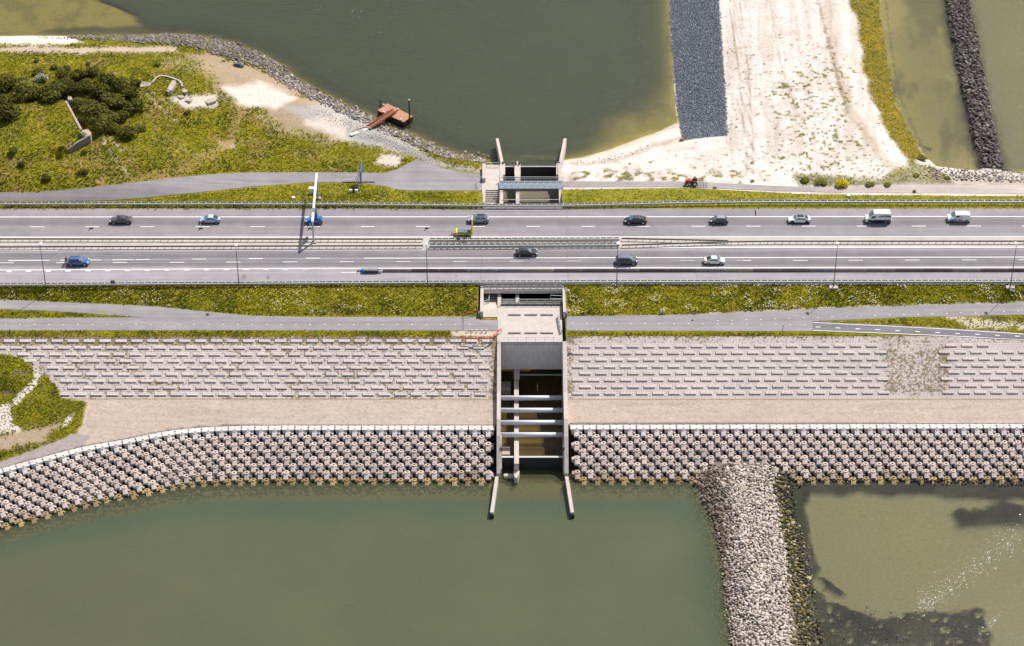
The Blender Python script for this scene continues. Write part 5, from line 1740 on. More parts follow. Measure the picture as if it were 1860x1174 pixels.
plate_sign(206, 523, 1.9, 'black square sign back with grey ring above the near guard rail', 0, .85, .1)
plate_sign(832.5, 442, 1.6, 'small black square sign with grey ring below the yellow trailer', 0, .72)
x_, y_, z_ = g1(1203.5, 569)
t = thing('notice_board', 'small white notice board on a post at the cycle path edge', 'notice board', (x_, y_, z_))
mb = MB(); mb.bar((0, .05, -.3), (0, .05, 1.2), .08); obj('post', mb, M_BLACKST, t)
mb = MB(); mb.box(-.5, .5, -.05, .02, .25, .95); obj('board', mb, M_WHITE, t)
mb = MB(); mb.box(-.06, .1, -.062, -.052, .5, .75); obj('symbol', mb, M_BLACKST, t)
for px_, py_, h, lb in ((1421.5, 603, 1.9, 'slim grey post on the grass strip at the cycle path fork'), (420, 341, 0, '')):
    if h:
        x_, y_, z_ = g1(px_, py_)
        t = thing('slim_post', lb, 'post', (x_, y_, z_))
        mb = MB(); mb.tube((0, 0, -.2), (0, 0, h), .06, n=6); obj('shaft', mb, M_POLE, t)
        mb = MB(); mb.bbox(-.09, .09, -.09, .09, h, h + .14, .03); obj('cap', mb, M_WHITE, t)
x_, y_, z_ = g1(1640, 326)
t = thing('leaning_pole', 'white leaning pole stuck in the sand by the lagoon', 'pole', (x_, y_, z_))
mb = MB(); mb.tube((0, 0, -.3), (.5, .9, 1.7), .09, n=7); obj('shaft', mb, M_WHITE, t)
mb = MB(); mb.tube((0, 0, -.05), (.08, .14, .25), .13, n=7); obj('collar', mb, M_GALVD, t)

# ---------------------------------------------------------------- vehicles (nose towards +x in their own frame)
def loft(mb, stations, m=0):
    """stations: (x, zbottom, ztop, halfwidth) -> rounded closed hull"""
    rings = []
    for x_, zb, zt, hw in stations:
        h = zt - zb
        r = [(-hw * .86, zb), (-hw * .98, zb + h * .14), (-hw, zb + h * .5), (-hw * .965, zb + h * .84), (-hw * .86, zt - h * .02), (-hw * .45, zt + .018), (0, zt + .025), (hw * .45, zt + .018), (hw * .86, zt - h * .02), (hw * .965, zb + h * .84), (hw, zb + h * .5), (hw * .98, zb + h * .14), (hw * .86, zb)]
        rings.append([(x_, a, b) for a, b in r])
    n = len(rings[0]); b = len(mb.v)
    for r in rings:
        mb.v.extend(r)
    fs = []
    for i in range(len(rings) - 1):
        for j in range(n):
            k = (j + 1) % n
            fs.append((b + i * n + j, b + (i + 1) * n + j, b + (i + 1) * n + k, b + i * n + k))
    fs.append(tuple(b + j for j in range(n))); fs.append(tuple(b + (len(rings) - 1) * n + j for j in range(n - 1, -1, -1)))
    mb.f.extend(fs); mb.m.extend([m] * len(fs))


def vehicle(name, label, cat, px_, py_, heading, spec, body, roof=None, lower=None, rz=0.0):
    L, Wd, H = spec['L'], spec['W'], spec['H']
    hw = Wd / 2; hood, belt, tail = spec['hood'], spec['belt'], spec['tail']
    a0, a1, r1, r0 = [L / 2 - v for v in spec['gh']]           # windscreen foot, windscreen top, roof end, rear glass foot
    x_, y_ = W(px_, py_, .35)
    t = thing(name, label, cat, (float(x_), float(y_), .012), (0 if heading > 0 else math.pi) + rz)
    mb = MB()
    f = L / 2
    st = [(f, .38, hood - .30, hw * .72), (f - .10, .26, hood - .16, hw * .84), (f - .35, .2, hood - .06, hw * .95), (f - .8, .2, hood, hw), (a0 + .1, .2, belt - .03, hw), (a0 - .4, .2, belt, hw), (0, .2, belt, hw), (r0 + .3, .2, belt, hw)]
    if spec.get('boot', 0) > .25:
        st += [(r0, .2, tail, hw * .99), (-f + .35, .2, tail - .01, hw * .96), (-f + .08, .26, tail - .10, hw * .88), (-f, .38, tail - .25, hw * .8)]
    else:
        st += [(-f + .30, .2, belt, hw * .98), (-f + .06, .26, belt - .05, hw * .93), (-f, .38, belt - .3, hw * .88)]
    loft(mb, st)
    # pillars and roof shell
    bw, tw = hw * .93, hw * (spec.get('tumble', .76))
    zb, zr = belt - .05, H

    def shell(mbx, e, x0, x1, x2, x3, z0, z1, m=0, rows=5):
        b = len(mbx.v)
        xs0 = [x0, x0 + (x3 - x0) * .33, x0 + (x3 - x0) * .66, x3]; xs1 = [x1, x1 + (x2 - x1) * .33, x1 + (x2 - x1) * .66, x2]
        up_ = [-.045, .0, .0, -.055]
        for y0_, y1_, zz in ((-bw - e, -tw - e, 0),):
            pass
        V = []
        for i in range(4):
            V += [(xs0[i], -bw - e, z0), (xs1[i], -tw - e, z1 + up_[i] - .05), (xs1[i], -tw * .8, z1 + up_[i]), (xs1[i], 0, z1 + up_[i] + .02), (xs1[i], tw * .8, z1 + up_[i]), (xs1[i], tw + e, z1 + up_[i] - .05), (xs0[i], bw + e, z0)]
        F_ = []
        for i in range(3):
            for j in range(6):
                F_.append((i * 7 + j, i * 7 + j + 1, (i + 1) * 7 + j + 1, (i + 1) * 7 + j))
        F_.append((0, 6, 5, 4, 3, 2, 1)); F_.append((21, 22, 23, 24, 25, 26, 27))
        mbx.v.extend(V); mbx.f.extend([tuple(b + q for q in g) for g in F_]); mbx.m.extend([m] * len(F_))
    shell(mb, 0, a0, a1, r1, r0, zb, zr - .02)
    bo = obj('body', mb, body, t, smooth=False)
    md = bo.modifiers.new('smooth', 'BEVEL'); md.width = .035; md.segments = 2; md.limit_method = 'ANGLE'; md.angle_limit = R(28)
    # roof skin
    mb = MB(); ex = (a1 - r1) * .03
    for k in range(4):
        xa_, xb_ = a1 - ex - (a1 - r1 - 2 * ex) * k / 4, a1 - ex - (a1 - r1 - 2 * ex) * (k + 1) / 4
        za = zr + .008 - (.045 if k == 0 else 0); zb2 = zr + .008 - (.055 if k == 3 else 0)
        mb.hexa([(xb_, -tw * .84, zb2 - .05), (xa_, -tw * .84, za - .05), (xa_, tw * .84, za - .05), (xb_, tw * .84, zb2 - .05), (xb_, -tw * .80, zb2), (xa_, -tw * .80, za), (xa_, tw * .80, za), (xb_, tw * .80, zb2)])
    obj('roof', mb, roof or body, t)
    # glass
    def gl(nm, p, off, mat=M_GLASS):
        n_ = (Vector(p[1]) - Vector(p[0])).cross(Vector(p[3]) - Vector(p[0])).normalized()
        q = [Vector(v) + n_ * off for v in p]
        c = sum(q, Vector()) / 4
        q = [c + (v - c) * .985 for v in q]
        mbx = MB(); mbx.add(q + [v - n_ * .02 for v in q], [(0, 1, 2, 3), (7, 6, 5, 4), (0, 4, 5, 1), (1, 5, 6, 2), (2, 6, 7, 3), (3, 7, 4, 0)])
        obj(nm, mbx, mat, t)

    def lerp(u, v, w):
        return tuple(u[i] + (v[i] - u[i]) * w for i in range(3))
    def face(A_, B_, C_, D_, l0, l1, b0, b1):
        """A,B bottom, C,D top (A below D); sub rectangle"""
        bl, br = lerp(A_, B_, l0), lerp(A_, B_, l1); tl_, tr_ = lerp(D_, C_, l0), lerp(D_, C_, l1)
        return [lerp(bl, tl_, b0), lerp(br, tr_, b0), lerp(br, tr_, b1), lerp(bl, tl_, b1)]
    zt = zr - .115
    gl('windscreen', face((a0, bw, zb), (a0, -bw, zb), (a1, -tw, zt), (a1, tw, zt), .05, .95, .12, .96)[::-1][2:] + face((a0, bw, zb), (a0, -bw, zb), (a1, -tw, zt), (a1, tw, zt), .05, .95, .12, .96)[::-1][:2], .02, spec.get('ws', M_WGLASS)) if False else None
    fr_ = face((a0, -bw, zb), (a0, bw, zb), (a1, tw, zt + .05), (a1, -tw, zt + .05), .05, .95, .10, .97); gl('windscreen', fr_, .02, M_WGLASS)
    if not spec.get('van'):
        gl('rear_window', face((r0, bw, zb), (r0, -bw, zb), (r1, -tw, zt + .05), (r1, tw, zt + .05), .07, .93, .22, .95), .02)
    for s in (1, -1):
        if s < 0:
            A_, B_, C_, D_ = (r0, -bw, zb), (a0, -bw, zb), (a1, -tw, zt), (r1, -tw, zt)
            ff = lambda l0, l1, b0, b1: face(A_, B_, C_, D_, l0, l1, b0, b1)
        else:
            A_, B_, C_, D_ = (a0, bw, zb), (r0, bw, zb), (r1, tw, zt), (a1, tw, zt)
            ff = lambda l0, l1, b0, b1: face(A_, B_, C_, D_, 1 - l1, 1 - l0, b0, b1)
        if spec.get('van'):
            w0, w1 = spec['van']
            gl('side_window', ff(w0, w1, .18 if H < 2.2 else .02, .88 if H < 2.2 else .48), .03)
        else:
            gl('side_window', ff(.10, .50, .22, .92), .022); gl('side_window', ff(.53, .92, .22, .92), .022)
        # mirrors
        mbx = MB(); mbx.bbox(a0 - .35, a0 - .13, s * hw * 1.0 if s > 0 else -hw - .2, hw + .2 if s > 0 else -hw * 1.0, belt - .02, belt + .15, .03)
        obj('mirror', mbx, body, t)
        mbx = MB(); mbx.box(f - .34, f - .085, s * hw * .78 - .16, s * hw * .78 + .16, hood - .22, hood - .10); obj('headlight', mbx, M_LAMP, t)
        zz = (tail if spec.get('boot', 0) > .25 else belt) - .2
        mbx = MB(); mbx.box(-f - .012, -f + .22, s * hw * .80 - .12, s * hw * .80 + .12, zz - .1, zz + .1); obj('tail_light', mbx, M_RED, t)
    for xx in (f - spec.get('fa', .9), -f + spec.get('ra', .85)):
        for s in (1, -1):
            w_ = MB(); rad = spec.get('wr', .33)
            w_.tube((0, -.11, 0), (0, .11, 0), rad, n=16)
            arch = MB(); arch.tube((xx, s * (hw - .25), rad + .02), (xx, s * (hw + .006), rad + .02), rad + .07, n=16)
            obj('wheel_arch', arch, M_BLACK, t)
            wo_ = obj('wheel', w_, M_BLACK, t); wo_.location = (xx, s * (hw - .075), rad)
            rm = MB(); rm.tube((0, s * .1, 0), (0, s * .125, 0), rad * .66, n=12); obj('rim', rm, spec.get('rim', M_RIM), wo_)
    mbx = MB(); mbx.box(f - .13, f + .01, -hw * .55, hw * .55, .42, .62); obj('grille', mbx, M_BLACKST, t)
    mbx = MB(); mbx.box(-f + .12, f - .14, -hw * .9, hw * .9, .12, .3); obj('underbody', mbx, M_BLACKST, t)
    return t


SEDAN = dict(L=4.85, W=1.84, H=1.46, hood=.92, belt=.98, tail=1.02, boot=.8, gh=(1.25, 2.05, 3.35, 4.15), wr=.34)
HATCH = dict(L=4.35, W=1.78, H=1.50, hood=.95, belt=1.0, tail=1.0, boot=0, gh=(1.05, 1.85, 3.45, 4.15))
SMALL = dict(L=3.75, W=1.64, H=1.50, hood=.98, belt=1.02, tail=1.0, boot=0, gh=(.80, 1.45, 3.2, 3.62), wr=.30, fa=.72, ra=.62)
COUPE = dict(L=4.9, W=1.88, H=1.44, hood=.88, belt=.95, tail=1.02, boot=.5, gh=(1.1, 1.85, 3.55, 4.55), wr=.35)
PRIUS = dict(L=4.5, W=1.76, H=1.48, hood=.90, belt=.98, tail=1.08, boot=.35, gh=(.85, 1.85, 2.95, 4.2), wr=.31)
SUV = dict(L=4.6, W=1.86, H=1.62, hood=1.05, belt=1.08, tail=1.1, boot=0, gh=(1.15, 1.95, 3.8, 4.4), wr=.37)
WAGON = dict(L=4.6, W=1.82, H=1.60, hood=1.0, belt=1.04, tail=1.0, boot=0, gh=(1.1, 1.9, 4.0, 4.45), wr=.35, tumble=.8)
MPV = dict(L=4.7, W=1.86, H=1.78, hood=1.08, belt=1.12, tail=1.1, boot=0, gh=(.95, 1.75, 4.2, 4.58), wr=.33, tumble=.84)
BIGVAN = dict(L=5.6, W=2.02, H=2.55, hood=1.25, belt=1.38, tail=1.3, boot=0, gh=(.75, 1.75, 5.40, 5.52), wr=.36, tumble=.88, van=(.74, .93), fa=.95, ra=1.15)
MIDVAN = dict(L=5.0, W=1.95, H=1.98, hood=1.12, belt=1.22, tail=1.2, boot=0, gh=(.75, 1.65, 4.75, 4.92), wr=.34, tumble=.88, van=(.66, .87), fa=.9, ra=.85)
cBROWN = paint('brown_grey_car_paint', (.075, .06, .065)); cSKY = paint('pale_blue_car_paint', (.34, .46, .62)); cBLUE = paint('bright_blue_car_paint', (.005, .15, .50))
cSILV = paint('silver_blue_car_paint', (.27, .30, .40)); cBLK = paint('black_car_paint', (.012, .012, .016)); cDGREY = paint('dark_grey_car_paint', (.07, .07, .085))
cWHITE = paint('white_car_paint', (.78, .78, .80)); cNAVY = paint('navy_car_paint', (.012, .018, .06)); cMIDB = paint('mid_blue_car_paint', (.05, .115, .30)); cLGREY = paint('light_grey_roof_paint', (.33, .32, .36))
cBGLASS = paint('black_roof_paint', (.015, .016, .024))
c = vehicle('saloon_car', 'brown grey saloon with a dark sunroof, furthest left on the far carriageway', 'car', 220, 401.5, -1, SEDAN, cBROWN)
mb = MB(); mb.bbox(-.05, .85, -.52, .52, 1.40, 1.478, .02); obj('sunroof', mb, cBGLASS, c)
vehicle('hatchback_car', 'pale blue hatchback with a white roof on the far carriageway', 'car', 382, 400.5, -1, PRIUS, cSKY, paint('pale_roof_paint', (.62, .68, .76)))
vehicle('small_car', 'bright blue small car passing under the gantry beam', 'car', 571, 402, -1, SMALL, cBLUE)
c = vehicle('crossover_car', 'silver grey crossover with black roof passing the yellow trailer', 'car', 869, 400, -1, SUV, cSILV, cBGLASS)
vehicle('black_car', 'black car on the far carriageway right of the sluice', 'car', 1154.5, 401.5, -1, COUPE, cBLK, paint('charcoal_roof_paint', (.055, .05, .065)))
vehicle('small_car', 'dark grey small car with light roof on the far carriageway', 'car', 1306, 402, -1, dict(SMALL, L=3.95, W=1.68), cDGREY, cLGREY)
vehicle('liftback_car', 'white liftback with a black glass roof on the far carriageway', 'car', 1451.5, 400, -1, dict(COUPE, rim=M_BLACKST), cWHITE, cBGLASS)
v = vehicle('delivery_van', 'high roofed white van with navy lower body and a navy banner', 'van', 1594, 399.5, -1, BIGVAN, cWHITE)
hw = BIGVAN['W'] / 2
for s in (1, -1):
    mb = MB(); mb.box(-2.70, 2.2, s * hw - .03 if s > 0 else -hw - .012, hw + .012 if s > 0 else -hw + .03, .32, .98); obj('lower_panel', mb, cNAVY, v)
    for xx in (2.8 - .95, -2.8 + 1.15):
        mb = MB(); mb.tube((xx, s * (hw - .1), .38), (xx, s * (hw + .02), .38), .43, n=16); obj('wheel_arch', mb, M_BLACK, v)
        mb = MB(); mb.tube((xx, s * (hw - .1), .36), (xx, s * (hw + .028), .36), .34, n=16); wv = obj('wheel', mb, M_BLACK, v)
        mb = MB(); mb.tube((xx, s * (hw + .029), .36), (xx, s * (hw + .04), .36), .2, n=12); obj('rim', mb, M_RIM, wv)
mb = MB(); mb.box(-.3 - .06 * 0 - 2.45, -.3 + .2, hw * .965, hw + .002, 1.62, 1.90)      # banner on the side seen
ban = obj('banner', mb, cNAVY, v)
mb = MB()
for i, (w0, w1) in enumerate(((0, .2), (.32, .5), (.62, .76), (.88, 1.1), (1.2, 1.4))):
    mb.box(-.35 - w1, -.35 - w0, hw + .003, hw + .008, 1.70, 1.83)
obj('banner_lettering', mb, M_WHITE, ban)
mb = MB()
for i in range(5):
    mb.box(-1.92 - .16 * i - .1, -1.92 - .16 * i, hw + .003, hw + .007, 1.71, 1.80)
obj('banner_lettering', mb, M_GRATE, ban)
mb = MB()
for i in range(9):
    mb.box(-.75 - .17 * i - .11, -.75 - .17 * i, hw * .93, hw * .985, 1.93, 1.93 + .05 + .06 * ((i * 7) % 3))
obj('skyline_print', mb, cNAVY, v)
mb = MB()
for i in range(4):
    mb.box(1.5 - .22 * i - .14, 1.5 - .22 * i, hw + .013, hw + .017, .84, .93)
obj('door_lettering', mb, M_WHITE, v)
mb = MB(); mb.bbox(-2.98, -2.80, -.75, .75, .45, .75, .04); obj('step_bumper', mb, M_WHITE, v)
v = vehicle('delivery_van', 'white van with pink and blue lettering, last on the right', 'van', 1741, 398, -1, MIDVAN, cWHITE)
hw = MIDVAN['W'] / 2
M_PINK = plain('pink_red_print', (.50, .05, .12), .5); M_PBLUE = plain('blue_print', (.10, .20, .50), .5); M_DRED = plain('dark_red_print', (.30, .02, .04), .5)
fc = bpy.data.curves.new('side_lettering', 'FONT'); fc.body = 'MisFix :'; fc.size = .52; fc.shear = .25; fc.extrude = .004; fc.space_character = 1.05
fo = bpy.data.objects.new('side_lettering', fc); COL.objects.link(fo); fo.parent = v
bpy.context.view_layer.update()
_me = bpy.data.meshes.new_from_object(fo.evaluated_get(bpy.context.evaluated_depsgraph_get())); bpy.data.objects.remove(fo); fo = bpy.data.objects.new('side_lettering', _me); COL.objects.link(fo); fo.parent = v
fo.location = (.80, hw * .945 + .012, 1.30); fo.rotation_euler = (R(81), 0, math.pi); _me.materials.clear(); _me.materials.append(M_PINK)
mb = MB(); mb.prism([(.9, 0), (1.5, 0), (1.3, .40), (.1, .40)], 0, .008); o = obj('swoosh_print', mb, M_PBLUE, v); o.matrix_local = Matrix.Translation((1.9, hw + .004, .42)) @ Matrix.Rotation(math.pi, 4, 'Z') @ Matrix.Rotation(R(90), 4, 'X')
mb = MB(); mb.prism([(1.55, .02), (2.7, .12), (2.75, .25), (1.7, .40)], 0, .008); o = obj('swoosh_print', mb, M_DRED, v); o.matrix_local = Matrix.Translation((1.9, hw + .004, .42)) @ Matrix.Rotation(math.pi, 4, 'Z') @ Matrix.Rotation(R(90), 4, 'X')
mb = MB(); mb.prism([(.7, .44), (2.1, .44), (2.3, .50), (.7, .50)], 0, .008); o = obj('stripe_print', mb, cNAVY, v); o.matrix_local = Matrix.Translation((1.9, hw + .004, .42)) @ Matrix.Rotation(math.pi, 4, 'Z') @ Matrix.Rotation(R(90), 4, 'X')
wgn = vehicle('estate_car', 'blue estate car carrying bicycles on its tail, near carriageway', 'car', 143, 477.5, 1, WAGON, cMIDB)
mb = MB()
for s in (-1, 1):
    mb.bar((.3, s * .62, 1.63), (-1.7, s * .62, 1.63), .05, .05)
obj('roof_rail', mb, M_BLACKST, wgn)
mb = MB(); mb.bar((-2.25, 0, .5), (-2.95, 0, .55), .08); mb.bar((-2.9, -.7, .55), (-2.9, .7, .55), .08); mb.bar((-2.5, 0, .55), (-2.45, 0, 1.5), .05); obj('bike_rack', mb, M_BLACKST, wgn)


def bicycle(label, x0, col):
    wx, wy, _ = wgn.location
    t = thing('bicycle', label, 'bicycle', (wx + x0, wy, .56))
    for s in (-1, 1):
        mb = MB()
        for i in range(16):
            a, b = 2 * math.pi * i / 16, 2 * math.pi * (i + 1) / 16
            mb.bar((0, s * .52 + .34 * math.cos(a), .36 + .34 * math.sin(a)), (0, s * .52 + .34 * math.cos(b), .36 + .34 * math.sin(b)), .05)
        for i in range(8):
            a = math.pi * i / 8
            mb.bar((0, s * .52 + .33 * math.cos(a), .36 + .33 * math.sin(a)), (0, s * .52 - .33 * math.cos(a), .36 - .33 * math.sin(a)), .012)
        obj('wheel', mb, M_BLACK, t)
    mb = MB()
    for a, b in (((0, -.52, .36), (0, -.05, .34)), ((0, -.05, .34), (0, -.2, .85)), ((0, -.2, .85), (0, .36, .88)), ((0, .36, .88), (0, -.05, .34)), ((0, .36, .95), (0, .52, .36)), ((0, -.52, .36), (0, -.18, .8))):
        mb.tube(a, b, .025, n=6)
    obj('frame', mb, col, t)
    mb = MB(); mb.bbox(-.08, .08, -.34, -.08, .88, .95, .02); obj('saddle', mb, M_BLACK, t)
    mb = MB(); mb.bar((-.28, .38, 1.02), (.28, .38, 1.02), .035); mb.bar((0, .37, .9), (0, .38, 1.02), .03); obj('handlebar', mb, M_BLACKST, t)


bicycle('dark bicycle on the tail rack, the one nearest the blue estate car', -2.52, M_BLACKST)
bicycle('dark bicycle on the tail rack, outer one behind the blue estate car', -2.78, plain('brown_bike_paint', (.09, .06, .06)))
vehicle('black_car', 'black car on the near carriageway above the sluice', 'car', 956.5, 460.5, 1, dict(SEDAN, L=4.75, H=1.5, boot=.55), cBLK, paint('black_roof_skin', (.03, .03, .04)))
vehicle('people_carrier', 'dark grey people carrier behind a lamp post, near carriageway', 'car', 1138, 475.5, 1, MPV, cDGREY, paint('steel_grey_roof_paint', (.16, .17, .23)))
c = vehicle('hatchback_car', 'white hatchback with black tail window on the near carriageway', 'car', 1297.5, 475, 1, PRIUS, cWHITE)

# yellow arrow trailer
x_, y_ = W(843, 424, .3)
ty = thing('arrow_trailer', 'yellow warning trailer with an upright arrow board in the median lane', 'trailer', (x_, y_, .01))
mb = MB(); mb.bbox(-1.75, 1.6, -.85, .85, .45, .75, .05); obj('chassis', mb, M_YELLOW, ty)
mb = MB(); mb.bbox(-1.35, .05, -.72, .72, .75, 1.0, .05); obj('lid', mb, plain('dark_blue_grey_lid', (.13, .14, .19), .5), ty)
mb = MB(); mb.bbox(.12, 1.35, -.72, .72, .75, .95, .05); obj('lid', mb, plain('blue_grey_lid', (.17, .19, .23), .5), ty)
mb = MB(); mb.bbox(-1.85, -1.4, -.9, .9, .4, 1.05, .06); obj('front_box', mb, M_YELLOW, ty)
mb = MB(); mb.bar((-1.8, -.5, .5), (-2.8, 0, .5), .1); mb.bar((-1.8, .5, .5), (-2.8, 0, .5), .1); mb.bar((-2.8, 0, .5), (-3.1, 0, .5), .09); obj('drawbar', mb, M_YELLOW, ty)
mb = MB(); mb.tube((-2.6, 0, .05), (-2.6, 0, .6), .09, n=8); obj('jockey_wheel', mb, M_BLACK, ty)
mb = MB(); mb.bar((1.2, -.3, 1.0), (.3, .1, .98), .06); mb.bar((1.2, .3, 1.0), (.3, -.1, .98), .06); obj('tilt_strut', mb, M_BLACKST, ty)
for xx in (.25, 1.05):
    for s in (-1, 1):
        mb = MB(); mb.tube((xx, s * .8, .32), (xx, s * 1.0, .32), .32, n=14); w_ = obj('wheel', mb, M_BLACK, ty)
        mb = MB(); mb.tube((xx, s * 1.0, .32), (xx, s * 1.02, .32), .18, n=10); obj('rim', mb, M_RIM, w_)
        mb = MB()
        for k in range(5):
            a, b = math.pi * k / 5, math.pi * (k + 1) / 5
            mb.bar((xx + .4 * math.cos(a), s * .9, .34 + .4 * math.sin(a)), (xx + .4 * math.cos(b), s * .9, .34 + .4 * math.sin(b)), .25, .04, up=(0, 1, 0))
        obj('mudguard', mb, M_YELLOW, ty)
mb = MB(); mb.bbox(1.62, 1.86, -.95, .95, .6, 4.3, .03); obj('arrow_board', mb, M_YELLOW, ty)
mb = MB(); mb.bbox(1.60, 1.92, -.6, .6, 2.6, 2.95, .05); obj('hinge_box', mb, M_YELLOW, ty)
mb = MB(); mb.bar((1.5, -.6, .7), (1.74, -.6, 2.2), .12); mb.bar((1.5, .6, .7), (1.74, .6, 2.2), .12); obj('mast', mb, M_YELLOW, ty)
mb = MB()
for zz in np.linspace(1.2, 4.1, 7):
    mb.tube((1.86, -.6, zz), (1.9, -.6, zz), .1, n=8); mb.tube((1.86, .6, zz), (1.9, .6, zz), .1, n=8)
obj('signal_lamp', mb, M_LAMP, ty)

# red tractor with a harrow
x_, y_, z_ = g1(1257, 336)
tr = thing('tractor', 'small red tractor driving along the path beside the sand', 'tractor', (x_, y_, z_ + .06), math.pi)
M_TRED = paint('red_tractor_paint', (.45, .035, .03))
mb = MB(); mb.bbox(.2, 1.75, -.36, .36, .75, 1.35, .10); mb.bbox(.0, .3, -.34, .34, .7, 1.25, .05); obj('bonnet', mb, M_TRED, tr)
mb = MB(); mb.box(-.9, 1.6, -.3, .3, .45, .78); obj('chassis', mb, M_BLACKST, tr)
mb = MB(); mb.bbox(-.75, -.25, -.28, .28, .95, 1.1, .04); mb.bbox(-.82, -.68, -.28, .28, 1.05, 1.5, .04); obj('seat', mb, M_BLACK, tr)
mb = MB(); mb.tube((.05, 0, 1.2), (-.12, 0, 1.45), .03, n=6); mb.tube((-.14, 0, 1.44), (-.11, 0, 1.47), .2, n=12); obj('steering_wheel', mb, M_BLACKST, tr)
mb = MB(); mb.tube((1.1, .2, 1.3), (1.1, .2, 1.85), .05, n=6); obj('exhaust', mb, M_BLACKST, tr)
mb = MB()
mb.bar((-.85, -.55, .9), (-.85, -.55, 2.1), .07); mb.bar((-.85, .55, .9), (-.85, .55, 2.1), .07); mb.bar((-.85, -.55, 2.1), (-.85, .55, 2.1), .07); obj('roll_bar', mb, M_BLACKST, tr)
for s in (-1, 1):
    mb = MB(); mb.tube((-.65, s * .62, .68), (-.65, s * .98, .68), .68, n=18); w_ = obj('rear_wheel', mb, M_BLACK, tr)
    mb = MB(); mb.tube((-.65, s * .98, .68), (-.65, s * 1.0, .68), .38, n=12); obj('rim', mb, M_LAMP, w_)
    mb = MB(); mb.tube((1.3, s * .55, .42), (1.3, s * .82, .42), .42, n=14); w_ = obj('front_wheel', mb, M_BLACK, tr)
    mb = MB(); mb.tube((1.3, s * .82, .42), (1.3, s * .84, .42), .22, n=12); obj('rim', mb, M_LAMP, w_)
    mb = MB(); mb.bbox(-1.1, -.15, s * .62 if s > 0 else -.98, .98 if s > 0 else s * .62, 1.36, 1.44, .03); obj('fender', mb, M_TRED, tr)
mb = MB(); mb.bbox(-.55, .1, -.25, .25, 1.1, 1.75, .1); pb = None
hx, hy, hz = g1(1276, 335.5)
hr = thing('harrow', 'grey tine harrow frame drawn behind the red tractor', 'harrow', (hx, hy, hz + .06))
mb = MB()
for a in np.linspace(-1.0, 1.0, 4):
    mb.bar((a, -1.1, .45), (a, 1.1, .45), .07)
for b in (-1.05, 0, 1.05):
    mb.bar((-1.0, b, .45), (1.0, b, .45), .07)
mb.bar((-1.0, 0, .45), (-1.7, 0, .55), .09)
obj('frame', mb, M_GALVD, hr)
mb = MB()
for a in np.linspace(-1.0, 1.0, 4):
    for b in np.linspace(-1.05, 1.05, 7):
        mb.bar((a, b, .45), (a, b, 0), .035)
obj('tine', mb, M_GALVD, hr)
# driver
def person(label, loc, rz):
    t = thing('person', label, 'person', loc, rz)
    J = {'pel': (0, 0, 0.0), 'chest': (.02, 0, .36), 'neck': (.03, 0, .52), 'ls': (.03, .19, .46), 'rs': (.03, -.19, .46), 'le': (.17, .24, .24), 're': (.17, -.24, .24), 'lh': (.38, .15, .27), 'rh': (.38, -.15, .27), 'lk': (.42, .13, -.02), 'rk': (.42, -.13, -.02), 'lf': (.46, .13, -.42), 'rf': (.46, -.13, -.42), 'lt': (.6, .13, -.45), 'rt': (.6, -.13, -.45), 'lhip': (.03, .11, -.02), 'rhip': (.03, -.11, -.02)}
    E = [('pel', 'chest'), ('chest', 'neck'), ('chest', 'ls'), ('chest', 'rs'), ('ls', 'le'), ('rs', 're'), ('le', 'lh'), ('re', 'rh'), ('pel', 'lhip'), ('pel', 'rhip'), ('lhip', 'lk'), ('rhip', 'rk'), ('lk', 'lf'), ('rk', 'rf'), ('lf', 'lt'), ('rf', 'rt')]
    RAD = dict(pel=.15, chest=.16, neck=.06, ls=.075, rs=.075, le=.05, re=.05, lh=.035, rh=.035, lhip=.1, rhip=.1, lk=.07, rk=.07, lf=.045, rf=.045, lt=.035, rt=.035)
    ks = list(J); me = bpy.data.meshes.new('body'); me.from_pydata([J[k] for k in ks], [(ks.index(a), ks.index(b)) for a, b in E], []); me.update()
    o = mesh_obj('body', me, plain('dark_work_clothes', (.05, .055, .08), .9), t)
    o.modifiers.new('skin', 'SKIN'); o.modifiers.new('sub', 'SUBSURF').levels = 1
    o.modifiers['sub'].render_levels = 1
    for i, k in enumerate(ks):
        o.data.skin_vertices[0].data[i].radius = (RAD[k], RAD[k]); o.data.skin_vertices[0].data[i].use_root = (k == 'pel')
    mb = MB()
    for k in range(6):
        a, b = k / 6, (k + 1) / 6
        mb.tube((.04, 0, .55 + .25 * a), (.04, 0, .55 + .25 * b), max(.03, .1 * math.sin(math.pi * (.12 + .8 * a))), max(.02, .1 * math.sin(math.pi * (.12 + .8 * b))), n=10)
    hd = obj('head', mb, plain('skin', (.45, .27, .19), .6), t, smooth=True)
    mb = MB(); mb.tube((.13, 0, .66), (.16, 0, .65), .02, .012, n=6); obj('nose', mb, plain('skin', (.45, .27, .19), .6), hd)
    mb = MB(); mb.tube((.035, 0, .70), (.03, 0, .81), .105, .06, n=10); obj('cap', mb, M_BLACK, hd)


wv = tr.matrix_basis @ Vector((-.5, 0, 1.14))
person('person in dark work clothes sitting on the red tractor', (float(x_) + .5, float(y_), float(z_) + 1.24), math.pi)

# ---------------------------------------------------------------- pontoon and gangway
def rect_from_px(pts, z):
    return [tuple(map(float, W(a, b, z))) for a, b in pts]


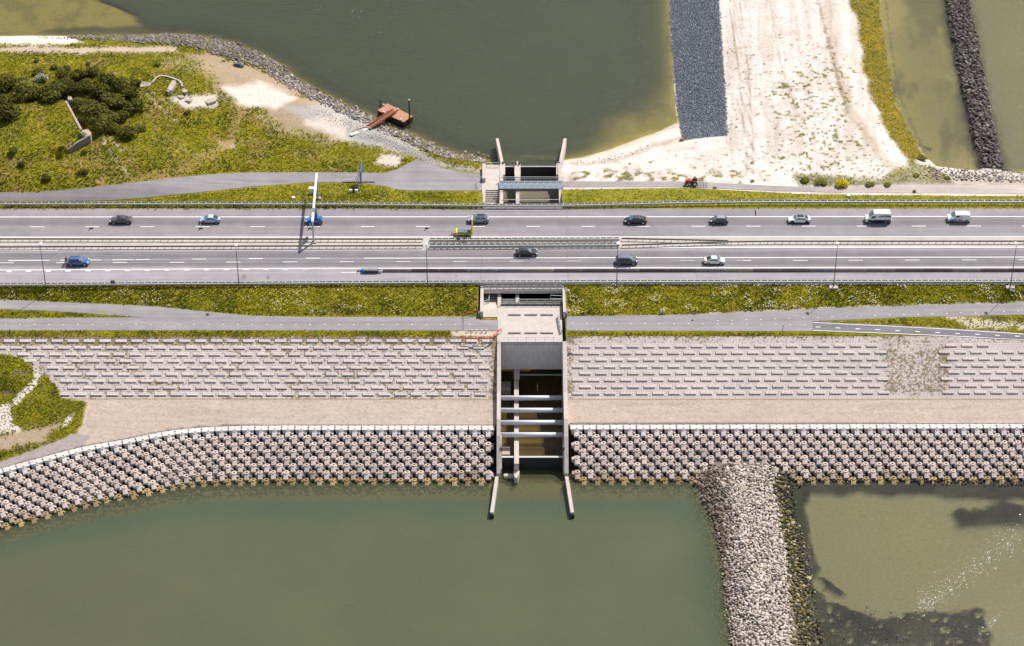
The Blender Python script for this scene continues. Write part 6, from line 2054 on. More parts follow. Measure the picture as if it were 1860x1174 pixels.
po = rect_from_px([(686, 201), (733.5, 222.5), (749.5, 211.5), (703.5, 188.5)], LAKE + 1.15)
pt = thing('pontoon', 'rusty steel pontoon moored between two black piles', 'pontoon', (*po[0], LAKE))
mb = MB(); mb.prism(po, LAKE - .6, LAKE + 1.13); sp('hull', mb, M_BLACKST, par=pt)
ctr = np.mean(po, axis=0)
mb = MB(); mb.prism([tuple(ctr + (np.array(p) - ctr) * 1.012) for p in po], LAKE + 1.132, LAKE + 1.22); sp('deck', mb, concrete('rusty_deck', (.55, .265, .17), .25, scale=.8), par=pt)
for px_, py_ in ((697, 192), (697, 205), (723, 199.5), (728.5, 218.5)):
    mb = MB(); x_, y_ = W(px_, py_, LAKE + 1.3); mb.tube((x_, y_, LAKE + 1.22), (x_, y_, LAKE + 1.55), .13, n=8); mb.tube((x_, y_, LAKE + 1.55), (x_, y_, LAKE + 1.66), .2, n=8, m=1); sp('bollard', mb, [M_BLACKST, M_WHITE], par=pt)
mb = MB(); x_, y_ = W(704.5, 202, LAKE + 1.3); mb.box(x_ - .3, x_ + .3, y_ - .25, y_ + .25, LAKE + 1.18, LAKE + 1.3); sp('hatch', mb, M_BLACKST, par=pt)
for (bx_, by_), (tx_, ty_), cap, lb in (((691.5, 196), (691.5, 181.5), 0, 'short black mooring pile at the left corner of the pontoon'), ((744, 216), (743.8, 181), 1, 'tall black mooring pile with white top at the right of the pontoon')):
    x_, y_ = W(bx_, by_, LAKE + 1.15)
    z1 = LAKE + 1.15 + (by_ - ty_) / (8.0 * .85)
    t = thing('mooring_pile', lb, 'mooring pile', (x_, y_, LAKE))
    mb = MB(); mb.tube((x_, y_, LAKE - 3), (x_, y_, z1), .19, n=10); sp('shaft', mb, M_BLACKST, par=t, smooth=True)
    mb = MB(); mb.tube((x_, y_, z1), (x_, y_, z1 + .16), .23, .16, n=10); sp('cap', mb, M_WHITE if cap else M_BLACKST, par=t)
    mb = MB(); mb.tube((x_, y_, LAKE + .9), (x_, y_, LAKE + 1.35), .26, n=10); sp('collar', mb, M_RUSTD, par=t)
gx_, gy_, gz_ = g1(669.5, 235); a_ = Vector((gx_, gy_, gz_ + .45)); b_ = Vector((*W(717, 201.5, LAKE + 1.45), LAKE + 1.45))
gw = thing('gangway', 'rusty trough gangway from the stony bank to the pontoon', 'gangway', a_)
d = (b_ - a_).normalized(); sd = d.cross(Vector((0, 0, 1))).normalized()
mb = MB(); mb.bar(a_, b_, 1.1, .1); sp('tread', mb, M_RUSTD, par=gw)
for s in (-1, 1):
    mb = MB(); mb.bar(a_ + sd * .6 * s + Vector((0, 0, .18)), b_ + sd * .6 * s + Vector((0, 0, .18)), .14, .5); sp('side_plate', mb, M_RUST, par=gw)
mb = MB(); mb.bar(a_ - sd * .75, a_ + sd * .75, .35, .35); sp('hinge_beam', mb, M_GALVD, par=gw)
w0 = a_ + Vector((-.2, -.2, -.12)); xx, yy, zz = g1(637, 248); w1 = Vector((xx, yy, zz + .35))
t = thing('access_plank', 'pale plank walkway lying on the bank before the gangway', 'plank', w1)
mb = MB(); mb.bar(w0, w1, .8, .08); sp('deck', mb, M_WHITE, par=t)
for s in (-1, 1):
    mb = MB(); dd = (w1 - w0).normalized().cross(Vector((0, 0, 1))).normalized(); mb.bar(w0 + dd * .42 * s + Vector((0, 0, .03)), w1 + dd * .42 * s + Vector((0, 0, .03)), .06, .16); sp('edge', mb, M_GALV, par=t)
xx, yy, zz = g1(668, 232); q0 = Vector((xx, yy, zz + .35)); xx, yy, zz = g1(648, 236.5); q1 = Vector((xx, yy, zz + .2))
mb = MB(); mb.tube(q0, q1, .09, n=6); o = obj('mooring_bar', mb, M_RUST); tag(o, 'thin rusty bar on the stones left of the gangway foot', 'steel bar')

# ---------------------------------------------------------------- bunker remains on the left
bt = thing('bunker', 'old concrete bunker with a grass roof, its walls showing', 'bunker', (*W(140, 240, 1.4), 0))
a_ = W(119.5, 184, 1.5); b_ = W(147.5, 236, 1.5)
mb = MB(); mb.bar((*a_, -.48), (*b_, -.48), .5, 4.2); sp('long_wall', mb, M_OLD, par=bt)
a_ = W(163, 245, 1.5); m_ = W(144, 256, 1.35); c_ = W(122, 270, 1.0); e_ = W(104, 274, .5)
mb = MB()
for p, q, z0, z1 in ((a_, m_, 1.5, 1.35), (m_, c_, 1.35, .9), (c_, e_, .9, .4)):
    d = Vector((q[0] - p[0], q[1] - p[1], 0)).normalized(); n_ = Vector((-d.y, d.x, 0)) * .28
    mb.hexa([(p[0] + n_.x, p[1] + n_.y, -4.5), (p[0] - n_.x, p[1] - n_.y, -4.5), (q[0] - n_.x, q[1] - n_.y, -4.5), (q[0] + n_.x, q[1] + n_.y, -4.5), (p[0] + n_.x, p[1] + n_.y, z0), (p[0] - n_.x, p[1] - n_.y, z0), (q[0] - n_.x, q[1] - n_.y, z1), (q[0] + n_.x, q[1] + n_.y, z1)][::1])
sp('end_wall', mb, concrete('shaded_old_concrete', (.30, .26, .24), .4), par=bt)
p = [tuple(map(float, W(a, b, 1.6))) for a, b in ((150, 248), (164, 246), (166, 241), (160, 235), (149, 236))]
mb = MB(); mb.prism(p, -4, 1.55); sp('corner_block', mb, M_OLD, par=bt)
p = [tuple(map(float, W(a, b, 1.6))) for a, b in ((123, 182), (132.5, 182.5), (129, 176), (124, 174))]
mb = MB(); mb.prism(p, -4, 1.75); sp('corner_block', mb, M_OLD, par=bt)
ru = thing('ruin', 'broken round concrete emplacement half buried in the grass', 'ruin', (*W(310, 165, 0), 0))


def slab(pts, h, mat=M_OLD, name='wall_fragment', sink=.8):
    P_ = [g1(*q) for q in pts]
    zt = sum(p[2] for p in P_) / len(P_) + h * .55
    mb = MB(); mb.prism([(p[0], p[1]) for p in P_], min(p[2] for p in P_) - sink, [zt + random.uniform(-.15, .15) for _ in P_])
    sp(name, mb, mat, par=ru)


cv = [(277, 151), (283, 143), (291, 139), (300, 139.5), (310, 142), (318, 145), (326, 148), (330, 153), (331, 158)]
mb = MB()
for p, q in zip(cv[:-1], cv[1:]):
    P1, Q1 = g1(*p), g1(*q); z1 = .45
    mb.bar((P1[0], P1[1], P1[2] - .3), (Q1[0], Q1[1], Q1[2] - .3), .5, 1.15)
sp('ring_wall', mb, M_OLD, par=ru)
for pts, h in (([(304, 168), (312, 172), (321, 158), (319, 148), (313, 148), (308, 157)], 1.1), ([(247, 148), (255, 160), (272, 157), (276, 152)], .5), ([(302, 168), (306, 174), (313, 171), (316, 164), (310, 160)], 1.4), ([(332, 160), (341, 165), (339, 172), (331, 170)], .6), ([(336, 184), (346, 188), (350, 182), (342, 178)], .35), ([(370, 182), (378, 192), (392, 188), (390, 178), (378, 171)], .3), ([(371, 196), (388, 199), (398, 193), (384, 190)], .22), ([(322, 176), (329, 181), (336, 178), (330, 171)], .4)):
    slab(pts[::-1] if np.cross(np.subtract(pts[1], pts[0]), np.subtract(pts[2], pts[0])) > 0 else pts, h)
# dark blue tarpaulin heap on the bank
x_, y_, z_ = g1(432, 121)
mb = MB()
for k in range(3):
    r = 1.1 - .25 * k
    mb.prism([(r * math.cos(t) * 1.3 + random.uniform(-.15, .15), r * .8 * math.sin(t) + random.uniform(-.1, .1)) for t in np.linspace(0, 2 * math.pi, 9)[:-1]], .3 * k, .3 * k + .35)
o = obj('tarpaulin_heap', mb, plain('blue_grey_tarpaulin', (.06, .075, .11), .6)); o.location = (x_, y_, z_ - .1); tag(o, 'blue grey tarpaulin heap lying by the stony shore', 'tarpaulin')

# ---------------------------------------------------------------- stones
PHI = (1 + 5 ** .5) / 2
ICO_V = np.array([(-1, PHI, 0), (1, PHI, 0), (-1, -PHI, 0), (1, -PHI, 0), (0, -1, PHI), (0, 1, PHI), (0, -1, -PHI), (0, 1, -PHI), (PHI, 0, -1), (PHI, 0, 1), (-PHI, 0, -1), (-PHI, 0, 1)], float) / math.hypot(1, PHI)
ICO_F = np.array([(0, 11, 5), (0, 5, 1), (0, 1, 7), (0, 7, 10), (0, 10, 11), (1, 5, 9), (5, 11, 4), (11, 10, 2), (10, 7, 6), (7, 1, 8), (3, 9, 4), (3, 4, 2), (3, 2, 6), (3, 6, 8), (3, 8, 9), (4, 9, 5), (2, 4, 11), (6, 2, 10), (8, 6, 7), (9, 8, 1)])
ROCKV = []
for k in range(10):
    r_ = np.random.default_rng(50 + k)
    v_ = ICO_V * (1 + r_.uniform(-.28, .22, (12, 1)))
    v_ = v_ * np.array((1.0, r_.uniform(.65, .95), r_.uniform(.5, .8)))
    for _ in range(2):                                              # a couple of broken flat faces
        n_ = r_.normal(size=3); n_ /= np.linalg.norm(n_); c_ = r_.uniform(.45, .7)
        dd = v_ @ n_; v_ = v_ - np.clip(dd - c_, 0, None)[:, None] * n_
    ROCKV.append(v_)
ROCKV = np.array(ROCKV)


def rocks(name, pts, rad, mat, label, rnd=None):
    """one mass of stones nobody would count; pts (n,3), rad (n,)"""
    n = len(pts)
    k = RNG.integers(0, 10, n); a = RNG.uniform(0, 2 * math.pi, n); t = RNG.normal(0, .35, (n, 2))
    v = ROCKV[k] * np.asarray(rad)[:, None, None]
    ca, sa_ = np.cos(a)[:, None], np.sin(a)[:, None]
    x, y, z = v[..., 0] * ca - v[..., 1] * sa_, v[..., 0] * sa_ + v[..., 1] * ca, v[..., 2]
    z = z + x * t[:, :1] + y * t[:, 1:]
    V = np.stack([x, y, z], -1) + np.asarray(pts)[:, None, :]
    Fc = (ICO_F[None] + (np.arange(n) * 12)[:, None, None]).reshape(-1, 3)
    rr = RNG.random(n) if rnd is None else rnd
    o = np_mesh(name, V.reshape(-1, 3), Fc, mat, 'stuff', {'rnd': np.repeat(rr, 12)})
    o['label'] = label
    return o


def jitter(pxpoly, z, s, ground=True, edge=0.0, soft=0.0):
    """jittered grid of ground points inside a polygon given in photo pixels"""
    a = np.array(pxpoly, float); wx, wy = W(a[:, 0], a[:, 1], z)
    gx, gy = np.meshgrid(np.arange(wx.min() - 1, wx.max() + 1, s), np.arange(wy.min() - 1, wy.max() + 1, s))
    gx = gx.ravel() + RNG.uniform(-.5, .5, gx.size) * s; gy = gy.ravel() + RNG.uniform(-.5, .5, gy.size) * s
    zz = hgt(gx, gy); px, py = P(gx, gy, zz)
    d = sdist(px, py, pxpoly)
    if soft:
        k = d > RNG.uniform(-1, 1, len(d)) * soft
    else:
        k = d > edge
    return gx[k], gy[k], zz[k], px[k], py[k]


# near dam
DAM = [(1262, 858), (1290, 848), (1400, 846), (1432, 862), (1430, 890), (1446, 940), (1464, 1000), (1476, 1060), (1486, 1130), (1492, 1200), (1500, 1300), (1334, 1300), (1326, 1174), (1314, 1090), (1307, 1010), (1297, 950), (1277, 900)]
x, y, z, px, py = jitter(DAM, SEA + 1, .60, soft=7)
rad = np.clip(RNG.lognormal(-1.02, .32, len(x)), .18, .95)
moss_edge = np.interp(py, [840, 880, 940, 1000, 1060, 1174, 1300], [1420, 1404, 1412, 1428, 1430, 1436, 1440])
moss = px > moss_edge + RNG.normal(0, 5, len(px))
left_e = np.interp(py, [840, 900, 950, 1010, 1090, 1174, 1300], [1300, 1312, 1322, 1328, 1334, 1345, 1350])
lt = np.clip((px - left_e) / 25 + .75, 0.22, 1)
rn = np.clip(RNG.beta(2, 2, len(x)) * lt * .75 + .25 * lt, 0, 1)
inv = (px > 0) & (px < 1870) & (py < 1180)
big = np.argsort(-(rad * inv * (z > SEA - .1)))[:300]
rest = np.ones(len(x), bool); rest[big] = False
zt = z + rad * .22
rocks('dam_stones', np.stack([x, y, zt], 1)[rest & ~moss], rad[rest & ~moss], M_RIPRAP, 'smaller pale broken stones of the near dam', rn[rest & ~moss])
rocks('mossy_dam_stones', np.stack([x, y, zt], 1)[rest & moss], rad[rest & moss], M_MOSSROCK, 'greenish weed covered stones on the right flank of the near dam')
x2, y2, z2, px2, py2 = jitter(DAM, SEA + 1, .55, soft=3)
m2 = px2 > np.interp(py2, [840, 880, 940, 1000, 1060, 1174, 1300], [1420, 1404, 1412, 1428, 1430, 1436, 1440])
rocks('dam_stones', np.stack([x2, y2, z2 + .35], 1)[~m2], RNG.uniform(.2, .42, (~m2).sum()), M_RIPRAP, 'upper layer of pale broken stones of the near dam', np.clip(RNG.beta(2, 2, (~m2).sum()) * np.clip((px2[~m2] - 1335) / 30 + .75, .1, 1), 0, 1))
bmesh_ = {}
for nm, mt in (('pale', M_STONE), ('brown', concrete('brown_stone', (.33, .25, .20), .35, rnd=.25, scale=1.5)), ('mossy', concrete('green_stone', (.20, .175, .07), .45, rnd=.3, scale=1.5))):
    for k in range(6):
        me = bpy.data.meshes.new('boulder'); me.from_pydata([tuple(v) for v in ROCKV[k]], [], [tuple(map(int, f)) for f in ICO_F]); me.update(); me.materials.append(mt)
        bmesh_[(nm, k)] = me
for i in big:
    nm = 'mossy' if moss[i] else ('brown' if rn[i] < .3 else 'pale')
    o = bpy.data.objects.new('boulder', bmesh_[(nm, int(RNG.integers(0, 6)))]); COL.objects.link(o)
    o.location = (x[i], y[i], zt[i] + .12); o.rotation_euler = (random.uniform(-.4, .4), random.uniform(-.4, .4), random.uniform(0, 6.28)); o.scale = (rad[i],) * 3
    zone = 'at the head of the stone dam' if py[i] < 930 else ('halfway along the stone dam' if py[i] < 1060 else 'at the near end of the stone dam')
    ad = {'mossy': 'greenish boulder on the weedy right flank, ', 'brown': 'brownish boulder on the damp left flank, ', 'pale': 'pale grey boulder among smaller stones, '}[nm]
    tag(o, ad + zone, 'boulder', nm + ' boulders ' + zone)

# stones under water along the foot of the armour blocks and the dam
x, y, z, px, py = jitter([(-20, 940), (60, 926), (140, 905), (230, 884), (300, 873), (420, 868), (880, 866), (893, 898), (640, 899), (460, 901), (330, 910), (230, 930), (120, 958), (0, 990), (-20, 994)], SEA, .62, soft=4)
k = RNG.random(len(x)) < .8
rocks('sunken_stones', np.stack([x, y, np.minimum(z + .05, SEA - .22)], 1)[k], RNG.uniform(.25, .55, k.sum()), M_SUNKEN, 'stones seen under water along the foot of the armour blocks, left')
x, y, z, px, py = jitter([(1040, 866), (1275, 862), (1296, 920), (1308, 1000), (1318, 1100), (1326, 1190), (1270, 1190), (1272, 1000), (1262, 905), (1180, 897), (1045, 898)], SEA, .6, soft=6)
rocks('sunken_stones', np.stack([x, y, np.minimum(z + .0, SEA - .22)], 1), RNG.uniform(.22, .5, len(x)), M_SUNKEN, 'stones seen under water between sluice and stone dam')
x, y, z, px, py = jitter([(1425, 864), (1930, 862), (1930, 886), (1780, 882), (1600, 876), (1470, 874), (1440, 890), (1446, 950), (1470, 1030), (1484, 1110), (1500, 1190), (1478, 1190), (1460, 1050), (1440, 960), (1418, 900)], SEA, .5, soft=4)
k = RNG.random(len(x)) < .7
rocks('weedy_stones', np.stack([x, y, np.maximum(z, SEA - .5) + .35], 1)[k], RNG.uniform(.15, .34, k.sum()), M_DARKROCK, 'dark wet stones at the edge of the shallow pool', RNG.beta(1, 3.2, k.sum()))
x, y, z, px, py = jitter([(1500, 1100), (1600, 1122), (1700, 1112), (1780, 1120), (1790, 1190), (1490, 1190)], SEA, .7, soft=14)
k = RNG.random(len(x)) < .5
rocks('weedy_stones', np.stack([x, y, np.full(len(x), SEA - .12)], 1)[k], RNG.uniform(.12, .36, k.sum()), M_DARKROCK, 'dark weedy stones breaking the surface of the pool, bottom right', RNG.beta(1, 3, k.sum()))

# far dam between lagoon and lake
FD = [(1716, -160), (1720, 0), (1730, 60), (1742, 130), (1757, 200), (1775, 270), (1787, 305), (1822, 306), (1812, 270), (1800, 220), (1788, 150), (1772, 70), (1756, 0), (1752, -160)]
x, y, z, px, py = jitter(FD, LAKE + .5, .55, soft=4)
rocks('dark_dam_stones', np.stack([x, y, np.maximum(z, LAKE - .2) + RNG.uniform(.0, .4, len(x))], 1), np.clip(RNG.lognormal(-.95, .35, len(x)), .2, 1.0), M_DARKROCK, 'dark stones of the far dam between lagoon and open water', RNG.beta(2, 2.6, len(x)))
# stony shore on the left
inn = [(120, 67), (200, 66), (280, 63), (330, 63), (382, 69), (432, 83), (482, 103), (512, 121), (532, 141), (582, 169), (632, 194), (682, 214), (707, 231), (747, 244), (792, 267), (832, 279), (884, 288), (884, 299), (830, 293), (786, 282), (740, 258), (700, 243), (672, 227), (624, 208), (574, 184), (520, 158), (492, 140), (470, 124), (430, 112), (380, 96), (330, 84), (260, 78), (150, 72)]
x, y, z, px, py = jitter(inn, LAKE + .8, .50, soft=3)
k = (RNG.random(len(x)) < .9)
rocks('shore_stones', np.stack([x, y, np.maximum(z, LAKE - .1) + .15], 1)[k], np.clip(RNG.lognormal(-1.2, .35, k.sum()), .14, .8), M_MIXSTONE, 'grey broken stones along the left shore of the lake', np.clip(RNG.beta(2, 2, k.sum()) * np.where(px[k] < 470, .7, 1.0), 0, 1))
x, y, z, px, py = jitter([(60, 67), (140, 70), (160, 78), (90, 74)], LAKE + .8, 1.1)
rocks('shore_stones', np.stack([x, y, z + .05], 1), RNG.uniform(.12, .3, len(x)), M_DARKROCK, 'scattered dark stones on the white beach')
x, y, z, px, py = jitter([(560, 195), (640, 215), (700, 240), (800, 292), (876, 306), (800, 300), (700, 268), (620, 236)], LAKE + 2, .55, soft=5)
rocks('bank_gravel', np.stack([x, y, z + .02], 1), RNG.uniform(.08, .2, len(x)), M_MIXSTONE, 'grey gravel strewn on the left bank')
# right shore scrub stones
x, y, z, px, py = jitter([(1690, 304), (1760, 309), (1930, 318), (1930, 336), (1760, 334), (1680, 326)], LAKE + 1, .6, soft=4)
k = RNG.random(len(x)) < .7
rocks('scrub_stones', np.stack([x, y, z + .08], 1)[k], RNG.uniform(.15, .42, k.sum()), M_MIXSTONE, 'dark and pale stones between lagoon and gravel track', RNG.beta(1.6, 2.4, k.sum()))
x, y, z, px, py = jitter([(1786, 309), (1812, 312), (1860, 322), (1850, 330), (1810, 322)], LAKE + 1, .5, soft=3)
rocks('chalk_rubble', np.stack([x, y, z + .15], 1), RNG.uniform(.2, .45, len(x)), M_CHALK, 'white rubble heap at the foot of the far dam')
x, y, z, px, py = jitter([(1030, 291), (1100, 288), (1180, 262), (1180, 268), (1100, 297), (1030, 300)], LAKE + 1, .7, soft=2)
k = RNG.random(len(x)) < .6
rocks('tide_stones', np.stack([x, y, z + .03], 1)[k], RNG.uniform(.08, .26, k.sum()), M_MIXSTONE, 'small stones along the tide line of the right beach')
x, y, z, px, py = jitter(REV, LAKE + 1, .30, soft=3)
rocks('stone_revetment', np.stack([x, y, np.maximum(z, LAKE - .1) + .06], 1), RNG.uniform(.12, .26, len(x)), M_BLUESTONE, 'blue grey stone revetment on the right bank of the lake', RNG.beta(1.6, 2.0, len(x)))
for pts in ([(60, 662), (78, 680), (70, 695), (50, 715), (30, 735), (22, 728), (50, 700), (62, 690)], [(-20, 742), (18, 730), (22, 770), (36, 782), (0, 790), (-20, 800)], [(116, 762), (130, 752), (128, 768), (118, 774)], [(335, 185), (350, 180), (392, 178), (396, 196), (345, 194)]):
    x, y, z, px, py = jitter(pts, -5, .5, soft=3)
    rocks('pale_rubble', np.stack([x, y, z + .05], 1), RNG.uniform(.12, .36, len(x)), M_CHALK, 'pale rubble showing through the grass')

# ---------------------------------------------------------------- vegetation
PAVED = [[(-500, 347), (60, 347), (190, 336), (320, 320), (420, 312.5), (700, 312.5), (722, 305), (757, 287), (800, 303), (880, 315), (880, 349), (740, 349), (700, 341), (650, 334.5), (560, 335), (450, 343), (320, 357), (190, 369), (-500, 369)],
         [(1023, 327), (1260, 328), (1480, 338), (2400, 334), (2400, 353), (1480, 352), (1330, 347), (1023, 343)],
         [(-600, 537), (100, 546.5), (200, 550.5), (280, 554.5), (370, 564), (460, 572), (560, 574), (905, 573), (905, 603), (-600, 603), (-600, 577), (265, 575), (-600, 565)][:9] + [(-600, 603), (-600, 577.5), (0, 577.5), (262, 576), (100, 567.5), (0, 564), (-600, 564)],
         [(1029, 573), (1250, 569.5), (1420, 562.5), (1500, 557.5), (1860, 547.5), (2400, 534), (2400, 562), (1860, 574.5), (1640, 579.5), (1480, 586), (1560, 586), (1700, 593), (1860, 604), (2400, 636), (2400, 655), (1860, 621), (1700, 613.5), (1476, 604), (1029, 603)]]


def unpaved(x, y, px, py):
    m = np.ones(len(px))
    for q in PAVED:
        m = m * ~inside(px, py, q)
    return m


def leaf_cloud(n, seed, size, flat=.75, lobes=9):
    r_ = np.random.default_rng(seed)
    c = r_.normal(size=(lobes, 3)); c /= np.linalg.norm(c, axis=1)[:, None]; c *= r_.uniform(.25, .62, (lobes, 1)); c[:, 2] = np.abs(c[:, 2]) * .8
    rl = r_.uniform(.30, .52, lobes)
    k = r_.integers(0, lobes, n)
    d = r_.normal(size=(n, 3)); d /= np.linalg.norm(d, axis=1)[:, None]
    p = c[k] + d * (rl[k] * r_.uniform(.72, 1.05, n))[:, None]
    p[:, 2] *= flat
    keep = p[:, 2] > -.25
    p, d = p[keep], d[keep]
    n = len(p)
    nn = d * .8 + np.array((.15, .2, .7)) + r_.normal(0, .45, (n, 3)); nn /= np.linalg.norm(nn, axis=1)[:, None]
    a = np.cross(nn, r_.normal(size=(n, 3))); a /= np.linalg.norm(a, axis=1)[:, None]
    b = np.cross(nn, a)
    s1 = (size * r_.uniform(.6, 1.3, n))[:, None]; s2 = s1 * r_.uniform(.5, .9, (n, 1))
    V = np.stack([p - a * s1, p - b * s2, p + a * s1, p + b * s2], 1).reshape(-1, 3)
    col = np.repeat(r_.uniform(.55, 1.5, (n, 1)) * np.array([[1, 1, 1]]) * (1 + r_.normal(0, .12, (n, 3)) * np.array((1, .3, 1))), 4, 0)
    return V, np.arange(4 * n).reshape(-1, 4), np.clip(col, .2, 2.2)


CROWN = []
for k in range(6):
    V, Fq, c_ = leaf_cloud(1500, 100 + k, .085)
    tmp = np_mesh('crown', V, Fq, [M_LEAF], None, {'Col': c_})
    CROWN.append(tmp.data); bpy.data.objects.remove(tmp)
CROWNS = {}
for nm, mt in (('dark', M_LEAF), ('pale', M_LEAFY), ('gold', M_GOLD)):
    CROWNS[nm] = []
    for me in CROWN:
        m_ = me.copy(); m_.materials.clear(); m_.materials.append(mt); CROWNS[nm].append(m_)
V, Fq, c_ = leaf_cloud(420, 300, .07, .8); tmp = np_mesh('blossom', V * 1.06, Fq, [M_BLOOM], None, {'Col': np.clip(c_, .8, 1.1)}); BLOOM = tmp.data; bpy.data.objects.remove(tmp)
mb = MB()
for k in range(4):
    a = k * 1.7
    mb.tube((0, 0, -.3), (.25 * math.cos(a), .25 * math.sin(a), .35), .045, .02, 6)
TRUNK = bpy.data.meshes.new('trunk'); TRUNK.from_pydata(mb.v, [], mb.f); TRUNK.update(); TRUNK.materials.append(M_BARK)
NB = [0]


def shrub(px_, py_, r, kind, label, bloom=False, group=None, hz=1.0):
    x_, y_, z_ = g1(px_, py_ + r * 3.0)
    t = thing('shrub', label, 'shrub', (x_, y_, z_), random.uniform(0, 6.28), group)
    NB[0] += 1
    me = CROWNS[kind][NB[0] % 6]
    o = bpy.data.objects.new('crown', me); COL.objects.link(o); o.parent = t; o.location = (0, 0, r * .30); o.scale = (r * random.uniform(1.0, 1.3), r * random.uniform(.95, 1.25), r * hz * random.uniform(.9, 1.3))
    o = bpy.data.objects.new('trunk', TRUNK); COL.objects.link(o); o.parent = t; o.scale = (r, r, r)
    if bloom:
        o = bpy.data.objects.new('blossom', BLOOM); COL.objects.link(o); o.parent = t; o.location = (0, 0, r * .34); o.scale = (r * 1.15, r, r * hz * 1.05)


GD = 'dark shrubs in the thicket on the mound'
for px_, py_, r in ((118, 128, 1.9), (142, 134, 2.2), (168, 130, 1.8), (192, 142, 2.3), (216, 152, 2.2), (234, 168, 2.0), (238, 190, 2.3), (208, 180, 2.7), (182, 164, 2.5), (154, 156, 2.3), (132, 160, 2.0), (146, 186, 2.1), (172, 194, 2.6), (200, 212, 2.5), (222, 210, 2.0), (180, 226, 2.4), (160, 214, 1.9), (206, 234, 1.7), (112, 150, 2.0), (246, 150, 1.4)):
    shrub(px_, py_, r * 1.22, 'dark', 'dark green shrub in the dense thicket right of the bunker wall', group=GD)
for px_, py_, r, lb, kd in ((12, 150, 3.0, 'dark shrub at the left edge, upper one of three', 'dark'), (8, 182, 2.4, 'dark shrub at the left edge, middle one of three', 'dark'), (14, 204, 3.0, 'large dark shrub at the left edge beside the bunker roof', 'dark'), (52, 162, 3.1, 'rounded lighter green shrub left of the white blossoming one', 'pale'), (50, 172, 2.4, 'dark underside shrub below the rounded lighter one', 'dark'), (95, 166, 3.2, 'broad dark shrub above the bunker roof edge', 'dark'), (38, 148, 2.0, 'small dark shrub above the rounded lighter one', 'dark'), (72, 130, 1.8, 'low green shrub above the white blossoming one', 'pale'), (235, 240, 2.3, 'low dull green shrub on the slope right of the bunker end', 'dark'), (258, 232, 1.6, 'small dull shrub beside the low one right of the bunker', 'pale'), (152, 312, 1.35, 'single dark bush in the meadow above the path', 'dark'), (25, 274, 1.4, 'dark bush in the meadow near the left edge', 'dark'), (40, 298, 1.2, 'dark bush below the one near the left edge', 'dark'), (84, 322, 1.3, 'dark bush close to the path bend at the left', 'dark'), (152, 277, .9, 'small bush below the bunker end wall', 'dark'), (113, 277, .8, 'small bush at the foot of the bunker end wall', 'dark'), (340, 204, .9, 'small dark bush below the broken concrete', 'dark'), (160, 116, .8, 'little bush in the meadow under the beach track', 'dark'), (66, 111, .8, 'little bush near the upper left meadow edge', 'dark'), (284, 120, .9, 'little bush near the stony shore bend', 'dark'), (100, 122, 1.2, 'grey green bush in the upper meadow', 'pale'), (1462, 326, 1.6, 'green shrub on the sand edge left of the yellow one', 'pale'), (1492, 330, 1.9, 'broad green shrub touching the yellow flowering one', 'pale'), (1580, 334, 1.5, 'low green shrub right of the yellow flowering one', 'pale'), (1612, 334, 1.4, 'low green shrub near the leaning white pole', 'pale'), (1674, 285, 1.8, 'green shrub at the tip of the sand by the lagoon', 'pale'), (1664, 318, 1.3, 'dull green shrub right of the leaning white pole', 'pale'), (1720, 322, 1.2, 'dull green shrub among the shore stones', 'pale'), (1367, 329, .6, 'tiny round bush below the wheel tracks', 'pale'), (1298, 341, .7, 'small bush by the path right of the tractor', 'dark'), (1661, 347, .7, 'tiny bush on the gravel track at the right', 'dark'), (1238, 254, .8, 'small bush at the lower corner of the grey revetment', 'dark')):
    shrub(px_, py_, r * (.8 if px_ > 1200 else (1.25 if r > 1.9 else 1)), kd if px_ < 1200 else 'pale', lb, hz=.9 if px_ < 1200 else .5)
for px_, py_, r, lb in ((76, 142, 1.9, 'white blossoming shrub, the largest, above the thicket'), (151, 254, 1.0, 'white blossoming bush at the corner of the bunker end wall'), (246, 174, 1.1, 'white blossoming bush at the right edge of the thicket'), (197, 196, .7, 'small white blossoming bush inside the thicket')):
    shrub(px_, py_, r, 'pale', lb, True)
shrub(1529, 333, 1.7, 'gold', 'bright yellow flowering shrub at the edge of the sand', hz=.7)


def tufts(name, src, n, label, mat, h=(.15, .45), w=.20, weight=None, colf=None, blades=3):
    x, y, z, g, ok = src
    px, py = P(x, y, z)
    pr = np.where(ok & (g > .25) & (px > -30) & (px < 1890) & (py > -30) & (py < 1200), g, 0)
    if weight is not None:
        pr = pr * weight(x, y, px, py)
    pr = pr / pr.sum()
    pr = pr * unpaved(x, y, px, py); pr = pr / pr.sum()
    i = RNG.choice(len(x), n, p=pr)
    bx = x[i] + RNG.uniform(-.28, .28, n); by = y[i] + RNG.uniform(-.28, .28, n)
    bz = hgt(bx, by)
    hh = RNG.uniform(*h, n) * (0.55 + .9 * fbm(bx, by, .25))
    V = []; 
    for k in range(blades):
        a = RNG.uniform(0, 2 * math.pi, n); l = RNG.uniform(.9, 2.2, n) * hh
        ww = w * RNG.uniform(.6, 1.3, n)
        dx, dy = np.cos(a), np.sin(a)
        V.append(np.stack([np.stack([bx - dy * ww, by + dx * ww, bz - .03], 1), np.stack([bx + dy * ww, by - dx * ww, bz - .03], 1), np.stack([bx + dx * l, by + dy * l, bz + hh], 1)], 1))
    V = np.stack(V, 1).reshape(-1, 3)
    c = (RNG.uniform(.55, 1.35, (n, 1)) * (1 + RNG.normal(0, .10, (n, 3)) * np.array((1, .4, .8)))) * (0.65 + .7 * fbm(bx, by, .12))[:, None]
    if colf is not None:
        c = c * colf(bx, by, n)
    o = np_mesh(name, V, np.arange(len(V)).reshape(-1, 3), mat, 'stuff', {'Col': np.repeat(np.clip(c, .05, 2.5), 3 * blades, 0)})
    o['label'] = label
    return o


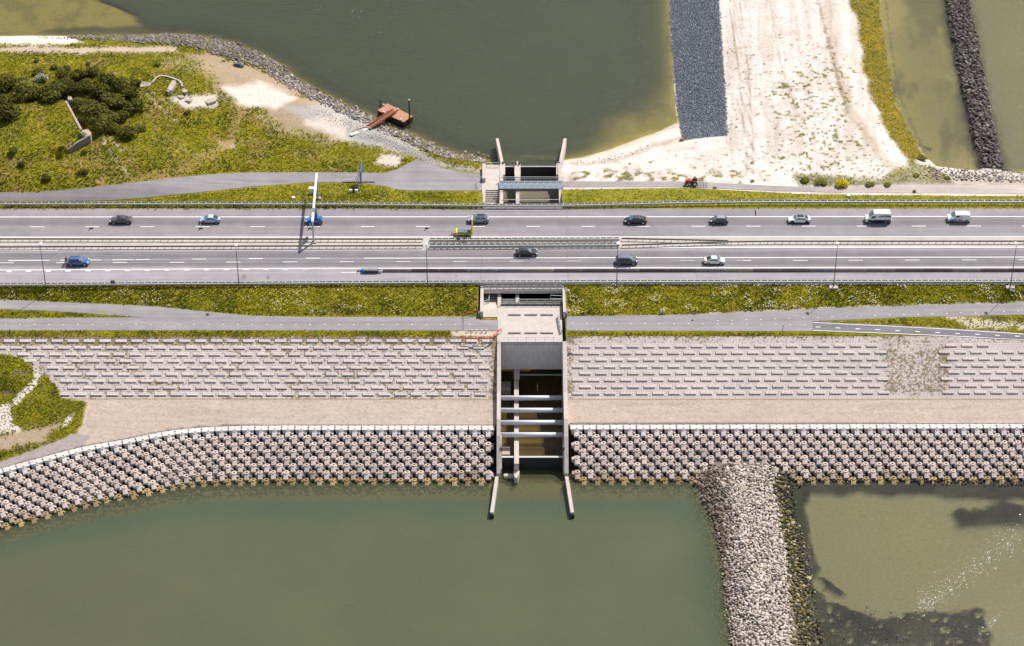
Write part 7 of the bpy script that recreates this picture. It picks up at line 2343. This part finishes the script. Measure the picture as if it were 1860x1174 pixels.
def dull(bx, by, n):
    m_ = sm(.45, .62, fbm(bx + 50, by, .2, 4))[:, None]
    return (1 - m_) * np.array([[1.0, 1.0, 1.0]]) + m_ * np.array([[.50, .58, .75]])


tufts('meadow_grass', NG, 34000, 'rough yellow green grass of the lake side bank', M_GRASS, (.08, .34), .15, lambda x, y, px, py: (x < 4) * 1.0, dull)
tufts('sand_plants', NG, 6000, 'low green plants and marsh grass on the sand', M_GRASS, (.06, .22), .12, lambda x, y, px, py: (x > 4) * 1.0, lambda a, b, n: np.tile((.75, .78, .6), (n, 1)))
tufts('verge_grass', SG, 26000, 'bright green grass on the near verge and mound', M_GRASS, (.08, .28), .14, None, dull)


def flowers(name, src, n, regions, mat, label, size=(.06, .16)):
    x, y, z, g, ok = src
    px, py = P(x, y, z)
    wgt = np.zeros(len(x))
    for pts, a in regions:
        wgt = np.maximum(wgt, a * (sdist(px, py, pts) > 0))
    cl = sm(.52, .70, fbm(x, y, .45, 4)) * unpaved(x, y, px, py) * wgt * ok * (g > .3) * (px > -20) * (px < 1880)
    i = RNG.choice(len(x), n, p=cl / cl.sum())
    bx = x[i] + RNG.uniform(-.3, .3, n); by = y[i] + RNG.uniform(-.3, .3, n); bz = hgt(bx, by) + RNG.uniform(.25, .5, n)
    s_ = RNG.uniform(*size, n)
    V = []
    for a in (0, 1.57, 3.14, 4.71):
        V.append(np.stack([bx + s_ * np.cos(a + i), by + s_ * np.sin(a + i), bz + RNG.uniform(-.04, .04, n)], 1))
    V = np.stack(V, 1).reshape(-1, 3)
    o = np_mesh(name, V, np.arange(4 * n).reshape(-1, 4), mat, 'stuff', {'Col': np.repeat(np.tile(RNG.uniform(.85, 1.1, (n, 1)), (1, 3)), 4, 0)})
    o['label'] = label


flowers('white_flowers', SG, 1150, [([(1030, 520), (1860, 518), (1860, 548), (1300, 566), (1030, 572)], 1.0), ([(0, 525), (500, 545), (860, 572), (560, 574), (300, 562), (0, 541)], .5), ([(0, 520), (860, 520), (860, 570), (500, 560)], .16), ([(1490, 575), (1860, 566), (1860, 580)], .6)], M_BLOOM, 'white flowers dotted over the near verge')
flowers('yellow_flowers', SG, 600, [([(1030, 530), (1400, 535), (1400, 560), (1030, 572)], 1.0), ([(0, 520), (860, 520), (860, 570), (0, 540)], .25)], M_GOLD, 'yellow flowers dotted over the near verge')
flowers('white_flowers', NG, 350, [([(0, 280), (180, 230), (860, 350), (860, 368), (500, 366), (420, 330), (0, 345)], .6), ([(440, 340), (870, 350), (870, 368), (440, 368)], 1.0), ([(1030, 345), (1400, 350), (1860, 358), (1860, 368), (1030, 368)], 1.0)], M_BLOOM, 'white flowers dotted over the lake side grass', (.05, .13))

# white flecks on the pool, painted for sun glints as well as froth
n = 850
t_ = RNG.random(n)
cx_ = 1860 - 190 * t_ + RNG.normal(0, 14, n); cy_ = 950 + 155 * t_ + RNG.normal(0, 11, n) + 30 * RNG.random(n) * (1 - t_)
extra = RNG.random(n) < .12
cx_[extra] = RNG.normal(1684, 10, extra.sum()); cy_[extra] = RNG.normal(1097, 7, extra.sum())
ex2 = RNG.random(n) < .10
cx_[ex2] = RNG.normal(1800, 14, ex2.sum()); cy_[ex2] = 1135 - (cx_[ex2] - 1800) * 1.0 + RNG.normal(0, 6, ex2.sum())
fx_, fy_ = W(cx_, cy_, SEA + .02)
s_ = RNG.exponential(.020, n) + .014; a0 = RNG.uniform(0, 6.28, n)
V = np.stack([np.stack([fx_ + s_ * np.cos(a0 + k * 1.257) * 1.5, fy_ + s_ * np.sin(a0 + k * 1.257), np.full(n, SEA + .025)], 1) for k in range(5)], 1).reshape(-1, 3)
o = np_mesh('foam_glints', V, np.arange(5 * n).reshape(-1, 5), plain('white_foam_glint', (.85, .85, .82), .6), 'stuff'); o['label'] = 'white flecks painted for froth and sun glints on the shallow pool'

# repair patches in the asphalt and worn joints between the old and new shoulder
for (px0, px1, py0, py1), c_ in zip(((440, 1372, 379.6, 392.5), (-30, 60, 414.5, 428), (1030, 1240, 414, 429), (300, 660, 500, 512.5), (1560, 1700, 459, 465.5), (1372, 1466, 382, 392), (905, 1030, 496.5, 513)), (A(.275), A(.25), A(.262), A(.325, .01), A(.185), A(.285, .03), A(.37, .02))):
    (xa_, ya_), (xb_, yb_) = W(px0, py1, 0), W(px1, py0, 0)
    xs_ = np.linspace(xa_, xb_, 12)
    strip_sheet('repair_patch', [lambda xx, q=yb_: float(q), lambda xx, q=ya_: float(q)], xs_, 0.0105, M_ASPH, lambda i, xx: c_)
tr.scale = (.9, .9, .9)
